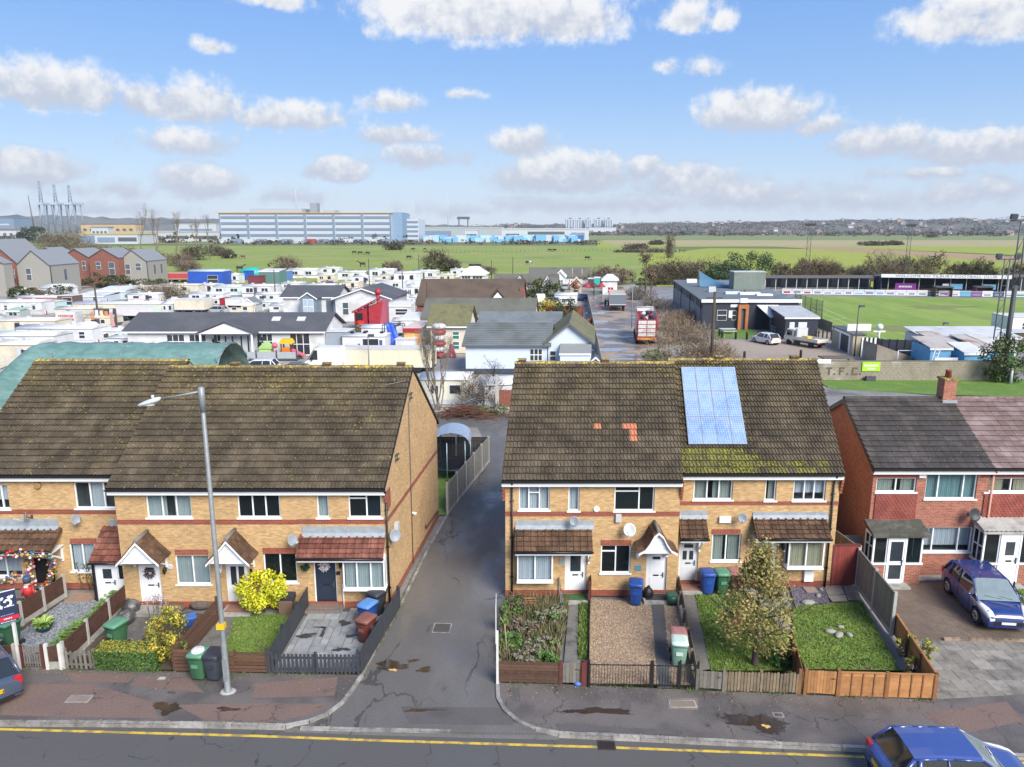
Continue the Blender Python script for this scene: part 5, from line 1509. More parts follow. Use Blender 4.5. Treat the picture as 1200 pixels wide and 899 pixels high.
# wheelie bins
FN=mat('bin_green',(.045,.135,.065),.5,var=.12,scale=4)
Gf=mat('bin_lid_green',(.10,.26,.16),.45,var=.12,scale=4)
F4=mat('bin_blue',(.022,.075,.30),.4,var=.1,scale=4)
F6=mat('bin_black',(.035,.038,.045),.5,var=.12,scale=4)
GB=mat('bin_slate',(.055,.065,.085),.45,var=.12,scale=4)
HE=mat('bin_maroon',(.15,.040,.03),.55,var=.15,scale=4)
JT=mat('bin_lid_red',(.21,.085,.065),.5,var=.15,scale=4)
HR=mat('bin_lid_pink',(.36,.16,.14),.55,var=.15,scale=4)
J2=mat('bin_mint',(.20,.36,.28),.5,var=.1,scale=4)
JQ=mat('bin_lid_mint',(.50,.62,.55),.5,var=.08,scale=4)
F8=mat('rubber',(.018,.018,.019),.8,var=.2)
def Fj(px,py,body,lid,label,rz=.0,sc=1.0,opened=False,group='wheelie bins',z=.0):
 p=G(px,py,z);t=Fa('wheelie_bin',label,'wheelie bin',(p.x,p.y+.3,z),rz,None)
 s=sc
 def Fm(w,d,zz,dy=.0,c=.05):
  w,d,zz=w*s,d*s,zz*s;k=c*s
  return[(-w+k,-d+dy,zz),(w-k,-d+dy,zz),(w,-d+k+dy,zz),(w,d-k+dy,zz),(w-k,d+dy,zz),(-w+k,d+dy,zz),(-w,d-k+dy,zz),(-w,-d+k+dy,zz)]
 b=MB();b.loft([Fm(.21,.22,.06),Fm(.22,.24,.12),Fm(.27,.32,.84),Fm(.275,.33,.90),Fm(.295,.35,.91),Fm(.295,.35,.97)])
 b.obj('body',body,t)
 l=MB()
 if opened:
  l.loft([Fm(.30,.36,.975),Fm(.30,.36,.99)])
  l.loft([Fm(.30,.05,.99,.36),Fm(.28,.03,1.5,.46)])
 else:
  l.loft([Fm(.30,.36,.972),Fm(.305,.365,1.0),Fm(.27,.32,1.05),Fm(.16,.2,1.075)])
  l.box(-.2*s,.2*s,-.385*s,-.36*s,.975*s,1.0*s)
 l.obj('lid',lid,t)
 h=MB();h.tube((-.22*s,.40*s,.98*s),(.22*s,.40*s,.98*s),.018*s,n=6);h.box(-.23*s,-.2*s,.34*s,.41*s,.95*s,1.0*s);h.box(.2*s,.23*s,.34*s,.41*s,.95*s,1.0*s);h.obj('handle',lid,t)
 for x in(-.26,.26):
  w=MB();w.lathe([(.06*s,-.025*s),(.10*s,-.025*s),(.10*s,.025*s),(.06*s,.025*s)],(x*s,.27*s,.10*s),n=12,axis='X');w.obj(VC,F8,t)
 bx('label_plate',lid,t,-.12*s,.12*s,-.325*s,-.305*s,.55*s,.68*s)
 return t
Fj(231,800,FN,Gf,'green wheelie bin on the pavement with a white bag under its raised lid',-.12)
b=MB();r_=Rn(2);b.ball((0,0,-.03),(.24,.26,.10),9,6);b.ball((.08,-.08,.03),(.12,.13,.08),7,5);o=b.obj(Wi,mat('white_bag',(.7,.7,.72),.5,var=.12,scale=9,bump=.6),None,tuple(G(231,800)+Ve((0,.28,1.10))));tag(o,'white rubbish bag bulging out of the green bin on the pavement','bag')
Fj(249,801,GB,F6,'slate grey wheelie bin on the pavement right beside the lamp post',-.1)
Fj(7,762,FN,Gf,'green wheelie bin at the far left behind the low brown panel fence',-.35)
Fj(134,763,FN,Gf,'green wheelie bin behind the clipped hedge',-.4)
Fj(428,757,HE,JT,'maroon wheelie bin on the patio beside the charcoal fence',-.45)
Fj(430,739,F4,mat('bin_lid_blue',(.10,.24,.52),.35,var=.1),'blue wheelie bin on the patio behind the maroon bin',-.5)
Fj(441,724,F6,F6,'black wheelie bin on the patio nearest the bay window',-.6)
Fj(746,712,F4,F4,'blue wheelie bin standing on the tan gravel by the white door',-.2)
Fj(797,785,J2,JQ,'pale green wheelie bin with whitish lid behind the black railings',-.15)
Fj(796,775,HE,HR,'maroon wheelie bin with pink lid behind the pale green bin',-.1)
Fj(830,699,F4,F4,'blue wheelie bin on the grass under the green blind window',.05)
Fj(847,699,FN,Gf,'green wheelie bin on the grass beside the blue one',.05)
Fj(862,698,HE,HR,'maroon wheelie bin with pink lid half hidden by the yellowing tree',.05)
def HD():
 p=G(759,703);b=MB();r=Rn(5)
 b.ball((0,0,.3),(.24,.22,.3),10,7)
 b.ball((.02,0,.58),(.08,.08,.1),8,4)
 tag(b.obj(Wi,mat('black_bag',(.012,.012,.014),.3,var=.3,scale=12,bump=.8),None,(p.x,p.y,0)),'black rubbish bag between the blue bin and the white door','bag')
 t=Fa('food_caddy','small dark green food caddy right of the white door under the swept hood','caddy',G(787,708))
 b=MB();b.loft([[(-.17,-.17,.0),(.17,-.17,0),(.17,.17,0),(-.17,.17,0)],[(-.21,-.21,.42),(.21,-.21,.42),(.21,.21,.42),(-.21,.21,.42)]]);b.obj('body',mat('caddy_green',(.02,.07,.05),.5),t)
 b=MB();b.box(-.22,.22,-.22,.22,.42,.5);b.obj('lid',mat('caddy_lid',(.03,.10,.075),.5),t,bevel=.03)
 t=Fa('recycling_box','blue recycling box lying behind the brown slatted fence','box',G(221,732),.5)
 b=MB();b.box(-.3,.3,-.22,.22,0,.32);b.obj('body',F4,t,bevel=.03);b=MB();b.box(-.32,.32,-.24,.24,.321,.37);b.obj('lid',mat('box_lid',(.05,.16,.5),.4),t,bevel=.02)
 for i,(x,y,lab)in en(((152,708,'grey rubbish bag nearest the wall by the wreathed door'),(152,719,'grey rubbish bag in the middle of the row beside the dark fence'),(146,731,'dark rubbish bag in front of the row beside the dark fence'))):
  q=G(x,y);b=MB();b.ball((0,0,.3),(.36,.34,.32),10,6);tag(b.obj(Wi,mat('grey_bag',(.06,.058,.06),.35,var=.5,scale=5,bump=.9,rgb2=(.16,.15,.16),s2=4),None,(q.x+.1,q.y,0)),lab,'bag')
 b=MB();b.box(-.28,.28,-.25,.25,0,.62);q=G(337,718);o=b.obj('storage_box',mat('brown_box',(.16,.10,.07),.8,var=.2),None,(q.x,q.y,0),bevel=.02);tag(o,'brown storage box below the dark window beside the yellow bush','box')
 b=MB();b.box(-.34,.34,-.2,.2,.62,.85);o=b.obj('planter_trough',F6,None,(q.x,q.y,0),bevel=.02);tag(o,'black trough on top of the brown storage box','planter')
 for(x,y,lab)in((236,712,'dark stone block against the plinth left of the twin-glass door'),(203,716,'low rubble heap under the blinds window')):
  q=G(x,y);b=MB();b.ball((0,0,.12),(.5,.25,.2),9,5);tag(b.obj('rubble_heap',mat('rubble',(.13,.10,.085),.95,var=.5,scale=9,bump=.8),None,(q.x,q.y,0)),lab,'rubble')
 q=G(96,702);b=MB();b.prism([(-.55,-.3,0),(.5,-.3,0),(.6,.3,0),(-.4,.3,0)],(0,0,.12));tag(b.obj(Vt,mat('pinkish_step',(.30,.20,.14),.8,var=.2),None,(q.x,q.y,.012)),'pinkish slab step under the creeper stems',Vt)
 for(s,px,py,m,lab,nm)in((D1,807,690,M_RB,'red brick doorstep under the grey-white door',Vt),(C1,674,705,mat('green_mat',(.05,.11,.035),.95,var=.3),'concrete doorstep with a green mat by the lane house',Vt),(C2,769,706,mat('dark_mat',(.045,.045,.045),.9),'dark doorstep under the swept gable hood',Vt),(B1,176,712,F7,'concrete doorstep under the wreathed door',Vt),(B2,280,712,M_RB,'brick doorstep under the twin-glass door',Vt)):
  x,_=s.at(px,py,-.3);b=MB();b.box(-.6,.6,-.75,-.004,0,.13);b.box(-.5,.5,-.6,-.05,.13,.145,1);tag(b.obj(nm,[F7,m],None,(s.X0+x,s.Y0-.012,0)),lab,Vt)
 t=Fa('wooden_crate','broken orange-brown crate lying in the overgrown garden','crate',G(622,711),.1)
 for i in ra(4):b=MB();b.cbox((0,-.12+.1*i,.1+.06*i),(.5,.07,.02),rx=.5);b.obj('slat',Gj,t)
 b=MB();b.cbox((-.22,.05,.16),(.04,.45,.05),rx=.5);b.cbox((.22,.05,.16),(.04,.45,.05),rx=.5);b.obj('frame',Gj,t)
 b=MB();b.ball((0,0,.06),(.15,.1,.07),7,4);tag(b.obj('plastic_bag',mat('blue_bag',(.06,.18,.6),.5),None,tuple(G(677,803))),'crumpled blue bag at the foot of the grey garden gate','litter')
 b=MB();b.tube((0,0,0),(-.1,-.6,2.0),.022,n=6);b.tube((-.1,-.6,2.0),(-.25,-.7,2.3),.015,n=6);tag(b.obj('garden_cane',mat('cane',(.34,.26,.15),.8),None,tuple(G(590,790)+Ve((.15,.5,0)))),'leaning cane at the lane edge of the overgrown garden','cane')
 b=MB();b.box(-.02,.02,-1.1,0,.85,.9);b.box(-.02,.02,-.04,0,0,.9);b.box(-.02,.02,-1.1,-1.06,0,.9);x,_=C1.at(655,700);tag(b.obj('handrail',Ft,None,(C1.X0+x,C1.Y0-.05,0)),'metal handrail left of the oval-glass door','handrail')
 for i,(x,y,s,lab)in en(((947,707,.32,'round flat stone at the edge of the slate chippings'),(959,699,.18,'small pale stone on the slate chippings'),(962,692,.13,'smallest pale stone near the red gate slabs'),(973,741,.24,'left stone in the middle of the bright lawn'),(983,745,.26,'front stone in the middle of the bright lawn'),(995,745,.18,'right stone in the middle of the bright lawn'),(985,736,.14,'small back stone in the middle of the bright lawn'))):
  b=MB();b.ball((0,0,.04),(s,s*.6,.07+s*.1),9,5);tag(b.obj('garden_stone',mat('pale_stone',(.30,.29,.26),.85,var=.25,scale=9),None,tuple(G(x,y,.01)),i),lab,'stone')
 b=MB();x,_=D2.at(946,685);b.box(-.26,.26,-.62,-.15,0,.06);tag(b.obj(V5,mat('pink_slab',(.32,.24,.21),.8,var=.15),None,(D2.X0+x,D2.Y0,.012)),'pinkish slab on the slate below the meter box','paving slab')
 b=MB();b.tube((0,0,0),(0,0,1.1),.035,n=8);x,_=B3.at(403,700);tag(b.obj('waste_pipe',Fo,None,(B3.X0+x,B3.Y0-.05,0)),'short white waste pipe under the left end of the bay window','pipe')
 t=Fa('hanging_ball','dark green topiary ball hanging left of the navy door','hanging ball',tuple(A(358,666,B3.Y0-.3)))
 b=MB();Fr(b,(0,0,0),(.17,.17,.17),260,.035,Rn(3),20,1,surface=.9);b.ball((0,0,0),.13,8,6,0);b.obj('ball',Fb('topiary',(.01,.03,.015),(.02,.07,.03)),t);b=MB();b.tube((0,0,.1),(0,0,.5),.006,n=4);b.tube((0,0,.5),(0,.3,.5),.01,n=4);b.obj('hook',Fl,t)
 for(s,px,py,rr,m,lab)in((B1,175,672,.2,Fb('wreath_dark',(.03,.022,.02),(.12,.10,.10)),'dark wreath hanging on the white door under the left gabled hood'),(B3,380,664,.18,Fb('wreath_white',(.50,.45,.48),(.75,.72,.74)),'white and pink wreath on the navy door')):
  x,z=s.at(px,py,0);b=MB();rn=Rn(8)
  for i in ra(260):
   a=rn.U(0,6.2832);d=rn.N(0,.045);c=Ve(((rr*.8+d)*cos(a),rn.U(-.05,.02),(rr*.8+d)*sin(a)));u=Ve((rn.N(0,1),rn.N(0,1),rn.N(0,1))).normalized()*.035;v=u.orthogonal().normalized()*.025
   b.face([c-u,c+v,c+u,c-v])
  tag(b.obj('wreath',m,None,(s.X0+x,s.Y0+.02,z)),lab,'wreath')
 for(s,px,py,lab)in((C2,747,650,'white carriage lamp left of the swept gable hood'),(B1,193,668,'small black lantern right of the wreathed door'),(B2,258,668,'white lantern left of the twin-glass door'),(B3,399,661,'small dark lamp between the navy door and the bay window'),(D2,917,640,'dark lantern left of the cream curtained bay')):
  x,z=s.at(px,py,-.1);t=Fa('wall_lantern',lab,'lantern',(s.X0+x,s.Y0,z));mm=Fo if 'white' in lab else Fl
  b=MB();b.box(-.04,.04,-.03,-.002,-.1,.12);b.tube((0,-.02,.08),(0,-.14,.1),.015,n=6);b.obj('arm',mm,t);b=MB();b.lathe([(.03,-.16),(.07,-.05),(.07,.06),(.02,.12)],(0,-.14,0),n=8);b.obj('lamp',mm,t)
HD()
# lamp post
def Jp():
 p=G(267,810,0);t=Fa('street_lamp','tall grey steel lamp post with a yellow tag standing on the left pavement','street lamp',p)
 zt=ZA(234,455,p.y)
 b=MB();b.lathe([(.135,0),(.13,.06),(.105,.1),(.10,1.75),(.085,1.85),(.082,2.0),(.066,zt-.05),(.02,zt)],n=14);b.obj('pole',Ft,t)
 s=MB();s.lathe([(.10,zt-.75),(.10,zt+.02),(.03,zt+.05)],n=12);s.obj('sleeve',Ft,t)
 h=A(186,468,p.y);hx,hz=h.x-p.x,h.z
 a=MB();a.tube((0,0,zt-.1),(hx,0,hz),.035,.028,n=8);a.obj('arm',Ft,t)
 e=A(162,475,p.y);ex,ez=e.x-p.x,e.z
 d=Ve((ex-hx,0,ez-hz))
 rings=[]
 for f,w,hh in((-.1,.04,.04),(0,.09,.08),(.2,.13,.10),(.6,.15,.09),(.9,.11,.06),(1.0,.05,.03)):
  c=Ve((hx,0,hz))+d*f
  rings.append([(c.x+hh*.2*sin(k),c.y+w*cos(k),c.z+hh*sin(k))for k in[6.2832*i/10 for i in ra(10)]])
 l=MB();l.loft(rings);l.obj('lamp_head',mat('lamp_white',(.55,.58,.60),.4,var=.1),t,smooth=True)
 g=MB();c=Ve((hx,0,hz))+d*.55;g.ball((c.x,c.y,c.z-.07),(.24,.11,.05),10,5);g.obj('lens',mat('lamp_lens',(.42,.46,.48),.15),t)
 q=MB();c=Ve((hx,0,hz))+d*.28;q.lathe([(.05,.08),(.05,.17),(.03,.19)],tuple(c),n=8);q.obj('photocell',Fe,t)
 y=MB();z=ZA(259,735,p.y-.1);y.box(-.15,.11,-.125,-.105,z-.09,z+.1);y.box(-.15,.11,-.105,.08,z-.09,z+.1,0);y.obj('yellow_tag',mat('tag_yellow',(.75,.46,.02),.5),t)
 bx('access_door',Ft,t,-.07,.07,-.112,-.095,.45,1.25)
 f=MB();f.ball((0,0,.0),(.3,.24,.03),10,4);f.obj('base_patch',mat('pale_mortar',(.38,.37,.35),.9,var=.2),t)
Jp()
def H9():
 p=G(24,784,0);t=Fa('for_sale_board','navy and red for-sale board with a white animal emblem on a white post','sale board',p)
 zt=ZA(14,692,p.y);zb=ZA(16,726,p.y)
 b=MB();b.box(-.045,.045,-.045,.045,0,zb+.5);b.obj(Vb,mat('white_post',(.62,.62,.6),.7,var=.15),t)
 a=R(38);rot=Matrix.Rotation(a,4,'Z')
 W,Hh=.78,zt-zb+.05;z0=zb-.0
 def Hn(x0,x1,za,zb_,y0,y1,m,name):
  q=MB();q.box(x0,x1,y0,y1,za,zb_);o=q.obj(name,m,t,(.12,0,0),a);return o
 nav=mat('board_navy',(.018,.03,.075),.45,var=.08);red=mat('board_red',(.50,.02,.045),.45,var=.08);wh=mat('board_white',(.75,.76,.78),.5,var=.05)
 Hn(-.50,.08,z0,z0+Hh,-.075,-.05,nav,Vg)
 Hn(-.52,-.50,z0-.05,z0+Hh+.02,-.08,-.045,wh,'board_edge')
 Hn(-.52,.08,z0+Hh,z0+Hh+.02,-.08,-.045,wh,'board_edge')
 Hn(-.50,.10,z0+.08,z0+.23,-.081,-.075,red,'red_band')
 e=MB()
 def Hk(pts,w):
  for(x0,z_0),(x1,z_1)in zip(pts[:-1],pts[1:]):
   d=Ve((x1-x0,0,z_1-z_0));n=Ve((-d.z,0,d.x)).normalized()*w
   e.prism([(x0-n.x,-.083,z_0-n.z),(x1-n.x,-.083,z_1-n.z),(x1+n.x,-.083,z_1+n.z),(x0+n.x,-.083,z_0+n.z)],(0,.007,0))
 cx,cz=-.20,z0+Hh*.66
 Hk([(cx-.16+.10*cos(k),cz-.0+.17*sin(k))for k in[pi*(1.55-1.25*i/7)for i in ra(8)]],.055)
 Hk([(cx+.02+.10*cos(k),cz-.04+.12*sin(k))for k in[pi*(.9-1.5*i/7)for i in ra(8)]],.036)
 Hk([(cx+.04,cz+.13),(cx+.12,cz+.18),(cx+.19,cz+.15)],.055);Hk([(cx-.1,cz-.17),(cx+.2,cz-.17)],.012)
 e.obj('emblem',wh,t,(.12,0,0),a)
 for(u0,u1,v,hh)in((-.44,-.02,.28,.03),(-.36,-.06,.135,.045),(-.46,.02,.03,.025)):
  n=int((u1-u0)/.05);q=MB();rr=Rn(int(v*99))
  for i in ra(n):
   q.box(u0+.05*i+.006,u0+.05*i+.032+rr.U(0,.012),-.0845,-.081,z0+v,z0+v+hh*rr.choice((1,1,.75)))
  q.obj(Vz,wh if v<.2 else mat('board_blue_grey',(.30,.36,.48),.5),t,(.12,0,0),a)
 return t
H9()
def Hg():
 p=G(583,801,0);t=Fa('sale_board','white sale board seen edge-on on a white post at the lane corner','sale board',p)
 zt=ZA(582,709,p.y);zm=ZA(582,752,p.y);w=mat('white_post',(.62,.62,.6),.7,var=.15)
 bx(Vb,w,t,-.04,.04,-.04,.04,0,zm+.4)
 bx(Vg,Fh,t,-.055,-.04,-.15,.8,zm,zt)
 bx('stripe',FU,t,-.062,-.055,.0,.65,zm+.25,zm+.5)
Hg()
# plants in the front gardens
def FM(px,py,w,h,d,mats,n,size,label,cat=Vl,name=Vl,seed=1,clumps=26,z0=.1,stem=True):
 p=G(px,py);t=Fa(name,label,cat,(p.x,p.y+d,0));r=Rn(seed)
 b=MB();Fr(b,(0,0,z0+h/2),(w,d,h/2),n,size,r,clumps,len(mats),surface=.6);b.obj(VK,mats,t)
 if stem:
  s=MB();tips=[]
  for k in ra(4):limb(s,Ve((r.U(-.05,.05),r.U(-.05,.05),0)),Ve((r.U(-.4,.4),r.U(-.4,.4),1)).normalized(),h*.45,.02,2,r)
  s.obj('stem',Hp,t)
 return t
LM_Y=[Fb('bright_yellow_leaf',(.50,.50,.015),(.66,.64,.04)),Fb('yellow_green_leaf',(.30,.36,.02),(.48,.50,.03)),Fb('bright_yellow_leaf2',(.58,.55,.02),(.70,.66,.06))]
FM(303,729,.98,1.55,.8,LM_Y,3600,.07,'bright yellow-green round bush on the little lawn below the dark window',seed=3,clumps=44)
LM_V=[Fb('variegated_yellow',(.42,.33,.03),(.58,.48,.08)),Fb('variegated_olive',(.16,.17,.03),(.28,.26,.05)),Fb('variegated_dark',(.06,.09,.02),(.13,.16,.04))]
FM(193,785,.72,1.9,.6,LM_V,3000,.055,'tall loose yellow and green bush at the end of the clipped hedge',seed=4,clumps=40)
LM_H=[Fb('hedge_green',(.04,.09,.02),(.09,.16,.03)),Fb('hedge_dark',(.03,.06,.018),(.06,.11,.025))]
def hedge():
 a,c=G(112,786),G(182,788);o,L,an=FT(a,c);t=Fa('hedge','low clipped green hedge with a yellowish top beside the grey pickets','hedge',o,an);r=Rn(6)
 b=MB();b.box(.08,L-.08,.1,.6,.02,.72,1)
 top=Fb('hedge_top',(.22,.22,.03),(.34,.30,.06))
 for i in ra(4200):
  f=r.random()
  if f<.42:P=Ve((r.U(0,L),r.U(-.02,.06),r.U(.02,.8)));nn=Ve((0,-1,.2))
  elif f<.85:P=Ve((r.U(0,L),r.U(0,.66),.78+r.N(0,.035)));nn=Ve((0,0,1))
  else:P=Ve((r.choice((0,L))+r.N(0,.03),r.U(0,.66),r.U(.02,.8)));nn=Ve((1,0,.2))
  nn=(nn+Ve((r.N(0,.5),r.N(0,.5),r.N(0,.5)))).normalized();u=nn.orthogonal().normalized()*.045;v=nn.cross(u)*.6
  b.face([P-u,P+v,P+u,P-v],2 if(P.z>.76 and r.random()<.75)else(0 if r.random()<.6 else 1))
 b.obj(VK,LM_H+[top],t)
hedge()
def Hq():
 r=Rn(9);poly=V2((133,704),(149,700),(136,716),(80,770),(62,768),(76,750),(100,735));t=Fa('leafy_plants','broad-leaved green plants growing along the dark fence beside the grey gravel','plants',G(100,740));o0=t.location
 b=MB()
 for(x,y)in Ho(poly,1500,r):
  h=r.U(.08,.55);a=r.U(0,6.28);l=r.U(.08,.16);P=Ve((x-o0.x,y-o0.y,h));d=Ve((cos(a),sin(a),r.U(-.3,.5))).normalized();s=Ve((-sin(a),cos(a),0))*l*.42
  b.face([P,P+d*l*.6+s,P+d*l*1.3-Ve((0,0,.03)),P+d*l*.6-s],r.randrange(2))
 b.obj(VK,[Fb('fresh_leaf',(.13,.23,.03),(.24,.36,.07)),Fb('fresh_leaf_dark',(.06,.13,.02),(.13,.22,.04))],t)
 t=Fa('potted_plant','green plant in a dark teal pot on the grey gravel','potted plant',G(52,739))
 b=MB();b.lathe([(.2,0),(.30,.16),(.33,.24),(.30,.25),(.25,.2)],n=14);b.obj('pot',mat('teal_pot',(.01,.05,.065),.3),t)
 b=MB()
 for i in ra(120):
  a=r.U(0,6.28);l=r.U(.2,.42);d=Ve((cos(a),sin(a),r.U(.3,1.2))).normalized();s=Ve((-sin(a),cos(a),0))*.06;P=Ve((0,0,.22))+d*r.U(.05,.2)
  b.face([P,P+d*l*.6+s,P+d*l-Ve((0,0,.1)),P+d*l*.6-s])
 b.obj(VK,Fb('hosta_leaf',(.20,.32,.06),(.36,.48,.14)),t)
 t=Fa('wall_creeper','thin green creeper stems climbing below the window beside the lean-to porch','creeper',(A2.X0,A2.Y0,0))
 b=MB();lf=MB()
 for px in(98,105,110):
  x,_=A2.at(px,690);p=Ve((x,-.03,0))
  for k in ra(7):
   q=p+Ve((r.U(-.06,.04),0,.17));b.tube(p,q,.014,n=4);p=q
   for m in ra(5):
    c=p+Ve((r.N(0,.05),r.U(-.06,0),r.N(0,.05)));u=Ve((r.N(0,1),r.N(0,.5),r.N(0,1))).normalized()*.05;lf.face([c-u,c+Ve((0,-.02,.03)),c+u,c-Ve((0,0,.03))])
 b.obj('stem',Hp,t);lf.obj('leaves',LM_H,t)
Hq()
def GV(px,py,h,label,seed,m=None,leaves=None,spread=.45,cat='shrub',n0=5,depth=3,r0=.018,name='bare_shrub'):
 p=G(px,py);t=Fa(name,label,cat,p);r=Rn(seed);b=MB();tips=[]
 for k in ra(n0):limb(b,Ve((r.U(-.08,.08),r.U(-.08,.08),0)),Ve((r.U(-.45,.45),r.U(-.45,.45),1)).normalized(),h*.42,r0,depth,r,spread,tips=tips,n=4)
 b.obj('branches',m or M_TWIG,t)
 if leaves:
  l=MB()
  for q in tips:
   for k in ra(leaves[1]):
    c=q+Ve((r.N(0,.06),r.N(0,.06),r.N(0,.06)));u=Ve((r.N(0,1),r.N(0,1),r.N(0,1))).normalized()*leaves[2];v=u.orthogonal().normalized()*leaves[2]*.6
    l.face([c-u,c+v,c+u,c-v])
  l.obj('leaves',leaves[0],t)
 return t
GV(184,735,1.5,'sparse twiggy shrub with pale pinkish leaves in front of the wreathed door',11,leaves=(Fb('pinkish_leaf',(.30,.21,.20),(.48,.40,.40)),3,.035))
wr=Rn(13)
Gt=[Fb('weed_green',(.06,.13,.03),(.14,.25,.06)),Fb('weed_grey',(.15,.14,.10),(.28,.26,.20)),Fb('weed_brown',(.10,.065,.045),(.2,.14,.10))]
for i,(x,y,w,h,d,k,lab)in en(((603,726,.42,1.0,.3,(0,2),'tall dark green weeds against the house wall in the overgrown garden'),(640,737,.5,.6,.35,(0,1),'bright weeds behind the path in the overgrown garden'),(612,748,.6,.55,.4,(1,2),'grey dead weeds in the middle of the overgrown garden'),(600,764,.45,.6,.35,(0,0),'green weeds beside the lane edge of the overgrown garden'),(635,768,.6,.5,.35,(1,0),'greyish weeds near the rough brown boards'),(618,782,.5,.5,.3,(1,1),'dead grey stalks behind the rough brown boards'),(642,785,.42,.45,.3,(0,0),'fresh green weed clump right behind the rough brown boards'),(592,744,.25,1.2,.2,(0,2),'brownish tall weeds at the lane corner of the overgrown garden'),(655,724,.3,.5,.25,(0,1),'weeds beside the handrail of the overgrown garden'))):
 FM(x,y,w,h,d,[Gt[k[0]],Gt[k[1]]],760,.06,lab,Vy,Vy,20+i,22,.0,False)
G2(gC1,.014,230,33,'mixed dead and green stalks covering the overgrown garden',h=.32,m=Fb('dead_stalk',(.10,.12,.04),(.26,.22,.13)),bed=GJ,name='weedy_soil')
for i,(x,y,w,h,lab)in en(((1066,776,.38,.9,'yellow-green bush against the inner side of the orange fence'),(1086,778,.35,.8,'green and yellow shrub outside the orange fence beside the paved apron'),(1075,796,.3,.6,'low yellowish shrub in the corner of the bright lawn'))):
 FM(x,y,w,h,.25,[Fb('lime_leaf',(.22,.28,.03),(.42,.44,.07)),Gt[2]],480,.05,lab,'shrub','shrub',40+i,14,.05)
FM(920,787,.5,.75,.35,[Fb('deep_green',(.025,.08,.02),(.05,.15,.035))],700,.06,'dark green low shrub at the foot of the yellowing tree','shrub','shrub',44,16,0)
def HK():
 p=G(884,779);t=Fa('garden_tree','dense tree with yellowing leaves standing in the front garden behind pickets','tree',p);r=Rn(17)
 zt=ZA(886,637,p.y)
 tr=MB();tips=[]
 tr.tube((0,0,0),(.02,0,1.0),.12,.10,n=9,caps=False);tr.tube((.02,0,1.0),(-.02,.05,zt*.75),.10,.03,n=8,caps=False)
 for k in ra(16):
  z=.9+(zt-2.0)*k/16;a=k*2.4;d=Ve((cos(a),sin(a),.55)).normalized()
  limb(tr,Ve((0,.03,z)),d,(1.2-.8*k/16),.04,2,r,.5,tips=tips,n=4)
 tr.obj('trunk',Hp,t)
 mats=[Fb('autumn_olive',(.17,.16,.04),(.31,.275,.085)),Fb('autumn_yellow',(.27,.20,.06),(.42,.31,.12)),Fb('autumn_brown',(.16,.085,.035),(.29,.17,.07)),Fb('autumn_green',(.07,.085,.02),(.14,.155,.04))]
 b=MB()
 zs=[(1.0,.95),(1.5,1.5),(2.1,1.62),(2.8,1.5),(3.5,1.2),(4.2,.85),(4.9,.5)]
 top=zt
 N=0
 for i in ra(150):
  f=r.random()**.85;z=.85+(top-1.0)*f
  w=1.4*sin(pi*min(1,(.18+.86*f)**.8))if f<.97 else .18
  w=max(w,.22);a=r.U(0,6.28);rr=w*sqrt(r.U(.12,1))
  c=Ve((rr*cos(a),rr*sin(a)*.9,z));s=r.U(.22,.42);mi=r.choices((0,1,2,3),(6,2,1,3))[0]
  for k in ra(50):
   d=Ve((r.N(0,.5),r.N(0,.5),r.N(-.15,.55)))*s;P=c+d;u=Ve((r.N(0,1),r.N(0,1),r.N(-.4,1))).normalized();v=u.orthogonal().normalized();l=r.U(.04,.075)
   b.face([P-u*l,P+v*l*.5,P+u*l,P-v*l*.5],mi if r.random()<.8 else r.randrange(4))
 b.obj('crown',mats,t)
HK()
def JG():
 r=Rn(21);cols=[mat('garland_'+n,c,.6,var=.2)for n,c in(('red',(.45,.03,.03)),('white',(.7,.68,.68)),('green',(.03,.12,.05)),('pink',(.62,.32,.38)),('gold',(.55,.36,.06)),('blue',(.05,.10,.32)),('brown',(.2,.1,.06)))]
 def gar(pts,n,s,label,dep,name='christmas_garland'):
  b=MB();P=[Ve(q)for q in pts]
  for i in ra(n):
   f=r.random()*(len(P)-1);k=int(f);c=P[k].lerp(P[k+1],f-k)+Ve((r.N(0,s),r.N(0,s*.6),r.N(0,s)))
   b.ball(tuple(c),r.U(.03,.075),6,4,r.randrange(7))
  tag(b.obj(name,cols,None,(0,0,0)),label,'garland')
 Y=A1.Y0-1.0
 gar([A(x,y,Y)for x,y in((-20,651),(5,649),(30,648),(48,650),(60,653))],150,.07,'red, white and gold Christmas garland hung along the left canopy',0)
 gar([A(x,y,A1.Y0-.35)for x,y in((33,652),(35,670),(37,690),(36,702))],140,.09,'colourful garland column left of the black door',0)
 gar([A(x,y,A1.Y0-.35)for x,y in((60,655),(61,672),(58,684),(48,690))],110,.09,'colourful garland swag right of the black door',0)
 gar([A(x,y,A1.Y0-.2)for x,y in((-15,678),(6,682),(22,672))],60,.07,'pale garland hanging under the far left window',0)
 p=G(36,712);t=Fa('toy_soldier_figure','waist-high red and blue toy soldier decoration left of the black door','decoration',p)
 b=MB();b.lathe([(.12,0),(.13,.3),(.12,.5)],n=10);b.obj('legs',cols[5],t);b=MB();b.lathe([(.15,.5),(.19,.75),(.16,.95)],n=10);b.tube((-.2,0,.9),(-.26,-.03,.55),.05,n=6);b.tube((.2,0,.9),(.26,-.03,.55),.05,n=6);b.obj('coat',cols[0],t)
 b=MB();b.ball((0,0,1.07),.12,10,6);b.obj('head',mat('toy_skin',(.6,.4,.3),.6),t);b=MB();b.lathe([(.14,1.13),(.15,1.35),(.13,1.4)],n=10);b.obj('hat',mat('toy_hat',(.06,.09,.16),.5),t);b=MB();b.box(-.08,.08,-.13,-.09,.92,1.02);b.obj('beard',cols[1],t)
JG()
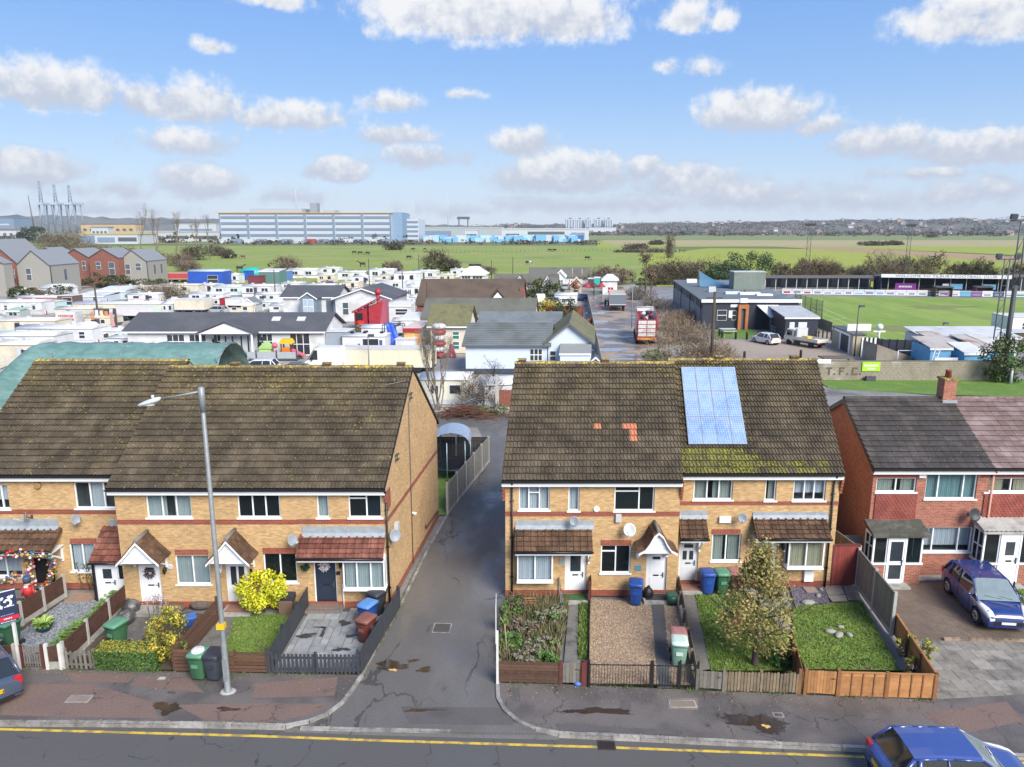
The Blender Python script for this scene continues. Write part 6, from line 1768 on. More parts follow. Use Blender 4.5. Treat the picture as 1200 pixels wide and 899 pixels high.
def HZ():
 a,c=G(522,560),G(546,560);cx=(a.x+c.x)/2;t=Fa('trampoline','netted trampoline with a silvery arched cover in the garden beside the lane','trampoline',(A(533,560,45.3).x-.1,45.3,0));rr=1.15
 bl=mat('trampoline_blue',(.08,.16,.28),.5,.2);n=20
 b=MB();Fm=lambda r,z:[(r*cos(6.2832*i/n),r*1.25*sin(6.2832*i/n),z)for i in ra(n)]
 b.loft([Fm(rr,.7),Fm(rr,.76),Fm(rr-.22,.76),Fm(rr-.22,.70)],caps=False);b.obj('frame_pad',mat('pad_navy',(.02,.035,.07),.5),t)
 b=MB();b.face(Fm(rr-.2,.72));b.obj('mat',Fl,t)
 for k in ra(6):
  x,y=rr*cos(1.047*k+.3),rr*1.25*sin(1.047*k+.3);b=MB();b.tube((x,y,0),(x,y,2.5),.035,n=8);b.obj('pole',mat('pale_blue_pole',(.30,.42,.48),.4,.3),t)
 net=bpy.data.materials.new('net');net.use_nodes=True;q=NT(net.node_tree);out=[z for z in q.n if z.type==VY][0];bs=q.n[Vq];bs.inputs[Vs].default_value=(.02,.022,.03,1);tr=q.node(VZ);mx=q.node(V0);mx.inputs[0].default_value=.45;q.l.new(bs.outputs[0],mx.inputs[1]);q.l.new(tr.outputs[0],mx.inputs[2]);q.l.new(mx.outputs[0],out.inputs[0])
 b=MB();b.loft([Fm(rr-.03,.76),Fm(rr-.03,2.4)],caps=False);b.obj('net',net,t)
 cv=mat('silver_cover',(.34,.42,.52),.3,.3,var=.25,scale=4)
 b=MB();arc=lambda y,k:[(rr*1.02*k*cos(pi*i/10),y,2.35+.75*k*sin(pi*i/10))for i in ra(11)]
 b.loft([arc(-1.2,.97),arc(-.4,1.0),arc(.5,1.0),arc(1.3,.97)],close=False,caps=False);b.obj('cover',cv,t)
 b=MB();A_=arc(1.3,.97);b.face(A_);b.obj('cover_end',mat('navy_end',(.06,.10,.17),.5),t)
HZ()
# cars
def FE(name,rgb):
 return mat(name,rgb,.35,.0,var=.03,coat=1.0,spec=.6)
Fu=mat('car_glass',(.022,.027,.03),.05,spec=.9,var=.05)
Jm=mat('car_windscreen',(.20,.25,.26),.08,spec=.9,var=.15)
G4=mat('alloy',(.52,.54,.56),.35,.6,var=.1)
Fk=mat('black_trim',(.015,.015,.017),.45)
HX=mat('headlight',(.72,.76,.78),.08,spec=.8,var=.1)
Ge=mat(VL,(.42,.015,.02),.15,spec=.8)
JD=mat('yellow_plate',(.78,.50,.01),.4,var=.02)
JH=mat('white_plate',(.70,.70,.72),.4,var=.02)
def FH(label,loc,rz,paint,L=4.1,W=1.76,H=1.6,group=None,screen=None,hood=.27,tail=.05,plate_front=True,plate_rear=True,name='parked_car',detail=True,roof_m=None,rack=False):
 t=Fa(name,label,'car',loc,rz,group)
 wb=L*.62;xr,xf=-L*.31,L*.31;ar=.36
 bh=H*.60
 hw=W/2
 def FA(f):
  top=bh
  if f>1-hood:top=bh-(f-(1-hood))/hood*(bh*.16)-max(0,(f-.93)/.07)**2*bh*.18
  if f<.04:top=bh*(1.0-(.04-f)*3)
  w=hw*(1-.05*max(0,(f-.72)/.28)**2*3.2-.09*max(0,(.2-f)/.2)**2)
  bot=.20+.06*max(0,(f-.9)/.1)+.07*max(0,(.08-f)/.08)
  return top,w,bot
 xs=set([0,.012,.04,.09,.14,.5,.56,.9,.945,.975,.992,1.0,.73,.66])
 for c in(xr,xf):
  for k in ra(-5,6):xs.add(round((c+ar*sin(k*pi/10)+L/2)/L,4))
 rings=[]
 for f in sorted(xs):
  x=-L/2+L*f;top,w,bot=FA(f);z=bot
  for c in(xr,xf):
   d=abs(x-c)
   if d<=ar+1e-6:z=max(z,.33+sqrt(max(0,ar*ar-d*d)))
  z=min(z,top-.12)
  e=1.0
  if f in(0,1.0):e=.93
  w*=e
  half=[(w*.94,z),(w*.985,max(z+.02,.34)),(w,max(z+.04,.52)),(w*.985,max(z+.06,top-.17)),(w*.95,top-.03),(w*.86,top),(w*.45,top+.025)]
  rings.append([(x,y,zz)for y,zz in half]+[(x,-y,zz)for y,zz in reversed(half)])
 b=MB();b.loft(rings);bo=b.obj('body',paint,t,smooth=True)
 md=bo.modifiers.new('edge','EDGE_SPLIT');md.split_angle=R(40)
 bx('underbody',Fk,t,-L*.47,L*.47,-hw*.86,hw*.86,.2,.62)
 zr=H-.05;zb=bh-.02
 x0,x1,x2,x3=-L/2+L*tail,-L/2+L*(tail+.10),-L/2+L*(.86-hood),L/2-L*(hood-.06)
 st=[(x0,.0),(x1,.93),(x1+L*.14,.99),((x1+x2)/2+.1,1.0),(x2,.955),(x3,.0)]
 g=[]
 for x,k in st:
  zt=zb+(zr-zb)*k+(.03 if k==0 else 0);wr=hw*(.90-.16*k);wbs=hw*.93
  q=[(wbs,zb),(wbs-(wbs-wr)*.92,zt-.05*k),(wr-.07,zt),(wr*.45,zt+.03*k)]
  g.append([(x,y,z)for y,z in q]+[(x,-y,z)for y,z in reversed(q)])
 gb=MB();gl=screen or Jm
 n=8
 for r in g:gb.v+=r
 for s in ra(len(g)-1):
  for i in ra(n-1):
   m=0
   if i in(0,n-2):m=1
   elif s==len(g)-2:m=2
   elif s==0:m=1
   gb.f.append((s*n+i,s*n+i+1,(s+1)*n+i+1,(s+1)*n+i));gb.m.append(m)
 go=gb.obj('cabin',[roof_m or paint,Fu,gl],t,smooth=False,fix=True)
 p=MB()
 for sg in(1,-1):
  pt=lambda s,j:Ve((g[s][j][0],sg*abs(g[s][j][1])+sg*.012,g[s][j][2]))
  p.tube(pt(5,0),pt(4,1),.035,n=6);p.tube(pt(4,1),pt(3,1),.03,n=6);p.tube(pt(3,1),pt(2,1),.03,n=6);p.tube(pt(2,1),pt(1,1),.035,n=6);p.tube(pt(1,1),pt(0,0),.06,n=6)
  mid=(pt(3,0)+pt(2,0))/2;p.tube(Ve((mid.x+.15,mid.y,zb)),(pt(3,1)+pt(2,1))/2+Ve((.1,0,0)),.03,n=6)
  p.tube(Ve((g[1][0][0]+.12,sg*hw*.935,zb)),pt(1,1)+Ve((.15,0,.0)),.07,n=6)
 po=p.obj('pillar',paint,t);po[Vh]=Vk
 for x in(xr,xf):
  for sg in(1,-1):
   w=MB();yy=sg*(hw-.11);w.lathe([(.2,-.1),(.30,-.105),(.325,-.07),(.325,.07),(.30,.105),(.2,.1)],(0,0,0),n=20,axis='Y');wo=w.obj(VC,F8,t,(x,yy,.325))
   q=MB();q.lathe([(.05,sg*.085),(.07,sg*.112),(.215,sg*.10),(.225,sg*.075)],(0,0,0),n=16,axis='Y');q.obj('rim',G4,wo)
   for k in ra(5):
    a=6.2832*k/5+.3;sp=MB();sp.cbox((.125*cos(a),sg*.113,.125*sin(a)),(.07,.012,.05),m=0,ry=-a);sp.obj('spoke_gap',Fk,wo)
 if not detail:return t
 tf=FA(.97)[0]
 for sg in(1,-1):
  h=MB();rg=[]
  for f,k in((.79,.0),(.85,.45),(.91,.85),(.96,1.0),(.988,.9)):
   tp,w,_=FA(f);x=-L/2+L*f;w*=1.0 if f<.95 else(.99 if f<.98 else .965);zi=tp+.035
   rg.append([(x,sg*w*1.012,tp-.06-.12*k),(x,sg*w*.985,tp-.015),(x,sg*w*(.88-.17*k),zi),(x,sg*w*(.88-.17*k),tp-.03-.06*k)])
  tp,w,_=FA(1.0);rg.append([(L/2+.012,sg*w*.93,tp-.13),(L/2+.012,sg*w*.92,tp-.04),(L/2+.012,sg*w*.7,tp-.03),(L/2+.012,sg*w*.7,tp-.10)])
  h.loft(rg);h.obj('headlight',HX,t,fix=True)
  r=MB();r.cbox((-L*.485,sg*hw*.80,bh*.86),(.12,.24,.3));r.obj(VL,Ge,t,bevel=.03)
  m=MB();m.ball((L*.19,sg*(hw+.08),bh+.06),(.07,.11,.07),8,6);m.tube((L*.19,sg*hw*.9,bh),(L*.19,sg*(hw+.04),bh+.03),.03,n=6);m.obj('wing_mirror',paint,t)
  for x in(-.02*L,-.235*L):
   bx('door_handle',paint,t,x,x+.16,sg*(hw*.985)-.02,sg*(hw*.985)+.02,bh-.17,bh-.14)
  for x in(-.075*L,.16*L):
   bx('door_seam',Fk,t,x,x+.012,sg*hw*1.0-.006,sg*hw*1.0+.004,.42,bh-.08)
  f=MB();f.ball((L*.475,sg*hw*.72,.43),(.05,.08,.06),8,5);f.obj('fog_lamp',HX,t)
 gr=MB();gr.box(L*.475,L*.503,-hw*.62,hw*.62,.34,.53);gr.box(L*.47,L*.492,-hw*.4,hw*.4,.585,.62);gr.obj('grille',Fk,t,bevel=.015)
 gt=MB();gt.box(L*.48,L*.502,-hw*.58,hw*.58,.345,.36);gt.box(L*.48,L*.502,-hw*.58,-hw*.56,.36,.5);gt.box(L*.48,L*.502,hw*.56,hw*.58,.36,.5);gt.obj('grille_trim',G4,t)
 bm=MB();bm.box(-L*.502,-L*.46,-hw*.9,hw*.9,.33,.36);bm.box(-L*.505,-L*.48,-hw*.6,hw*.6,.24,.33);bm.obj('rear_bumper_trim',Fk,t)
 bd=MB();bd.lathe([(.05,L*.488),(.05,L*.492)],(0,0,.655),n=12,axis='X');bd.obj('badge',G4,t)
 if plate_front:bx('number_plate',JH,t,L*.497,L*.506,-.26,.26,.40,.50)
 if plate_rear:bx('number_plate',JD,t,-L*.512,-L*.503,-.26,.26,bh*.62,bh*.62+.115)
 wpr=MB();wpr.tube((x3-.16,-.5,bh+.12),(x3-.06,.15,bh+.05),.012,n=5);wpr.tube((x3-.16,.05,bh+.12),(x3-.06,.5,bh+.05),.012,n=5);wpr.obj('wiper',Fk,t)
 if rack and 0:
  for sg in(1,-1):k=MB();k.tube((x1+.1,sg*hw*.68,zr+.05),(x2-.1,sg*hw*.68,zr+.04),.02,n=6);k.obj('roof_bar',Fk,t)
 return t
BLUE=FE('dark_blue_paint',(.012,.034,.17))
BLUE2=FE('mid_blue_paint',(.035,.07,.26))
SLATE=FE('slate_blue_paint',(.055,.075,.115))
wf,wr_=G(1140.6,729),G(1109.6,696)
hd=(wf-wr_).normalized();side=Ve((-hd.y,hd.x,0))
c=(wf+wr_)/2+side*.86
FH('dark blue hatchback facing the road on the brown block driveway',c,atan2(hd.y,hd.x),BLUE,4.0,1.76,1.6)
ang=R(139)
hd=Ve((cos(ang),sin(ang),0));rt=Ve((hd.y,-hd.x,0))
c=G(31,818)-rt*.86+hd*2.05+Ve((.0,0,0))
car_l=FH('slate blue hatchback cut off by the left edge with a yellow rear plate',c,ang,SLATE,4.2,1.78,1.5,screen=Fu)
c=G(1085,900,Z_ROAD);c=A(1092,858,18.3)
FH('mid blue hatchback on the road at the bottom right with only its roof showing',(c.x+.75,18.35,Z_ROAD),R(-2),BLUE2,4.2,1.78,1.52,rack=True)
q=MB();rr5=Rn(3)
for i in ra(7):
 y=.21-.07*i-(.02 if i>3 else 0)
 q.box(-4.2*.512-.006,-4.2*.512-.0025,y-.022,y-.008,.575,.655);q.box(-4.2*.512-.006,-4.2*.512-.0025,y-.008,y+.018,rr5.choice((.575,.608,.643)),rr5.choice((.62,.655))+.004)
q.obj(Vz,Fl,car_l)
# land behind the terraces
Jz=mat('yard_hardcore',(.33,.31,.28),.85,var=.25,scale=2,rgb2=(.22,.20,.175),s2=.12,rgb3=(.27,.26,.24),f3=(.55,.7),s3=.3)
M_MUD=mat('muddy_lane',(.33,.265,.205),.7,var=.3,scale=3,rgb2=(.16,.115,.09),s2=.3,f2=(.42,.58),rough2=.32,stretch=(.6,.35,1))
J4=mat('car_park_tarmac',(.34,.275,.215),.8,var=.2,scale=3,rgb2=(.27,.225,.185),s2=.12)
GM=mat('path_tarmac',(.23,.22,.21),.8,var=.2,scale=4,rgb2=(.12,.115,.11),s2=.3)
JR=mat('football_pitch',(.175,.265,.035),.9,var=.18,scale=.8,rgb2=(.225,.305,.055),s2=.11,f2=(.42,.58),stretch=(1,.25,1),rgb3=(.16,.22,.05),f3=(.55,.7),s3=.05)
JS=mat('meadow_grass',(.20,.27,.04),.95,var=.25,scale=.35,rgb2=(.27,.28,.075),s2=.03,f2=(.4,.65),rgb3=(.16,.19,.055),f3=(.58,.7),s3=.02)
Hz=mat('bright_field',(.27,.31,.03),.95,var=.15,scale=.2,rgb2=(.31,.33,.05),s2=.012)
JO=mat('tan_field',(.36,.30,.15),.95,var=.2,scale=.2,rgb2=(.29,.29,.12),s2=.012)
JF=mat('ploughed_strip',(.33,.235,.12),.95,var=.2,scale=.3)
Hw=mat('mid_green_field',(.18,.22,.07),.95,var=.2,scale=.1,rgb2=(.17,.18,.07),s2=.006)
HY=mat('verge_grass',(.10,.19,.025),.9,var=.3,scale=4,rgb2=(.15,.23,.04),s2=.7)
def FO(name,pts,m,z):return Fn(name,pg(0,*pts),m,z)
Fn('caravan_yard',[(-170,38.5,-.065),(8.5,38.5,-.065),(34,75,-.065),(34,215,-.065),(-170,225,-.065)],Jz)
Fn('back_ground',[(-60,24,-.08),(90,24,-.08),(90,80,-.08),(-60,80,-.08)],GM)
FO('muddy_lane',((660,440),(668,420),(688,385),(690,360),(682,338),(730,336),(742,352),(766,380),(785,415),(792,440)),M_MUD,.0)
FO('wet_yard',((728,352),(738,337),(790,335),(790,352),(775,368),(752,366)),mat('wet_concrete',(.30,.285,.275),.35,var=.25,scale=1.5,rgb2=(.2,.19,.18),s2=.25),-.01)
FO('car_park',((800,440),(842,398),(905,398),(905,382),(965,386),(1012,418),(1010,440),(960,445)),J4,.002)
FO('club_path',((838,398),(838,384),(905,382),(905,398)),GM,.004)
FO('club_lawn',((838,397),(840,381),(878,381),(890,397)),HY,.012)
FO('football_pitch',((935,347),(1330,352),(1330,412),(1090,412),(1000,395),(950,384)),JR,.006)
FO('pitch_surround',((860,343),(1330,343),(1330,430),(1020,425),(950,386)),GM,-.005)
FO('verge',((955,446),(1330,444),(1330,468),(1100,463),(975,456)),HY,.012)
FO('footpath',((955,453),(1100,464),(1330,470),(1330,478),(955,478)),GM,.004)
Fn('meadow',[(-330,196,-.05),(40,208,-.05),(44,190,-.05),(400,190,-.05),(400,260,-.05),(110,330,-.05),(120,640,-.05),(-330,640,-.05)],JS)
FO('bright_field',((750,300),(830,291),(960,292),(1400,318),(1400,345),(770,336)),Hz,-.045)
FO('ploughed_strip',((905,289),(985,289.5),(1400,311),(1400,319),(1150,305)),JF,-.04)
FO('mid_field',((700,283),(1500,284),(1500,313),(985,289.7),(905,289),(700,290)),Hz,-.043)
FO('tan_field',((700,281),(1600,281),(1600,288.5),(990,289),(720,287)),JO,-.041)
FO('far_field',((640,276),(1700,276),(1700,281.5),(640,281.5)),Hw,-.039)
FO('far_field',((-500,281),(640,278),(640,284),(-500,290)),Hw,-.038)
M_WET=mat('standing_water',(.34,.32,.31),.08,var=.2,scale=2,spec=.8)
Gn(M_WET)
rr=Rn(31)
wp=[]
for i,(x,y,rx,ry)in en(((696,350,2.2,2.6),(699,358,3.0,2.0),(703,367,3.2,2.0),(704,377,3.4,2.2),(706,386,3.2,1.7),(709,393,2.5,2.0),(717,402,2.2,1.4),(712,410,3.2,1.4),(730,409,2.0,.9),(716,421,4.2,1.2),(752,424,2.6,.8),(738,416,1.6,.7),(700,343,2.0,1.5),(728,382,1.2,.8),(745,372,1.2,1.0),(733,395,1.6,.7))):
 blob(VI,x,y,rx,ry,.012+.0012*i,M_WET,'shallow puddle on the muddy lane, '+('nearest the far trailers','left of the dark trailer','left side behind the dark trailer','left side by the middle of the concrete fence','beside the fence level with the red lorry cab','beside the fence level with the red lorry bed','left of the red lorry tail','left side near the end of the concrete fence','just behind the red lorry','wide one nearest the yellow brick roofs','at the foot of the brown scrub','narrow one below the red lorry tail','at the far end of the concrete fence','small one ahead of the red lorry','small one between trailer and lorry','small one left of the lorry wheels')[i],VI,80+i,squash=.5)
 # builders for the far buildings
Fd=mat('white_cladding',(.63,.64,.65),.6,var=.10,scale=2.5,rgb2=(.50,.50,.49),s2=.6)
FF=mat('cream_cladding',(.62,.57,.45),.6,var=.1,scale=2.5,rgb2=(.50,.46,.37),s2=.5)
Gh=mat('pale_blue_render',(.55,.62,.72),.7,var=.05,scale=1.5)
Ff=mat('white_caravan_roof',(.60,.61,.62),.6,var=.14,scale=2.5,rgb2=(.44,.44,.42),s2=.35,f2=(.5,.75))
FQ=mat('cream_caravan_roof',(.58,.56,.50),.6,var=.14,scale=2.5,rgb2=(.44,.42,.37),s2=.35,f2=(.5,.75))
GN=mat('dark_slate_roof',(.075,.078,.088),.7,var=.15,scale=3,rgb2=(.095,.098,.105),s2=.3)
FS=mat('grey_green_roof',(.125,.125,.105),.85,var=.2,scale=3,rgb2=(.09,.09,.07),s2=.4)
Gg=mat('grey_metal_roof',(.155,.175,.185),.6,var=.18,scale=2,rgb2=(.11,.125,.12),s2=.5)
G1=mat('brown_tiled_roof',(.105,.075,.055),.85,var=.22,scale=4,rgb2=(.075,.055,.042),s2=.4)
Jq=mat('mossy_grey_roof',(.15,.145,.07),.9,var=.25,scale=3,rgb2=(.10,.10,.07),s2=.6)
GX=mat('far_window',(.035,.042,.05),.1,spec=.8)
J1=mat('teal_trim',(.38,.56,.53),.6)
HQ=mat('pink_trim',(.42,.16,.18),.6)
FB=mat('red_paint',(.33,.022,.035),.45,var=.12)
Ha=mat('royal_blue_sheet',(.02,.08,.40),.5,var=.15,scale=1)
Ja=mat('dark_grey_cladding',(.09,.105,.125),.6,var=.08)
HU=mat('blue_tarp',(.02,.09,.50),.45,var=.25,scale=2)
M_RBW=Fy('far_red_brick',(.30,.085,.05),(.22,.06,.04),(.3,.2,.16),.3)
def Hm(x0,y0,x1,y1):
 a,c=G(x0,y0),G(x1,y1)
 return a,hypot(c.x-a.x,c.y-a.y),atan2(c.y-a.y,c.x-a.x)
def Fc(label,cat,name,x0,x1,ytop,ybase,d,wall,roof,kind=Vr,rise=.35,wins=(),doors=(),y1=None,group=None,ov=.1,skirt=None,win_m=None,h=None,trim=None,mull=True,shear=None):
 o,W,a=Hm(x0,ybase,x1,ybase if y1 is None else y1)
 if h is None:h=ZA((x0+x1)/2,ytop,o.y)
 sk=K if shear is None else shear
 t=Fa(name,label,cat,o,a,group)
 b=MB(sk);b.box(0,W,0,d,0,h)
 if kind==Vm:b.face([(0,0,h),(0,d,h),(0,d/2,h+rise-.05)]);b.face([(W,d,h),(W,0,h),(W,d/2,h+rise-.05)])
 if kind==Vj:b.face([(0,0,h),(W,0,h),(W/2,0,h+rise-.05)]);b.face([(W,d,h),(0,d,h),(W/2,d,h+rise-.05)])
 b.obj(VB,wall,t)
 r=MB(sk)
 if kind==Vr:
  n=6;Fm=lambda x:[(x,-ov,h-.06)]+[(x,-ov+(d+2*ov)*i/n,h+.02+rise*sin(pi*i/n))for i in ra(n+1)]+[(x,d+ov,h-.06)]
  r.loft([Fm(-ov),Fm(W+ov)])
  nj=int(W/2.2)
  for k in ra(1,nj):
   rr_=lambda x:[(x,-ov+(d+2*ov)*i/n,h+.045+rise*sin(pi*i/n))for i in ra(n+1)]
   r.loft([rr_(W*k/nj-.03),rr_(W*k/nj+.03)],close=False,caps=False)
 elif kind==Vc:r.box(-ov,W+ov,-ov,d+ov,h,h+rise)
 elif kind==Vn:r.prism([(-ov,-ov,h-.02),(-ov,d+ov,h+rise),(-ov,d+ov,h+rise+.1),(-ov,-ov,h+.08)],(W+2*ov,0,0))
 elif kind==Vm:r.prism([(-ov,-ov,h-.05),(-ov,d/2,h+rise),(-ov,d+ov,h-.05),(-ov,d+ov,h+.06),(-ov,d/2,h+rise+.12),(-ov,-ov,h+.06)],(W+2*ov,0,0))
 elif kind=='hip':
  e=min(W*.3,d*.5)
  q=[(-ov,-ov,h),(W+ov,-ov,h),(W+ov,d+ov,h),(-ov,d+ov,h)];t0,t1=(e,d/2,h+rise),(W-e,d/2,h+rise)
  r.face([q[0],q[1],t1,t0]);r.face([q[1],q[2],t1]);r.face([q[2],q[3],t0,t1]);r.face([q[3],q[0],t0])
 elif kind==Vj:r.prism([(-ov,-ov,h-.05),(W/2,-ov,h+rise),(W+ov,-ov,h-.05),(W+ov,-ov,h+.06),(W/2,-ov,h+rise+.12),(-ov,-ov,h+.06)],(0,d+2*ov,0))
 r.obj(Vw,roof,t,fix=True)
 if kind in(Vm,Vj,'hip',Vn):
  f=MB(sk)
  if kind==Vj:
   for s_ in(0,1):
    xa,xb=(-ov,W/2)if s_==0 else(W+ov,W/2);f.prism([(xa,-ov-.03,h-.2),(xb,-ov-.03,h+rise-.14),(xb,-ov-.03,h+rise+.06),(xa,-ov-.03,h+.0)],(0,.03,0))
  else:f.box(-ov,W+ov,-ov-.03,-ov,h-.2,h-.02)
  f.obj('fascia',trim or Fo,t)
 for q in wins:
  u0,u1,v0,v1=q[:4]
  w=MB();w.box(W*u0,W*u1,-.03,-.002,h*v0,h*v1);wo=w.obj('window',Fo,t)
  n=q[4]if len(q)>4 else max(1,round(W*(u1-u0)/.75));m_=2 if(mull and h*(v1-v0)>.9)else 1
  for i in ra(n):
   for j in ra(m_):
    p=MB();xa=W*u0+W*(u1-u0)*i/n+.045;xb=W*u0+W*(u1-u0)*(i+1)/n-.045;za=h*v0+h*(v1-v0)*j/m_+.05;zb=h*v0+h*(v1-v0)*(j+1)/m_-.05
    p.box(xa,xb,-.045,-.031,za,zb);p.obj(Vx,win_m or GX,wo)
 for q in doors:
  u0,u1,v1,dm=q
  f=MB();f.box(W*u0,W*u1,-.04,-.002,.15,h*v1);do=f.obj('door',dm,t);bx(Vx,GX,do,W*(u0+(u1-u0)*.25),W*(u0+(u1-u0)*.75),-.05,-.041,h*v1*.5,h*v1*.85)
 if skirt:s_=MB(sk);s_.box(-.01,W+.01,-.012,.0,.0,.45);s_.obj('skirt',skirt,t)
 return t,o,W,h,a
GC='static caravans on the yard'
def sc0(label,x0,x1,yt,yb,d=3.2,wall=None,roof=None,wins=((.12,.3,.4,.75),(.65,.85,.4,.75)),doors=(),kind=Vr,rise=.3,**kw):
 return Fc(label,VF,VM,x0,x1,yt,yb,d,wall or Fd,roof or Ff,kind,rise,wins,doors,group=GC,**kw)
def sc(label,*a,**k):
 r=sc0(label,*a,**k);t,o,W,h,_=r;q=Rn(int(o.x*7));w=q.U(.3,.7)*W
 b=MB();b.box(0,W,-.015,-.001,h*.28,h*.34);b.obj('waist_trim',(Fe,J1,HQ,Fv['junk_brown']if 'junk_brown' in Fv else Fg)[q.randrange(4)],t)
 b=MB();b.box(w,w+.75,-.03,-.001,.3,h*.86);b.obj('door',Fe if q.random()<.6 else Fg,t)
 bx('step',F7,t,w-.1,w+.85,-.7,-.02,0,.28)
 for e in(.25,.6):bx('roof_vent',Fe,t,W*e,W*e+.5,1.2,1.7,h+.1,h+.55)
 for e in(.0,.34):b=MB();b.lathe([(.13,0),(.15,.1),(.15,.55),(.06,.68)],(W+.25,.4+e,0),n=7);b.obj('gas_bottle',FB if e else Fe,t)
 return r
sc('cream caravan with a dark window, lowest at the left edge by the tarpaulin',-25,46,404,432,3.2,FF,FQ,((.74,.87,.45,.8,1),),kind=Vr)
sc('long white caravan behind the cream one at the left edge',-40,66,393.5,416,3.4,None,None,((.86,.9,.4,.75,1),(.4,.5,.4,.75)))
sc('long white caravan with a dark window at its right end above the tarpaulin',21,110,385,405,3.6,None,None,((.82,.90,.42,.82,1),(.2,.3,.4,.75)))
sc('cream roofed caravan at the left edge, third row up',-30,66,376,392,3.6,FF,FQ,((.5,.6,.4,.75),))
t_=sc('white caravan with a pale teal end bay at the left edge',-30,50,354,369,3.4,None,None,((.70,.74,.35,.75,1),(.45,.5,.35,.75,1)),((.85,.92,.85,Fe),),skirt=Fe)
Fc('pale teal bay cabin joined to the white caravan at the left',VF,'caravan_annexe',50,66,354,366,3.0,mat('pale_teal',(.50,.64,.62),.6),Ff,Vc,.12,((.1,.45,.45,.8),))
Fc('little grey shed with a green felt roof at the left edge',VA,Wj,8,24,364,373,2.4,mat('grey_shed',(.36,.40,.40),.7),mat('mint_roof',(.30,.45,.36),.7),Vn,.25,((.2,.8,.3,.8),))
sc('low caravan with a dusky pink side below the stone houses',21,68,348.5,355,3.4,HQ,Ff,())
Fc('open brown timber shelter between the pink sided caravan and the grey roofs',VA,'open_shelter',68,86,347,358,3.0,mat('brown_timber',(.14,.09,.065),.8),FQ,Vc,.15,((.35,.95,.05,.85,1),))
sc('white caravan with a wide flat roof below the red brick houses',86,122,347,354,6.5,mat('bluish_side',(.45,.52,.58),.6),Ff,(),kind=Vn,rise=.5)
sc('white caravan with a stepped roof beneath the last stone house',112,148,341,351,5.5,mat('bluish_side',(.45,.52,.58),.6),Ff,((.2,.35,.4,.8),),kind=Vn,rise=.6)
sc('long thin white roofed caravan left of the white lorry trailer',86,190,356,366,3.0,FF,Ff,())
sc('cream caravan with brown ribbed edge behind the fairground board',65,108,362,372,3.0,FF,FQ,())
def HJ():
 t=Fa('fairground_board','white fairground board with faded red lettering among the left caravans','fairground board',G(68,385));o=t.location
 W=G(90,385).x-o.x;z0,z1=1.2,ZA(79,366,o.y)
 bx(Vg,Fd,t,0,W,0,2.2,.2,z1)
 q=MB()
 r=Rn(3)
 for row in ra(2):
  for i in ra(9):q.box(W*(.1+.09*i),W*(.1+.09*i)+.16+.08*r.random(),-.03,-.002,z1-.75-.55*row,z1-.4-.55*row)
 q.obj(Vz,mat('faded_red',(.55,.10,.12),.6),t)
 t=Fa('fairground_stall','dismantled orange and white fairground stall panels beside the timber pole','fairground stall',G(108,384));o=t.location;W=G(134,384).x-o.x
 cols=[mat('stall_orange',(.55,.22,.08),.6),Fd,mat('stall_pink',(.55,.30,.25),.6),mat('stall_cream',(.66,.56,.36),.6)]
 for i in ra(7):
  b=MB();x=W*i/7;b.cbox((x+.3,.3*(i%3),1.3+.2*(i%2)),(.5,.08,2.2+.3*(i%3)),ry=.12*((i%3)-1));b.obj('panel',cols[i%4],t)
 b=MB();b.box(-.2,W+.2,.9,2.5,.4,.6);b.box(0,W,1.0,1.1,.6,2.9);b.obj('trailer_bed',Fg,t)
 t=Fa('covered_boat','white upturned boat hull beside the fairground stall','boat',G(88,386));o=t.location
 b=MB();b.loft([[(x,y*k,z*k+.4)for y,z in((-.9,0),(-.6,.7),(0,.9),(.6,.7),(.9,0))]for x,k in((0,.2),(.7,.8),(2.0,1.0),(3.2,.9),(3.9,.3))],close=True);b.obj('hull',Fd,t)
HJ()
def FG(label,x0,x1,yt,yb,d,side_m,end_m=None,wheels=True,cat='trailer',name='lorry_trailer',roof=None,lift=.9,y1=None,extra=None,rear_m=None,cab=None,face_end=False):
 o,W,a=Hm(x0,yb,x1,yb if y1 is None else y1);h=ZA((x0+x1)/2,yt,o.y)
 t=Fa(name,label,cat,o,a)
 b=MB(K);b.box(0,W,0,d,lift,h,0,1);bo=b.obj('box_body',[side_m,roof or Ff],t)
 if end_m:e=MB(K);e.box(W+.002,W+.03,.02,d-.02,lift,h);e.obj('end_panel',end_m,t)
 f=MB(K);f.box(.05,W-.05,.1,d-.1,lift-.25,lift-.002);f.obj('chassis',Fk,t)
 for q in ra(max(2,int(W/.9))):
  pass
 n=4 if not face_end else 2
 for x in((W*.12,W*.22,W*.75,W*.85)if not face_end else(W*.12,W*.88)):
  for y in((.2,d-.2)if not face_end else(.9,d*.45,d-.9)):
   w=MB();ax='Y' if not face_end else 'X';w.lathe([(.2,-.14),(.45,-.14),(.45,.14),(.2,.14)],(x+K*y,y,.45),n=12,axis=ax);w.obj(VC,F8,t)
 if not face_end:
  for i in ra(1,int(W/1.6)):bx('rib',side_m,t,W*i/int(W/1.6)-.03,W*i/int(W/1.6)+.03,-.035,-.002,lift,h)
 r=MB(K);r.box(-.03,W+.03,-.04,.0,h-.1,h+.02);r.box(-.03,W+.03,-.04,0,lift-.02,lift+.12);r.obj('edge_rail',Fe if end_m is None else end_m,t)
 return t,o,W,h
FG('white lorry trailer with a mauve side behind the dark roofed bungalow',136,178,360,376,3.0,mat('mauve_white',(.60,.57,.62),.6,var=.1),mat('pale_green_end',(.62,.70,.58),.6))
FG('cream horsebox lorry body behind the dark roofed bungalow',205,240,351,369,3.2,FF)
FG('white box trailer with a bright red end behind the dark roofed bungalow',265,283,350,367,3.0,Fd)
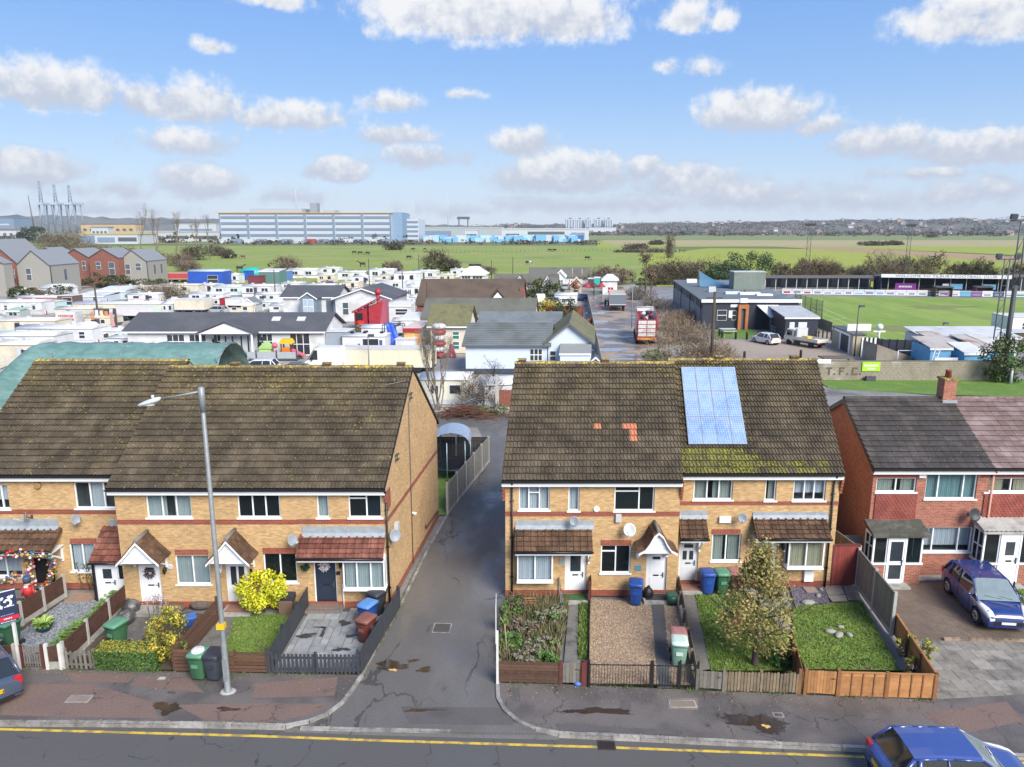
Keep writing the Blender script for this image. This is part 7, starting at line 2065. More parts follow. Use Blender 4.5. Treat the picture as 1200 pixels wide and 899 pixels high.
Fc('bright red container end standing left of the white box trailer',VG,VN,258,265,350,363,3.0,FB,FB,Vc,.05,())
FG('long red tarpaulin trailer beside the blue container in the far yard',192,221,320,331,4.0,mat('red_tarp',(.42,.06,.055),.6,var=.2),roof=mat('pink_tarp',(.52,.16,.15),.6))
Fc('royal blue container with a dark emblem patch in the far yard',VG,VN,221,262,318,333.5,5.0,Ha,mat('pale_blue_roof',(.45,.53,.62),.6),Vr,.4,((.55,.85,.1,.7,1),))
Fc('dark green barn container with a maroon end in the far yard',VG,VN,304,328,318,333,5.0,mat('dark_green_sheet',(.10,.20,.18),.6,var=.12),Ff,Vn,.4,())
Fc('maroon container end joined to the dark green barn container',VG,VN,291,304,324,335,4.0,mat('maroon_sheet',(.16,.035,.04),.6,var=.15),mat('maroon_sheet',(.16,.035,.04),.6),Vc,.1,())
Fc('small blue container behind the white caravan of the far yard',VG,VN,286,293,318,328,3.0,Ha,Ha,Vc,.1,())
Fc('blue sided cabin at the right of the dark green container',VG,VN,329,337,318,329,4.0,mat('mid_blue_sheet',(.10,.2,.48),.6),Ff,Vc,.15,())
b=MB();b.loft([[(x,y,0)for x,y in((-3,-2),(3,-2),(3,2),(-3,2))],[(x*.95,y,2.2)for x,y in((-3,-2),(3,-2),(3,2),(-3,2))],[(x*.45,y*.3,3.1)for x,y in((-3,-2),(3,-2),(3,2),(-3,2))]])
tag(b.obj('turquoise_tent',mat('turquoise_tarp',(.03,.38,.34),.5,var=.1),None,tuple(G(295,325))),'turquoise tent roof peeping over the far yard caravans','tent')
GF='far small caravans of the yard'
r_=Rn(44)
far=[(263,280,322,332,0,'white caravan right of the royal blue container'),(186,233,334,345,1,'cream caravan with two small windows below the red trailer'),(250,284,336,346,2,'caravan with a teal trimmed front below the royal blue container'),(284,322,335,348,0,'white caravan with a dark window strip in front of the maroon container'),(232,252,334,343,0,'white caravan end tucked between cream and teal caravans'),(222,262,344,354,0,'white low caravan behind the cream horsebox'),(300,330,354,364,2,'glazed green-grey caravan front beside the grey gabled porch'),(330,352,332,340,0,'white caravan left of the white bungalow roof'),(338,372,316,326,0,'white motorhome at the far edge of the yard'),(372,392,322,331,1,'cream caravan beside the maroon wreckage'),(396,428,319,328,0,'white caravan at the foot of the meadow'),(432,462,316,328,0,'white caravan with pointed roof at the foot of the meadow'),(462,492,320,333,0,'white caravan with dark windows left of the brown roof'),(356,392,334,342,0,'white caravan behind the white bungalow ridge'),(486,512,318,328,0,'white caravan with a dark window below the meadow bush'),(512,532,322,331,1,'peach roofed caravan below the meadow bush'),(398,420,331,338,1,'cream caravan just over the white bungalow ridge'),(440,474,330,340,0,'white caravan near the second timber pole'),(477,493,336,352,0,'white caravan with black door left of the brown roof'),(464,480,340,350,0,'white trailer at the right end of the white bungalow'),(480,492,348,360,0,'white glazed kiosk left of the brown roof')]
for(x0,x1,yt,yb,k,lab)in far:
 wl=(Fd,FF,mat('teal_white',(.55,.66,.64),.6))[k]
 w0=r_.U(.08,.2)
 sc(lab,x0,x1,yt,yb,r_.U(3,4.2),wl,(Ff,FQ,Ff)[k],((w0,w0+.22,.4,.8,2),(.6,.6+r_.U(.1,.25),.4,.8,2)),rise=r_.U(.2,.45),mull=False)
GFILL=[(112,150,388,402,0,'white caravan end beside the timber pole in front of the mauve lorry'),(128,156,396,412,0,'white caravan roof touching the left end of the dark roofed park home'),(150,186,345,353,0,'low white caravan right of the stepped roofs'),(140,176,336,344,1,'cream caravan below the end stone house'),(196,206,352,362,2,'small teal white caravan left of the cream horsebox'),(238,260,350,360,0,'white caravan between the horsebox and the red container end'),(0,40,340,347,0,'white caravan at the left edge below the stone corner'),(300,326,345,354,0,'white caravan above the grey gabled annexe'),(340,356,374,386,0,'white caravan end below the blue-grey porch'),(268,296,358,367,1,'cream caravan left of the glazed green-grey front'),(316,350,358,366,0,'white caravan roof left of the blue-grey porch'),(414,436,324,333,0,'white caravan above the red mast ball'),(446,466,322,332,1,'cream caravan in the middle of the far white caravans'),(376,398,314,322,0,'white motorhome left of the second timber pole'),(528,548,316,325,0,'white caravan left of the pyramid roofed pavilion'),(460,482,376,386,0,'white flat roofed cabin below the white bungalow wing'),(100,130,372,384,1,'cream caravan behind the timber pole'),(190,204,356,368,0,'white caravan end right of the pale green lorry end')]
for(x0,x1,yt,yb,k,lab)in GFILL:
 w0=r_.U(.1,.25)
 sc(lab,x0,x1,yt,yb,r_.U(2.6,3.6),(Fd,FF,mat('teal_white',(.55,.66,.64),.6))[k],(Ff,FQ,Ff)[k],((w0,w0+.2,.4,.8,1),(.62,.80,.4,.8,1)),rise=r_.U(.15,.4),mull=False)
rj=Rn(77)
JC=[FB,HU,mat('junk_brown',(.16,.10,.06),.8,var=.3),Fg,Fd,mat('junk_green',(.10,.2,.12),.7),Fe]
for i,(x,y,n,lab)in en(((160,352,12,'pile of timber and scrap below the end stone house'),(385,334,14,'maroon and green wreckage among the far caravans'),(405,343,10,'brown scrap heap behind the white park home'),(460,392,10,'scrap beside the red fairground ride'))):
 b=MB()
 for k in ra(n):b.cbox((rj.U(-2.2,2.2),rj.U(-1,1),rj.U(.2,1.0)),(rj.U(.3,1.4),rj.U(.3,1.2),rj.U(.3,1.1)),rj.U(0,3),rj.randrange(7),rj.U(-.3,.3))
 o=b.obj('scrap_pile',JC,None,tuple(G(x,y)));tag(o,lab,'scrap',None,Vk)
Fc('small grey gabled annexe among the caravans behind the dark roofed bungalow','annexe','caravan_annexe',282,300,357,366,3.0,mat('grey_annexe',(.42,.44,.46),.6),mat('grey_annexe_roof',(.17,.175,.19),.7),Vj,1.1,((.2,.5,.3,.8),))
GBW='single storey park homes'
t_,o_,W_,h_,a_=Fc('long white park home with charcoal roof, entrance pediment and skylights',Vo,'park_home',152,380,388,417,7.0,Fd,GN,Vm,1.8,((.2,.29,.30,.86,3),(.315,.40,.30,.86,3),(.44,.475,.30,.86,2),(.66,.74,.30,.88,3),(.83,.93,.05,.90,3)),(),group=GBW,ov=.45)
pt=MB(K*0);
x0,x1=W_*.385,W_*.665
xm=(x0+x1)/2
pt.prism([(x0,-1.5,h_-.15),(x1,-1.5,h_-.15),(xm,-1.5,h_+1.15)],(0,1.9,0));pt.obj('pediment',Fh,t_)
pr=MB()
for s_ in(0,1):
 xa=x0-.35 if s_==0 else x1+.35
 pr.prism([(xa,-1.7,h_-.2),(xm,-1.7,h_+1.25),(xm,-1.7,h_+1.38),(xa,-1.7,h_-.07)],(0,3.6,0))
pr.obj(V1,GN,t_,fix=True)
for u in(.395,.655):bx('porch_post',Fo,t_,W_*u-.1,W_*u+.1,-1.45,-1.25,0,h_-.16)
for u in(.50,.535,.58,.615):bx('door_glass',GX,t_,W_*u-.09,W_*u+.09,-.04,-.002,.4,h_*.8)
for u in(.73,.86):
 q=MB();fy,fz=2.0,h_+1.8*(2.0+.45)/3.95;q.cbox((W_*u+K*fy,fy,fz+.13),(1.0,.9,.1),rx=atan2(1.8,3.95));q.obj('skylight',Ff,t_)
q=MB(K);
for y0,y1 in((1.2,1.9),(4.6,5.2)):q.box(W_+.002,W_+.04,y0,y1,.9,2.3)
q.obj(V6,GX,t_)
for i,u in en((.46,.69)):
 p=o_+Ve((W_*u,-.9,0));tp=Fa('potted_conifer',('slim dark conifer left of the park home entrance','slim dark conifer right of the park home entrance')[i],'potted conifer',p)
 b=MB();Fr(b,(0,0,1.4),(.32,.32,1.1),260,.12,Rn(i),14,1);b.obj(VK,Fb('conifer',(.008,.02,.014),(.015,.04,.02)),tp);b=MB();b.lathe([(.2,0),(.28,.4)],n=8);b.obj('pot',Fg,tp)
rl=Fa('deck_railing','low glass and post railing along the terrace of the long park home','railing',o_+Ve((W_*.40,-3.4,0)))
for i in ra(6):bx(Vb,Fg,rl,W_*.1*i-.06,W_*.1*i+.06,-.06,.06,0,1.25)
for i in ra(5):q=MB();q.box(W_*.1*i+.1,W_*.1*(i+1)-.1,-.015,.015,.25,1.05);q.obj('glass_panel',mat('grey_glass',(.36,.40,.43),.2),rl)
bx('deck',Fg,rl,0,W_*.5,0,3.2,0,.22)
def JI():
 t=Fa('toy_playset','colourful plastic play tower with a pink slide on the terrace','play set',o_+Ve((W_*.84,-2.2,.22)))
 c=[mat('toy_'+n,v,.4)for n,v in(('yellow',(.7,.48,.02)),('orange',(.7,.2,.02)),('pink',(.7,.12,.2)),('green',(.25,.5,.08)),('brown',(.14,.07,.04)))]
 for x in(-.55,.55):
  for y in(-.5,.5):b=MB();b.box(x-.07,x+.07,y-.07,y+.07,0,1.7);b.obj(Vb,c[4],t)
 b=MB();b.prism([(-.8,-.7,1.7),(.8,-.7,1.7),(.5,-.7,2.2),(-.5,-.7,2.2)],(0,1.4,0));b.obj(Vw,c[0],t)
 b=MB();b.box(-.6,.6,-.55,.55,.7,.8);b.box(-.6,.6,-.56,-.5,.8,1.25);b.obj('platform',c[1],t)
 b=MB();b.prism([(.6,-.35,.8),(2.1,-.35,.1),(2.1,-.35,.25),(.6,-.35,1.0)],(0,.7,0));b.obj('slide',c[2],t)
 b=MB();b.prism([(-.6,-.35,.8),(-1.5,-.35,.0),(-1.5,-.35,.12),(-.6,-.35,.95)],(0,.7,0));b.obj('ladder',c[2],t)
 t=Fa('toy_playhouse','lime green plastic playhouse left of the play tower','playhouse',o_+Ve((W_*.735,-2.2,.22)))
 b=MB();b.box(-.7,.7,-.6,.6,0,1.1);b.obj('walls',mat('lime',(.45,.62,.25),.5),t);b=MB();b.prism([(-.85,-.7,1.1),(.85,-.7,1.1),(0,-.7,1.9)],(0,1.4,0));b.obj(Vw,mat('lime2',(.36,.55,.2),.5),t)
 b=MB();b.ball((0,0,1.5),.35,8,6);b.tube((0,0,0),(0,0,1.3),.05,n=6);tag(b.obj('toy_ball',c[2],None,tuple(o_+Ve((W_*.785,-2.6,.22)))),'pink round toy on a stick between playhouse and play tower','toy')
 b=MB();Fr(b,(0,0,.7),(1.4,.6,.7),260,.12,Rn(6),12,2);tag(b.obj('flower_bed',[Fb('pink_flower',(.5,.18,.22),(.65,.4,.42)),Fb('dull_green',(.06,.1,.04),(.12,.16,.07))],None,tuple(o_+Ve((W_*.38,-2.3,0)))),'pink flowering bed left of the park home entrance','flower bed')
JI()
t2,o2,W2,h2,a2=Fc('white park home with dark grey roof, blue-grey glazed porch and a wide right gable',Vo,'park_home',333,396,348,376,6.5,Fd,GN,Vm,1.6,(),(),group=GBW,ov=.4)
Fc('wide white gabled wing of the park home behind the red fairground ride',Vo,'park_home_wing',394,458,350,377,11.0,Fd,GN,Vj,1.7,((.13,.24,.3,.84,1),),(),group=GBW,ov=.5,win_m=mat('slate_door',(.07,.10,.11),.4))
Fc('blue-grey glazed entrance porch of the second park home','porch','entrance_porch',353,372,350,378,2.5,mat('blue_grey_porch',(.16,.215,.26),.5),GN,Vj,1.0,((.18,.48,.35,.98,1),(.52,.82,.35,.98,1)),(),ov=.25,trim=Fo,win_m=mat('porch_glass',(.38,.46,.54),.15))
q=MB();q.box(W2*.80,W2*.93,-.05,-.002,.8,h2*.86);q.obj('door',mat('blue_grey_door',(.10,.14,.17),.4),t2)
dk=Fa('deck_fence','dark grey solid fence round the park home terrace',VJ,G(371,381));ln=G(396,381).x-G(371,381).x
for i in ra(6):b=MB();b.box(ln*(.42+.1*i),ln*(.42+.1*(i+1))-.03,-.04,0,0,1.9);b.obj(Vg,mat('anthracite',(.045,.055,.07),.6),dk)
for i in ra(4):b=MB();b.box(ln*.1*i,ln*.1*(i+1)-.03,-.04,0,1.0,1.9);b.obj('glass_panel',mat('grey_glass',(.36,.40,.43),.2),dk)
bx('deck',Fg,dk,0,ln,.01,4.0,0,.3)
def JK():
 t=Fa('fairground_ride','folded red fairground ride truck with a ball topped mast','fairground ride',G(415,386));o=t.location;W=G(453,386).x-o.x
 b=MB();b.prism([(.1,0,.6),(W*.42,0,.6),(W*.42,0,3.6),(.1,0,2.7)],(0,3,0));b.obj('ride_cab',FB,t)
 bx('cab_opening',Fl,t,.3,W*.28,-.04,-.002,1.3,2.5)
 b=MB();b.prism([(W*.47,0,.5),(W*.78,0,.5),(W*.9,0,4.3),(W*.47,0,3.5)],(0,3,0));b.obj('ride_panel',mat(VT,(.36,.028,.042),.5,var=.3,scale=1.5),t)
 b=MB();b.box(W*.80,W,.2,2.8,.4,4.4);b.obj('end_panel',mat('dusky_red',(.38,.09,.13),.5,var=.25,scale=2),t)
 b=MB();b.prism([(-.2,-.3,2.5),(W*.8,-.3,4.7),(W*.8,-.3,4.95),(-.2,-.3,2.8)],(0,2.8,0));b.obj('ride_roof',mat('dark_red_truss',(.30,.04,.06),.6,var=.4,scale=3),t)
 for i in ra(8):b=MB();x=W*.1*i;b.tube((x,-.35,2.6+2.2*x/W),(x+.5,2.4,3.0+2.2*x/W),.05,n=5);b.obj('truss_bar',Fe if i%2 else FB,t)
 zt=ZA(443,342,o.y);b=MB();b.tube((W*.74,1,1),(W*.74,1,zt-.5),.3,.3,n=8);b.obj('mast',mat(VT,(.52,.03,.05),.45),t);b=MB();b.ball((W*.74,1,zt-.1),.55,10,7);b.obj('mast_ball',mat(VT,(.52,.03,.05),.45),t)
 b=MB();b.box(W*.14,W*.34,-.6,-.1,.2,1.4);b.obj('red_bin',mat('signal_red',(.6,.03,.02),.5),t)
 for x in(.2,.35,.6,.72):b=MB();b.lathe([(.2,-.15),(.42,-.15),(.42,.15),(.2,.15)],(W*x,.1,.42),n=12,axis='Y');b.obj(VC,F8,t)
 FM(424,390,2.4,1.2,.8,[Gt[0],Gt[1]],420,.16,'scrubby weeds in front of the red fairground ride',Vy,Vy,61,16,0,False)
JK()
def van(label,x0,x1,yt,yb,m,d=2.0,name='white_van',cat='van'):
 o,W,a=Hm(x0,yb,x1,yb);h=ZA((x0+x1)/2,yt,o.y);t=Fa(name,label,cat,o,a)
 b=MB();p=[(0,.4),(0,h*.48),(W*.10,h*.55),(W*.28,h*.97),(W*.36,h),(W*.95,h),(W,h*.9),(W,.4)]
 n=6;rings=[]
 for y,k in((0,.0),(.06,.06),(.0,0)):
  pass
 b.prism([(x,0,z)for x,z in p],(0,d,0));b.obj('body',m,t,bevel=.12)
 g=MB();g.prism([(W*.125,-.012,h*.57),(W*.275,-.012,h*.92),(W*.36,-.012,h*.92),(W*.36,-.012,h*.57)],(0,.01,0));g.obj(V6,Fu,t)
 g=MB();g.prism([(W*.095,.15,h*.56),(W*.27,.15,h*.955),(W*.265,.15,h*.965),(W*.085,.15,h*.57)],(0,d-.3,0));g.obj('windscreen',Fu,t)
 for x in(.2,.8):
  for y in(.05,d-.05):w=MB();w.lathe([(.15,-.1),(.34,-.1),(.34,.1),(.15,.1)],(W*x,y,.34),n=14,axis='Y');w.obj(VC,F8,t)
 r=MB();r.box(W+.001,W+.03,.1,.3,.9,1.5);r.box(W+.001,W+.03,d-.3,d-.1,.9,1.5);r.obj(VL,Ge,t)
 bx('wing_mirror',Fk,t,W*.2,W*.23,-.22,-.02,h*.55,h*.66)
 return t
van('large white panel van parked beside the long park home',357,402,408,440,mat('van_white',(.74,.75,.76),.35,coat=.5,var=.03),2.1)
cc=G(300,440);FH('white estate car parked in front of the terrace railing',(cc.x,cc.y+1,0),R(184),FE('white_paint',(.72,.73,.75)),4.6,1.85,1.65,screen=Fu)
cc=G(342,440);FH('dark grey saloon parked between the white estate car and the white van',(cc.x+.2,cc.y+.2,0),R(184),FE('graphite_paint',(.06,.065,.075)),4.5,1.8,1.4,screen=Fu)
cc=G(252,368);FH('silver grey car among the caravans left of the red container',(cc.x,cc.y+1,0),R(175),FE('silver_paint',(.32,.34,.37)),4.3,1.8,1.45,detail=False,screen=Fu)
FG('very long cream box trailer right behind the yellow brick end house',396,506,409,437,2.6,mat('cream_trailer',(.66,.62,.46),.6,var=.06,scale=2),roof=FQ,lift=.6)
b_=Fc('grey sided store with a white top between the van and the park home gable',VA,Wm,383,408,389,416,2.6,mat('blue_grey_side',(.28,.32,.37),.6,var=.08),Ff,Vc,.12,())
def Jr(label,x0,x1,yt,yb,wins,m=None):
 t,o,W,h,a=Fc(label,'motorhome','motorhome',x0,x1,yt,yb,2.4,m or Fd,Ff,Vr,.25,wins,(),mull=False)
 for x in(.2,.8):w=MB();w.lathe([(.15,-.1),(.34,-.1),(.34,.1),(.15,.1)],(W*x,.0,.34),n=12,axis='Y');w.obj(VC,F8,t)
 for x in(.2,.5,.9):bx('roof_vent',Fk,t,W*x-.2,W*x+.2,.7,1.2,h+.25,h+.45)
 s_=MB();s_.box(W*.02,W*.42,-.012,-.001,h*.42,h*.5);s_.box(W*.36,W*.41,-.014,-.001,h*.5,h*.62);s_.box(W*.86,W*.93,-.014,-.001,h*.3,h*.8);s_.obj('stripe',mat('navy_stripe',(.06,.09,.24),.5),t)
 return t
Jr('white motorhome with a large grey window behind the cream trailer',402,452,394,417,((.47,.85,.35,.88,1),))
Fc('white box cabin right of the blue tarpaulin frame',VA,Wm,464,487,398,416,2.4,Fd,Ff,Vc,.08,())
Fc('white low van body behind the motorhome',VF,VM,424,452,384,398,2.6,Fd,Ff,Vr,.3,((.1,.3,.4,.8),),group=GC)
Fc('white roofed lean-to right of the red fairground ride',VA,Wm,456,482,358,378,3.0,Fd,Ff,Vn,.4,((.3,.85,.45,.8,1),))
Fc('white sloping roof beside the fairground stall lorry',VF,VM,470,500,374,388,4.5,Fd,Ff,Vn,.5,(),group=GC)
def H8():
 t=Fa('slung_tarpaulin','bright blue tarpaulin slung over a dark metal frame','tarpaulin',G(449,412));o=t.location;W=G(473,412).x-o.x;h=ZA(460,381,o.y)
 for x in(0,W):
  for y in(0,1.6):b=MB();b.tube((x,y,0),(x,y,h),.06,n=6);b.obj(Vb,Fg,t)
 b=MB();b.tube((0,0,h),(W,0,h),.06,n=6);b.tube((0,1.6,h),(W,1.6,h),.06,n=6);b.obj('top_bar',Fg,t)
 r=Rn(8);b=MB();n=8;rings=[]
 for j in ra(6):
  f=j/5;rings.append([(W*(.18+.22*f+(.42+.18*f)*i/n),-.3-.5*f+r.U(-.12,.12),h+.3-(h-.4)*f+r.U(-.1,.1))for i in ra(n+1)])
 b.loft([[(x,y+1.6,z-.3)for x,y,z in rings[0]]]+rings,close=False,caps=False);b.obj('tarpaulin',HU,t,smooth=True)
 bx('stack',Fe,t,.1,W-.1,.2,1.5,0,.9)
H8()
def HN():
 t=Fa('fairground_stall','fairground stall lorry with a red and orange painted front and grey glazed side','fairground stall',G(474,414));o=t.location;W=G(494,414).x-o.x;h=ZA(484,386,o.y)
 b=MB(K);b.box(0,W,0,7,.5,h,0,1);b.obj('body',[mat('stall_grey',(.40,.44,.46),.5,var=.1),Ff],t)
 f=MB();f.box(0,W,-.06,-.002,h*.35,h*.96);f.obj('front_board',mat('stall_front',(.58,.30,.12),.5,var=.35,scale=2.2,rgb2=(.62,.46,.10),s2=1.2),t)
 for i,(x,z,m)in en(((.3,.6,'stall_yellow'),(.62,.62,'stall_cream'),(.45,.48,'stall_pink'),(.8,.5,'stall_orange'))):c_=MB();c_.lathe([(.3,-.09),(.3,-.061)],(W*x,0,h*z),n=12,axis='Y');c_.obj('painted_disc',mat(m,(.66,.50,.08),.5),t)
 r=MB();r.box(-.1,W+.1,-.25,0,h*.9,h+.15);r.box(-.1,W+.1,-.12,-.062,h*.28,h*.35);r.obj('red_trim',FB,t)
 for k in ra(4):g=MB(K);g.box(W+.002,W+.04,.5+1.6*k,1.9+1.6*k,h*.4,h*.85);g.obj('side_pane',mat('stall_glass',(.24,.29,.33),.2),t)
 ro=MB(K);ro.box(-.1,W+.12,-.1,7.1,h+.151,h+.22);ro.obj('roof_edge',mat('stall_roof',(.62,.50,.45),.6,var=.1),t)
 t=Fa('striped_ride','stack of red and white striped fairground ride parts','fairground ride',G(515,419));z=ZA(516,379,t.location.y);n=6
 for i in ra(n):
  b=MB();b.lathe([(.55,z*i/n),(.85,z*(i+.35)/n),(.85,z*(i+.7)/n),(.5,z*(i+1)/n-.03)],n=12);b.obj('ride_tub',Fd if i%2 else FB,t)
 b=MB();b.cbox((1.3,.3,.8),(.5,.6,1.6),ry=.3);b.cbox((1.7,.2,.5),(.4,.5,1.0),ry=-.3);b.obj('loose_part',mat('dusky_red',(.38,.09,.13),.5),t)
HN()
t_,o_h,W_h,h_h,_=Fc('cream two storey house with small teal windows beside the striped ride','house','cream_house',505,548,382,414,6.0,mat('cream_render',(.62,.57,.47),.7,var=.06),Jq,Vm,2.3,((.6,.78,.52,.8,1),(.6,.78,.15,.43,1),(.3,.42,.52,.8,1)),(),ov=.4,win_m=mat('teal_pane',(.04,.16,.14),.2))
Fc('dark brown entrance lobby between cream house and metal roofs','porch','entrance_porch',549,560,374,392,3,mat('dark_brown',(.03,.025,.022),.6),Ff,Vc,.2,())
GR='low roofs in the middle of the yard'
t_,oB,WB_,hB,_=Fc('long bungalow with a brown tiled roof, red brick ends and a white gablet',Vo,'brick_bungalow',489,610,357,372,10.5,M_RBW,G1,Vm,4.0,(),(),group=GR,ov=.3,trim=G1)
g=MB();gx=WB_*.78;g.prism([(gx-1.6,-.3,hB+.3),(gx+1.6,-.3,hB+.3),(gx,-.3,hB+2.2)],(0,2.8,0));g.obj('gablet',Fh,t_)
for s_ in(-1,1):g=MB();g.prism([(gx+s_*2.1,-.5,hB+.05),(gx,-.5,hB+2.5),(gx,-.5,hB+2.7),(gx+s_*2.1,-.5,hB+.25)],(0,4.2,0));g.obj('gablet_roof',G1,t_,fix=True)
bx('chimney',M_RBW,t_,WB_-.1,WB_+.6,2.5,3.4,0,hB+2.6)
Fc('long grey-green tiled roof in front of the brown roofed bungalow',Vo,'long_bungalow',496,625,373,388,8.0,FF,FS,Vm,2.6,(),(),group=GR,ov=.3,trim=FS)
Fc('grey metal roofed rear wing of the pale blue bungalow',Vo,'rear_wing',560,655,386,404,7.0,Gh,Gg,Vm,1.9,((.18,.5,.45,.8,3),),(),group=GR,ov=.3,trim=Gg)
tb,ob,WBl,hbl,_=Fc('pale blue rendered bungalow with ribbed grey metal roof',Vo,'blue_bungalow',546,642,404,438,7.5,Gh,Gg,Vm,1.8,((.78,.93,.45,.86,3),),(),group=GR,ov=.35,trim=Ja)
for i in ra(12):
 f=(i+.5)/12;q=MB();y=-.3+4.0*f;z=hbl+.09+1.83*f;q.box(-.3+K*y,WBl+.3+K*y,y-.03,y+.03,z,z+.06);q.obj('roof_rib',Gg,tb)
q=MB();q.box(-.02,WBl+.02,-.03,-.001,0,.55);q.obj('dark_base',mat('navy_base',(.045,.06,.09),.6),tb)
Fc('pale blue gabled right wing with a mossy grey roof',Vo,'gabled_wing',641,692,402,438,12.0,Gh,Jq,Vj,2.1,((.06,.2,.42,.75,1),),(),group=GR,ov=.4,trim=Ja)
Fc('white lean-to shed with a flat grey roof and one black window beside the blue bungalow',VA,Wj,656,691,414,444,3.0,Gh,mat('shed_felt',(.24,.255,.25),.8,var=.15),Vn,.55,((.42,.56,.28,.62,1),),win_m=Fl)
Fc('little dark blue roofed hut beside the concrete fence',VA,Wj,692,703,424,440,1.6,mat('dark_hut',(.10,.095,.09),.7),mat('navy_roof',(.05,.09,.14),.6),Vj,.5,())
for i,x in en((634,639,644,649)):
 Fj(x,441,(FN,GB,F6,FN,F6)[i],(Gf,Gf,F6,FN,GB)[i],('first','second','third','last')[i]+' wheelie bin from the left in the row against the pale blue bungalow',0)
t_,oc,Wc,hc,_=Fc('cream caravan with two dark windows beyond the end of the wet lane',VF,VM,492,548,445,474,3.2,mat('pale_cream_side',(.66,.66,.56),.6,var=.07),Ff,Vr,.35,((.22,.40,.42,.78,2),(.62,.86,.42,.80,1)),(),group=GC,skirt=Fe)
Fc('white caravan with a dark window behind the brown fence at the end of the lane',VF,VM,568,622,452,478,3.2,Fd,Ff,Vr,.35,((.22,.36,.2,.7,1),),(),group=GC,y1=474)
# lane end: scrub, heap, fence
def H1(b,c,rad,n,ln,wd,rnd,nm=2,zmin=.02,lean=.9):
 for i in ra(n):
  while True:
   q=Ve((rnd.U(-1,1),rnd.U(-1,1),rnd.U(-1,1)))
   if q.length<=1:break
  P=Ve((c[0]+q.x*rad[0],c[1]+q.y*rad[1],max(zmin,c[2]+q.z*rad[2])))
  d=(Ve((q.x,q.y,.8+q.z*.4))*lean+Ve((rnd.N(0,.7),rnd.N(0,.7),rnd.N(0,.5)))).normalized()
  s=d.orthogonal().normalized();a=rnd.U(0,3.14);s=s*cos(a)+d.cross(s)*sin(a)
  l=ln*rnd.U(.5,1.3);w=wd*rnd.U(.6,1.3)
  b.face([P-s*w,P+s*w,P+d*l+s*w*.3,P+d*l-s*w*.3],rnd.randrange(nm))
TW=[mat('twig_brown',(.15,.105,.07),.95,var=.2),mat('twig_grey',(.20,.165,.125),.95,var=.2),mat('twig_dark',(.075,.058,.042),.95,var=.2),mat('twig_tan',(.27,.20,.125),.95,var=.2)]
LS=[Fb('scrub_olive',(.06,.07,.025),(.12,.12,.05)),Fb('scrub_brown',(.11,.08,.045),(.18,.14,.085)),Fb('scrub_dark',(.03,.045,.02),(.06,.08,.03))]
def F1(px,py,w,d,h,label,seed,n=700,ln=.7,wd=.03,tw=(0,1),lf=None,nl=0,ls=.12,cat=Vl,name='scrub_bush',group=None,kind=None,dy=0):
 p=G(px,py);t=Fa(name,label,cat,(p.x,p.y+d*.6+dy,0),0,group);r=Rn(seed)
 b=MB();m=4 if w<8 else 9
 for k in ra(m):
  cx=r.U(-.6,.6)*w;cy=r.U(-.5,.5)*d;hh=h*r.U(.65,1.0)
  H1(b,(cx,cy,hh*.42),(w*.5,d*.6,hh*.55),n//m,ln,wd,r,len(tw))
 b.obj('branches',[TW[i]for i in tw],t)
 if lf:
  l=MB()
  for k in ra(m):
   Fr(l,(r.U(-.55,.55)*w,r.U(-.4,.4)*d,h*r.U(.3,.5)),(w*.5,d*.55,h*r.U(.35,.5)),nl//m,ls,r,10,len(lf))
  l.obj(VK,[LS[i]for i in lf],t)
 if kind:t[Vh]=kind
 return t
def H7():
 p=G(543,490);t=Fa('brush_heap','heap of cut brown branches at the end of the wet lane','brush heap',p);r=Rn(3);b=MB()
 for i in ra(260):
  c=Ve((r.N(0,1.3),r.N(.6,.6),0));c.z=max(.03,(1.0-abs(c.x)*.35)*r.random());d=Ve((r.N(0,1),r.N(0,.5),r.N(0,.25))).normalized()*r.U(.4,1.2);b.tube(c-d,c+d,.025,.012,n=4,caps=False)
 b.obj('branches',mat('rust_branch',(.13,.06,.04),.95,var=.3),t)
 for i,(x,y,w,h,lab,k)in en(((575,486,1.3,1.0,'green weeds along the end of the lane',0),(592,488,.9,.8,'bright green weeds by the concrete post at the end of the lane',0),(556,488,1.0,.9,'olive weeds beside the brush heap',1))):
  FM(x,y,w,h,.5,[Gt[0],Gt[k+1]],420,.1,lab,Vy,Vy,70+i,14,0,False)
 t=Fa('scrap_heap','tangle of blue-grey wire and scrap against the cream caravan','scrap heap',G(545,481));b=MB()
 for i in ra(60):c=Ve((r.N(0,.7),r.N(0,.4),abs(r.N(.3,.3))));d=Ve((r.N(0,1),r.N(0,1),r.N(0,1))).normalized()*.5;b.tube(c-d,c+d,.02,n=4,caps=False)
 b.obj('wire',mat('blue_wire',(.26,.33,.38),.5,.3),t)
 F1(563,480,1.9,1.2,3.6,'dense dead brown thicket between the two lane-end caravans',72,900,.7,.025,(0,2,0))
 F1(582,470,1.6,1.0,2.6,'brown thicket in front of the white lane-end caravan',73,500,.6,.025,(0,1))
 b=MB();b.box(-.1,.1,-.1,.1,0,3.2);tag(b.obj('concrete_post',HT,None,tuple(G(582,482))),'tall leaning concrete post at the end of the lane',Vb)
 Fi(G(584,480),(9,63.5,0),1.7,4,mat('red_brown_fence',(.20,.07,.045),.85,var=.2),'red-brown board fence right of the concrete post at the lane end',None,boards=10)
H7()
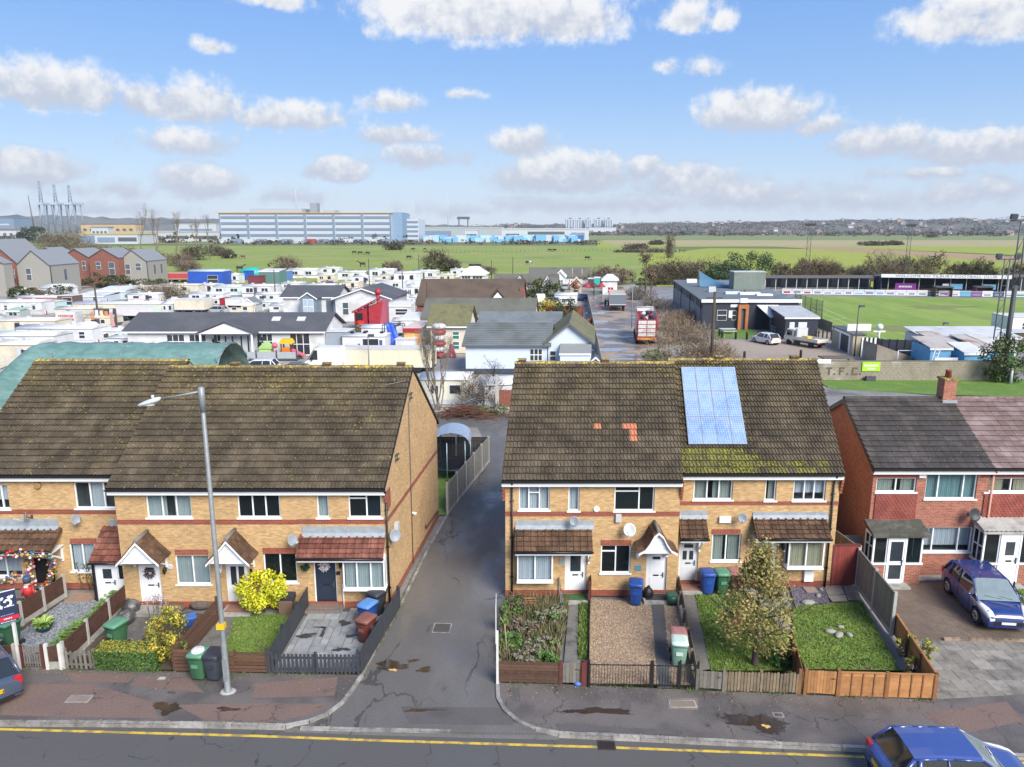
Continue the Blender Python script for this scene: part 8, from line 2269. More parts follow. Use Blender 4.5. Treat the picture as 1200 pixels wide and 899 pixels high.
def FZ(px,py,h,label,seed,spread=.42,n0=1,m=None,r0=None,depth=5,up=.25,cat='tree',leaves=None,name='bare_tree',kids=(2,3),z=.0,group=None,first=.36,n=5):
 p=G(px,py,z);t=Fa(name,label,cat,p,0,group);r=Rn(seed);b=MB();tips=[]
 r0=r0 or h*.018
 for k in ra(n0):
  d=Ve((r.U(-.3,.3),r.U(-.3,.3),1)).normalized()if n0>1 else Ve((r.U(-.06,.06),0,1)).normalized()
  limb(b,Ve((r.U(-.3,.3)*(n0>1),r.U(-.3,.3)*(n0>1),0)),d,h*first,r0,depth,r,spread,up,n,tips,0,kids,.7)
 b.obj('trunk',m or TW[1],t)
 w=MB()
 for q in tips:
  for k in ra(3):
   d=Ve((r.N(0,1),r.N(0,1),r.N(.6,.6))).normalized()*h*.07;s_=d.orthogonal().normalized()*max(.008,h*.0012);w.face([q-s_,q+s_,q+d])
 w.obj('crown',m or TW[1],t)
 if leaves:
  l=MB()
  for q in tips:
   for k in ra(leaves[1]):
    c=q+Ve((r.N(0,.35),r.N(0,.35),r.N(0,.35)));u=Ve((r.N(0,1),r.N(0,1),r.N(0,1))).normalized()*leaves[2];v=u.orthogonal().normalized()*leaves[2]*.6;l.face([c-u,c+v,c+u,c-v])
  l.obj('leaves',leaves[0],t)
 return t
FZ(514,480,8.5,'bare multi-stemmed tree rising in front of the cream lane-end caravan',5,.30,7,TW[1],.07,4,.5,first=.34,n=4)
FZ(577,455,3.6,'small bare bush tree against the pale blue bungalow',6,.8,3,TW[2],.06,4,.0)
for i,(x,y,w,h,lab,tw,lf)in en(((805,428,6.0,4.2,'big tan and brown scrub nearest the timber pole beside the muddy lane',(3,1),(0,1)),(790,405,5.0,3.6,'tan dead scrub behind the red lorry tail',(3,1),(1,1)),(782,390,4.0,3.2,'pinkish brown scrub beside the red lorry',(3,0),(1,1)),(822,430,4.0,2.8,'reddish brown scrub at the foot of the timber pole',(0,3),(1,1)),(798,380,4.5,2.6,'straw coloured scrub against the clubhouse side wall',(3,3),(1,1)),(814,402,4.0,2.6,'straw coloured scrub below the clubhouse corner',(3,1),(1,1)),(770,368,4.0,3.2,'brown scrub between the red lorry and the wet yard',(0,1),(0,1)),(752,352,4.0,3.4,'olive brown bush beside the dark trailer',(1,0),(0,1)))):
 F1(x,y,w,2.6,h,lab,90+i,1500,.8,.028,tw,lf,420,.14)
FM(776,424,1.8,.9,2.5,[Gt[0],LM_H[0]],700,.13,'bright green nettles along the foot of the scrub beside the lane',Vy,Vy,75,16,0,False)
FZ(756,362,11.5,'tall thin tree with a few brown leaves beside the wet yard',8,.33,1,TW[0],.2,5,.45,leaves=(LS[1],5,.2),name='thin_tree')
FZ(762,366,9.5,'second thin tree with brown leaves right of the tallest one',9,.33,1,TW[0],.15,5,.45,leaves=(LS[1],4,.2),name='thin_tree')
cf=Fi(G(705,440),G(688,352),1.8,14,mat('concrete_panel',(.30,.285,.26),.9,var=.25,scale=3),'long concrete post and panel fence along the left side of the muddy lane',None,gravel_board=.3)
Fi(G(613,372),G(683,372),2.0,8,mat('red_timber_fence',(.19,.055,.035),.85,var=.25),'red-brown timber fence in front of the parked cars and green bushes',None,gravel_board=0,boards=0,post_m=FY)
Fi(G(674,388),G(693,385),1.6,3,mat('dusky_red_fence',(.24,.075,.06),.85,var=.25),'short dusky red fence beside the mossy gabled wing',None,gravel_board=0,post_m=FY)
FM(647,374,2.2,3.2,1.5,[LM_V[0],Fb('yellowing',(.28,.27,.05),(.42,.36,.10))],900,.2,'yellow-green shrub in front of the red-brown timber fence',Vl,Vl,81)
FM(665,376,1.6,3.4,1.5,[LS[2],Fb('holly_green',(.03,.07,.02),(.07,.13,.04))],900,.2,'dark green shrub right of the yellow-green one',Vl,Vl,82)
for i,(x,y,w,h,lab)in en(((630,350,2.4,4.2,'green conifer bush left of the cream van'),(638,352,3.0,3.8,'round dark green bush between the white gables'),(650,352,2.6,3.2,'olive green bush right of the white gable'),(621,352,2.0,1.9,'low clipped green bush beside the parked cars'))):
 FM(x,y,w,h,1.6,[LS[2],Fb('olive_green',(.07,.10,.03),(.15,.17,.06))],800,.26,lab,Vl,Vl,84+i)
Fc('far bungalow with a grey-brown roof and a white gablet',Vo,'far_bungalow',578,652,340,350,9.0,Fd,FS,Vm,3.2,(),(),ov=.3,trim=FS)
Fc('white gable with a small window in the roof of the far bungalow',Vo,'roof_gable',601,617,338,352,4.0,Fd,G1,Vj,2.6,((.35,.65,.5,.95),),ov=.2)
Fc('narrow white gable at the right end of the far bungalow',Vo,'roof_gable',634,648,338,351,5.0,Fd,FS,Vj,2.6,((.4,.6,.4,.8),),ov=.2)
Fc('farthest long bungalow with a dark grey roof below the meadow',Vo,'far_bungalow',620,690,325,333,8.0,Fd,FS,Vm,2.4,(),(),ov=.3,trim=FS)
Fc('white gabled cottage with a wide dark window beside the muddy lane','house','white_cottage',650,662,325,338,6.0,Fd,Fd,Vj,1.6,((.2,.8,.35,.75,3),),ov=.3)
Fc('white pavilion with a pyramid roof and grey windows below the meadow','pavilion','white_pavilion',540,568,322,332,7.0,Fd,Ff,'hip',2.2,((.05,.4,.2,.85,3),(.5,.9,.2,.85,3)),ov=.5)
Fc('white caravan with a round roof in front of the white cottage',VF,VM,650,676,346,356,3.4,Fd,Ff,Vr,.4,((.1,.9,.35,.6,4),),group=GC)
van('cream panel van parked facing away between two dark cars',624,639,345,357,mat('van_cream',(.66,.64,.56),.4,var=.04),2.0)
for i,(x,y,m,lab)in en(((620,357,'graphite_paint','dark car left of the cream panel van'),(645,357,'slate_blue_paint','blue-grey car right of the cream panel van'),(682,352,'dark_blue_paint','dark blue car at the far end of the concrete fence'),(662,340,'silver_paint','silver car in front of the white cottage'))):
 cc=G(x,y);FH(lab,(cc.x,cc.y+1,0),R((10,170,95,5)[i]),Fv[m],4.3,1.8,1.5,detail=False,screen=Fu)
Fc('peach and white show trailer with red ornaments at the end of the lane','trailer','show_trailer',706,723,328,345,6,Fd,Ff,'hip',1.2,((.35,.75,.1,.5,2),),ov=.4,win_m=FB)
Fc('turquoise shuttered stall left of the show trailer','stall','market_stall',696,703,326,337,3,mat('turquoise',(.02,.36,.32),.5),Fd,Vc,.2,())
Fc('dark stall front beside the turquoise stall','stall','market_stall',689,696,327,337,3,mat('stall_black',(.05,.045,.05),.6),Fd,Vc,.15,())
t_=Fc('tan ornamented gateway with two finials at the end of the lane','gateway','ornate_gateway',669,681,332,344,2,mat('tan_render',(.46,.36,.25),.7,var=.15),mat('tan_render',(.46,.36,.25),.7),Vj,1.4,((.3,.7,.1,.7,1),),ov=.2)[0]
for x in(.3,2.6):b=MB();b.lathe([(.1,3.5),(.12,5.2),(.02,6.0)],(x,.5,0),n=6);b.obj('finial',mat('tan_render',(.46,.36,.25),.7),t_)
pa=Fa('red_parasols','red and white parasol stand in the middle of the far lane','parasol',G(696,346))
b=MB();b.tube((0,0,0),(0,0,2.4),.12,n=6);b.obj('pole',FY,pa)
for i,(x,m)in en(((-1.6,VT),(0,'maroon_wood'),(1.6,VT))):b=MB();b.lathe([(1.1,1.9),(.9,2.2),(.1,2.9)],(x,.4*(i%2),0),n=10);b.obj('canopy',Fv[m],pa)
GV(676,352,4.5,'reddish hedge shrub along the far lane',31,TW[0],leaves=(Fb('rust_leaf',(.20,.07,.04),(.32,.13,.08)),4,.2),r0=.06)
t_,ol,Wl,hl=FG('dark grey ended curtain trailer with a pink side on the muddy lane',714,733,345,365,9.5,mat('slate_end',(.13,.16,.19),.6,var=.08),roof=mat('tan_top',(.50,.44,.34),.7,var=.1),lift=1.2,face_end=True,cat='trailer')
t_.rotation_euler.z=R(0)
b=MB(K);b.box(-.035,-.002,0,9.5,1.2,hl);b.obj('pink_side',mat('pink_side',(.46,.22,.22),.6,var=.15),t_)
b=MB();b.box(.0,.25,-.05,-.041,.8,1.0);b.box(Wl-.25,Wl,-.05,-.041,.8,1.0);b.obj(VL,Ge,t_)
t_,ol2,Wl2,hl2=FG('white trailer tucked ahead of the dark ended trailer',709,714,346,358,6,Fd,lift=1.0,face_end=True)
def Jx():
 o,W,a=Hm(746,404.5,769,404.5);t=Fa('fairground_lorry','red lorry with curved grey side panels and a grid-panelled tail on the muddy lane','lorry',o,0)
 h=ZA(757,367,o.y);L=11.0;sk=K*1.15
 grey=mat('lorry_grey_panel',(.56,.56,.55),.5,var=.08)
 b=MB(sk);b.box(0,W,0,L*.78,.75,1.1);b.obj('chassis_bed',FB,t)
 b=MB();b.box(.06,W-.06,-.08,-.02,1.1,h*.80);tl=b.obj('tail_board',FB,t)
 for i in ra(2):
  for j in ra(4):
   q=MB();x0=.14+(W-.26)*i/2;z0=1.2+(h*.8-1.25)*j/4;q.box(x0,x0+(W-.26)/2-.1,-.11,-.081,z0,z0+(h*.8-1.25)/4-.1);q.obj('tail_panel',grey,tl)
 b=MB();b.box(.05,W-.05,-.2,-.02,.72,1.02);b.obj('orange_bumper',mat('bumper_orange',(.62,.25,.04),.5,var=.2),t)
 for x in(.1,W-.5):bx(VL,Ge,t,x,x+.4,-.22,-.201,.78,.92)
 for sg,x in((-1,.0),(1,W)):
  n=8;top=[(x,L*.75*i/n,h)for i in ra(n+1)]
  bot=[(x,L*.75*i/n,1.0+(.9*(1-i/3)**2 if i<3 else 0))for i in ra(n+1)]
  b=MB(sk);b.loft([bot,top],close=False,caps=False);b.loft([[(p[0]-sg*.06,p[1],p[2])for p in bot],[(p[0]-sg*.06,p[1],p[2])for p in top]],close=False,caps=False);b.obj('side_panel',grey,t)
  e=MB(sk);e.tube((x,0,h),(x,L*.75,h),.06,n=6);e.tube((x,0,1.9),(x,0,h),.07,n=6);e.obj('red_edge',FB,t)
 r=Rn(4)
 for i in ra(12):b=MB(sk);y=.6+.5*i;b.ball((W*r.U(.25,.75),y,h*.82+r.U(-.1,.25)),(.32,.3,.28),8,5);b.obj('ride_car',(mat('maroon_seat',(.16,.02,.04),.5),mat('pale_seat',(.45,.48,.52),.5),Fl)[i%3],t)
 b=MB(sk);b.box(.2,W-.2,.2,L*.74,1.1,h*.7);b.obj('load',mat('maroon_seat',(.16,.02,.04),.5),t)
 c=MB(sk);c.box(.1,W-.1,L*.8,L,.7,h*.82);c.obj('cab',FB,t,bevel=.1)
 c=MB(sk);c.box(.0,W,L*.78,L*.8,h*.84,h*.95);c.box(.1,W-.1,L*.8,L*.98,h*.83,h*.88);c.obj('cab_roof',Fd,t)
 for x in(.1,W-.1):
  for y in(1.6,2.7,L*.88):w=MB();w.lathe([(.2,-.15),(.48,-.15),(.48,.15),(.2,.15)],(x+sk*y,y,.48),n=12,axis='X');w.obj(VC,F8,t)
 g=MB(sk);g.tube((.0,L*.8,h*.98),(W,L*.8,h*.98),.06,n=6);g.tube((0,L*.8,h*.8),(0,L*.8,h*.98),.06,n=6);g.tube((W,L*.8,h*.8),(W,L*.8,h*.98),.06,n=6);g.obj('light_bar',Fe,t)
Jx()
def Hi():
 p0,p1=A(-30,440,62),A(250,440,62)
 t=Fa('tarpaulin_shelter','long green tarpaulin tunnel shelter behind the left terrace','shelter',(p0.x,62,0));W=p1.x-p0.x;h=ZA(150,402.5,64.5);d=7.0;r=Rn(5)
 m=mat('green_tarpaulin',(.115,.22,.20),.6,var=.3,scale=1.2,rgb2=(.165,.28,.262),s2=.25,bump=.7,stretch=(1,1,4))
 b=MB(K);n=9;rings=[]
 N=44
 for i in ra(N+1):
  f=i/N;rib=abs(((f*7.0)%1)-.5)*2;k=1-.022*(1-rib**2)-(.55*(max(0,.18-f)/.18)**1.5)
  rings.append([(W*f,d*(.5-.5*cos(pi*j/n))+r.U(-.12,.12),max(0,h*k*sin(pi*j/n)**.75+r.U(-.05,.05)))for j in ra(n+1)])
 b.loft(rings,close=False,caps=False);b.obj('tarpaulin',m,t,smooth=True)
 for k in ra(8):
  x=W*(k+.0)/7;q=MB(K);pr=[(x,d*(.5-.5*cos(pi*j/10)),.98*h*(1 if k>1 else .6)*sin(pi*j/10)**.75)for j in ra(11)]
  for a_,c_ in zip(pr[:-1],pr[1:]):q.tube(a_,c_,.05,n=5)
  q.obj('hoop',Ft,t)
 q=MB(K)
 for i in ra(60):c_=Ve((W+r.U(.0,.9),d*r.U(.1,.8),r.U(.2,h*.85)));dd=Ve((r.N(0,.3),r.N(0,1),r.N(0,1))).normalized()*.6;q.tube(c_-dd,c_+dd,.03,n=4)
 q.obj('stored_timber',mat('dark_timber',(.06,.05,.04),.9,var=.4),t)
Hi()
Fn('yard_strip',[(-60,39,-.055),(-12,39,-.055),(-12,60,-.055),(-60,60,-.055)],Jz)
def Gc(px,yb,yt,label,r=.12,arm=False,m=None,name='timber_pole',cat='pole',lamp=False,lean=0):
 p=G(px,yb);t=Fa(name,label,cat,p);zt=ZA(px,yt,p.y)
 b=MB();b.tube((0,0,0),(lean,0,zt),r,r*.75,n=8);b.obj('shaft',m or mat('pole_timber',(.075,.058,.045),.9,var=.2),t)
 if arm:b=MB();b.box(-.9,.9,-.06,.06,zt-.75,zt-.62);b.obj('crossarm',mat('pole_timber',(.075,.058,.045),.9),t)
 if lamp:b=MB();b.cbox((.35,0,zt-.1),(.6,.3,.25));b.obj('lamp_head',Fg,t)
 return t
Gc(116,381,331,'thick timber pole among the left caravans',.17)
Gc(86,402,385,'thin grey post in front of the long white caravan',.06)
for i,(x,yb,yt)in en(((323,350,316),(433,336,303),(472,342,310),(491,320,298),(576,330,305),(601,326,301))):
 Gc(x,yb,yt,'timber pole at the '+('left of the white bungalow roof','middle of the white caravans','right end of the white bungalow','left side of the meadow bush','right of the white pavilion','meadow edge above the far bungalow')[i],.13)
Gc(501,374,330,'dark timber pole standing against the brown roof',.15)
Gc(833,430,342,'tall timber pole with a short crossarm beside the clubhouse',.2,True)
Gc(433,440,392,'slim steel column with a twin lamp in front of the cream trailer',.07,False,Ft,'twin_lamp_column','lamp column',True)
Gc(740,385,330,'thin pale lamp column beside the wet yard',.07,False,Ft,'lamp_column','lamp column',True)
Gc(1184,450,432,'short grey cabinet post at the right edge of the verge',.15,False,Fe,'marker_post',Vb)
# football ground
G8=mat('club_navy',(.022,.028,.045),.6,var=.12)
J3=mat('flat_felt_roof',(.125,.145,.155),.75,var=.2,scale=1.2,rgb2=(.17,.19,.20),s2=.12,rough2=.4)
JP=mat('stand_grey',(.10,.115,.13),.7,var=.15,scale=1)
HF=mat('block_wall',(.30,.265,.215),.9,var=.2,scale=1.5,rgb2=(.21,.185,.14),s2=.35)
tC,oC,WC_,hC,aC=Fc('low flat roofed clubhouse with navy walls and a white fascia','clubhouse','clubhouse',822,934,353.5,386,44.0,G8,J3,Vc,.25,((.155,.255,.32,.70,1),(.31,.355,.33,.68,1),(.90,.99,.62,.82,2)),(),ov=.25)
bx('white_fascia',Hy,tC,-.3,WC_+.3,-.34,-.26,hC-.12,hC+.36)
q=MB();x0,x1=WC_*.365,WC_*.47;q.box(x0,x0+.45,-.6,-.002,0,hC*.76);q.box(x1-.45,x1,-.6,-.002,0,hC*.76);q.box(x0,x1,-.6,-.002,hC*.76,hC*.9);q.obj('brick_doorway',mat('orange_brick',(.40,.15,.06),.8,var=.2),tC)
bx('door',Ja,tC,x0+.45,x1-.45,-.2,-.002,.05,hC*.75)
bx('club_sign',Fh,tC,x0+.2,x1-.2,-.5,-.345,hC-.15,hC+.55)
q=MB();q.box(WC_*.29,WC_*.365,-.06,-.002,hC*.80,hC*.9);q.box(WC_*.275,WC_*.31,-.06,-.002,hC*.42,hC*.68);q.obj('notice_board',Fh,tC)
for i in ra(7):
 q=MB(K);y=1.5+6.8*i;q.box(-.14,-.002,y,y+.14,0,hC+.15);q.obj('side_post',Fe if i%2 else Fk,tC)
q=MB(K);q.box(-.05,-.002,.5,43,0,hC*.72);q.obj('side_screen',mat('pale_screen',(.20,.21,.23),.6,var=.35,scale=.9),tC)
for(u,y,w,d,hh,m)in((.2,14,1.2,1,.9,Fe),(.35,10,2.4,1.2,.4,Gh),(.5,9,3.4,1.4,.35,Fh),(.62,14,2.2,1,.3,Gg),(.66,7,2.6,1.6,.25,Fh),(.12,36,2.0,1.2,.7,Fh),(.3,24,4,1.4,.3,Gg)):
 q=MB(K);q.box(WC_*u,WC_*u+w,y,y+d,hC+.252,hC+.252+hh);q.obj('roof_unit',m,tC)
t_=Fa('roof_container','grey-green container box standing on the clubhouse roof',VG,oC+Ve((WC_*.56+20*K,20,hC+.26)))
b=MB();b.box(0,5.6,0,3,0,3.0);b.obj('box_body',mat('grey_green_box',(.16,.20,.175),.7,var=.15,rgb2=(.21,.23,.19),s2=.5),t_);bx('lid',Fe,t_,-.1,5.7,-.1,3.1,3.0,3.12)
t_=Fa('blue_net','blue safety net hanging above the clubhouse roof','net',oC+Ve((WC_*.38,26,hC+.26)))
b=MB();n=10
top=[(6.5*i/n,0,3.0-2.6*sin(pi*.5*i/n))for i in ra(n+1)];b.loft([[(x,-1.5-.3*x,.1)for x,y,z in top],top],close=False,caps=False);b.obj('net_sheet',Gv('blue_netting',(.45,.62,.75),.35,.7),t_);Fv['blue_netting'].node_tree.nodes[Vq].inputs[Vs].default_value=(.06,.20,.33,1)
b=MB();b.tube((0,0,0),(0,0,3.1),.05,n=6);b.tube((6.5,0,0),(6.5,0,.6),.05,n=6);b.obj(Vb,Ft,t_)
t_=Fa('serving_awning','white tilted awning board propped over the clubhouse entrance terrace','awning',oC+Ve((WC_*.56,0,0)))
b=MB();b.prism([(0,-.05,hC*.86),(3.3,-.05,hC*.86),(4.2,-3.4,hC*.52),(1.0,-3.4,hC*.52)],(0,0,.1));b.obj(Vg,Fh,t_)
for x in(1.2,4.0):b=MB();b.tube((x,-3.3,0),(x,-3.3,hC*.52),.06,n=6);b.obj('prop',Ft,t_)
tX,oX,WX,hX,_=Fc('small navy annexe with a pale flat roof and a white hatch','annexe','club_annexe',919,957,372,398,11.0,G8,mat('pale_felt',(.40,.42,.43),.7,var=.25,scale=1),Vn,.5,((.40,.66,.28,.78,2),(.13,.28,.40,.78,1)),(),ov=.2,win_m=mat('white_hatch',(.62,.66,.70),.4))
pt_=Fa('picnic_table','white picnic bench on the small club lawn','picnic table',G(852,391));b=MB();b.box(-1.2,1.2,-.35,.35,.7,.78);b.box(-1.2,1.2,-.9,-.6,.42,.48);b.box(-1.2,1.2,.6,.9,.42,.48);b.obj('top',Fe,pt_);b=MB();b.cbox((-.8,0,.38),(.1,1.6,.08),rx=.0);b.cbox((.8,0,.38),(.1,1.6,.08));b.tube((-.8,-.7,0),(-.8,0,.7),.05,n=5);b.tube((.8,-.7,0),(.8,0,.7),.05,n=5);b.tube((-.8,.7,0),(-.8,0,.7),.05,n=5);b.tube((.8,.7,0),(.8,0,.7),.05,n=5);b.obj('leg',Fe,pt_)
for i,(x,y)in en(((846,396),(862,397.5),(875,398),(889,397.5),(843,394),(872,422),(938,420))):
 b=MB();b.lathe([(.16,0),(.16,.95),(.12,1.05)],n=8);o=b.obj('bollard',Fk,None,tuple(G(x,y)));tag(o,('first black bollard from the left along the club lawn','second black bollard along the club lawn','third black bollard along the club lawn','black bollard at the right corner of the club lawn','black bollard at the left edge of the club lawn','black bollard in the car park nearest the solar panels','black bollard in the car park below the flatbed truck')[i],'bollard','bollards round the club car park')
cc=G(908,405);cw=FH('white hatchback parked facing the clubhouse with its tail lights towards the street',(cc.x-.6,cc.y+2.0,0),R(112),FE('white_paint',(.72,.73,.75)),4.2,1.8,1.55,screen=Fu)
def JV():
 t=Fa('flatbed_truck','cream flatbed truck with a dropside bed parked in the club car park','truck',G(952,408)+Ve((-.4,2.0,0)),R(118));cr=mat('truck_cream',(.66,.63,.55),.5,var=.08)
 b=MB();b.box(.9,2.6,-.95,.95,.5,1.2);b.prism([(.9,-.95,1.2),(2.5,-.95,1.2),(2.1,-.95,2.15),(.9,-.95,2.15)],(0,1.9,0));b.obj('cab',cr,t,bevel=.08)
 bx('rear_window',Fu,t,.87,.9,-.75,.75,1.3,2.0)
 for s_ in(-1,1):bx(V6,Fu,t,1.2,2.1,s_*.955-.01,s_*.955+.01,1.3,1.95)
 b=MB();b.box(-3.0,.7,-1.05,1.05,.75,.88);b.obj('bed',mat('bed_wood',(.40,.36,.28),.8,var=.2),t)
 for s_ in(-1,1):bx('dropside',cr,t,-3.0,.7,s_*1.05-.03,s_*1.05+.03,.88,1.25)
 bx('tailgate',cr,t,-3.06,-3.0,-1.05,1.05,.8,1.25)
 bx('headboard',Fe,t,.3,.6,-1.0,1.0,.9,2.3)
 b=MB();b.box(-.9,0,-.5,.4,.89,1.35);b.obj('yellow_load',mat('load_yellow',(.62,.46,.10),.6),t)
 bx('white_load',Fh,t,-2.4,-1.5,-.6,.6,.89,1.1)
 for x in(1.7,-1.9):
  for y in(-.85,.85):w=MB();w.lathe([(.15,-.14),(.37,-.14),(.37,.14),(.15,.14)],(x,y,.37),n=14,axis='Y');w.obj(VC,F8,t)
 bx('chassis',Fk,t,-3.0,2.4,-.5,.5,.45,.75)
 for y in(-.85,.85):bx(VL,Ge,t,-3.1,-3.06,y-.15,y+.15,.6,.75)
JV()
def HM():
 t=Fw(G(903,389),G(935,404),1.0,.12,1.2,mat('pale_rail',(.40,.40,.38),.7),'pale handrail fence beside the club terrace steps',None,False,3.0,(.45,.9));
 Fw(G(956,400),G(976,399),1.6,.25,.35,Fk,'dark spiked fence between annexe and ticket booth',None,True,3.0)
 Fi(G(930,404),G(937,404),1.3,1,mat('green_grey_gate',(.22,.25,.22),.7),'small grey green gate behind the flatbed truck',None,post_m=Ft,gravel_board=0)
 Fi(G(975,389),G(955,381),1.4,4,HF,'tan block wall between pitch and car park',None,post_m=HF,gravel_board=.3)
 net=bpy.data.materials.get('net')
 gm=bpy.data.materials.new('green_net');gm.use_nodes=True;q=NT(gm.node_tree);out=[z for z in q.n if z.type==VY][0];bs=q.n[Vq];bs.inputs[Vs].default_value=(.04,.13,.07,1);tr=q.node(VZ);mx=q.node(V0);mx.inputs[0].default_value=.62;q.l.new(bs.outputs[0],mx.inputs[1]);q.l.new(tr.outputs[0],mx.inputs[2]);q.l.new(mx.outputs[0],out.inputs[0])
 p0,p1=G(930,372),G(962,383);o,L,a=FT(p0,p1);t=Fa('ball_stop_net','tall green ball-stop net on dark posts at the corner of the pitch','net',o,a)
 for i in ra(6):b=MB();b.tube((L*i/5,0,0),(L*i/5,0,4.2),.07,n=6);b.obj(Vb,Fg,t)
 b=MB();b.face([(0,.02,0),(L,.02,0),(L,.02,4.1),(0,.02,4.1)]);b.obj('net_sheet',gm,t)
 t=Fa('goal','white goal frame behind the green net','goal',G(938,368));b=MB()
 for s_,e in(((0,0,0),(0,0,2.4)),((0,7.3,0),(0,7.3,2.4)),((0,0,2.4),(0,7.3,2.4)),((0,0,2.4),(-1.8,0,0)),((0,7.3,2.4),(-1.8,7.3,0))):b.tube(s_,e,.08,n=6)
 b.obj('goal_frame',Fo,t)
 t=Fa('goal','spare white goal frame standing by the dark fence behind the block wall','goal',G(1051,427));b=MB();w=2.4
 for s_,e in(((0,0,0),(0,0,1.6)),((w,0,0),(w,0,1.6)),((0,0,1.6),(w,0,1.6)),((0,0,0),(w,0,0))):b.tube(s_,e,.06,n=6)
 b.obj('goal_frame',Fo,t)
HM()
tk,ok_,Wk,hk,_=Fc('tan ticket booth with a navy door, white trim and a dark flat roof','ticket booth','ticket_booth',998,1012,393,416,8.2,mat('booth_tan',(.42,.37,.26),.8,var=.12),Fg,Vc,.14,(),(),ov=.12)
b=MB(K);b.box(-.04,-.002,1.5,4.4,0,hk*.85);b.obj('booth_door',G8,tk);b=MB(K);b.box(-.06,-.002,.9,1.4,0,hk);b.box(-.06,-.002,4.5,5.0,0,hk);b.box(-.07,-.002,1.4,7.4,hk*.87,hk);b.obj('white_trim',Fo,tk)
b=MB(K);b.box(.2,3.2,3.0,3.15,hk+.15,hk+1.0);b.obj('roof_sign',Fh,tk)
gt=Fa('striped_gate','black and white striped gates at the ground entrance','gate',G(1008,418.5),-.1);gl=1.95;zt=2.4
for i in ra(8):b=MB();b.box(gl*i/8,gl*(i+1)/8-.01,-.04,.0,.05,zt);b.obj(Vg,Fo if i%2==0 else Fk,gt)
b=MB();b.box(gl*.5,gl*.56,-.06,-.041,.6,1.8);b.box(gl*.78,gl*.84,-.06,-.041,.6,1.8);b.box(gl*.56,gl*.78,-.06,-.041,1.12,1.3);b.obj(Vz,Fo,gt)
b=MB();b.box(-.1,0,-.05,.05,0,2.3);b.box(gl,gl+.1,-.05,.05,0,2.3);b.obj(Vb,Fk,gt)
t_=Fa('block_ramp','tan sloping block wall behind the long boundary wall',VB,G(1026,427));e=G(1082,427).x-t_.location.x
b=MB();b.prism([(0,0,0),(e,0,0),(e,0,.4),(0,0,2.3)],(0,3.5,0));b.obj(VB,HF,t_)
Fi(G(1014,417),G(1086,420),2.1,8,mat('dark_sheet_fence',(.03,.036,.055),.6,var=.3,scale=1),'dark navy sheet fence behind the sloping block wall',None,post_m=Fk,gravel_board=0)
t_=Fa('bus_shelter','low flat brown shelter roof on posts behind the boundary wall','shelter',G(964,434));e=G(1000,434).x-t_.location.x;z=ZA(980,421,t_.location.y)
b=MB();b.box(0,e,0,1.6,z,z+.14);b.obj(Vw,mat('brown_deck',(.13,.105,.075),.8,var=.2),t_)
for x in(.3,e-.3):bx(Vb,Fg,t_,x-.06,x+.06,.7,.9,0,z)
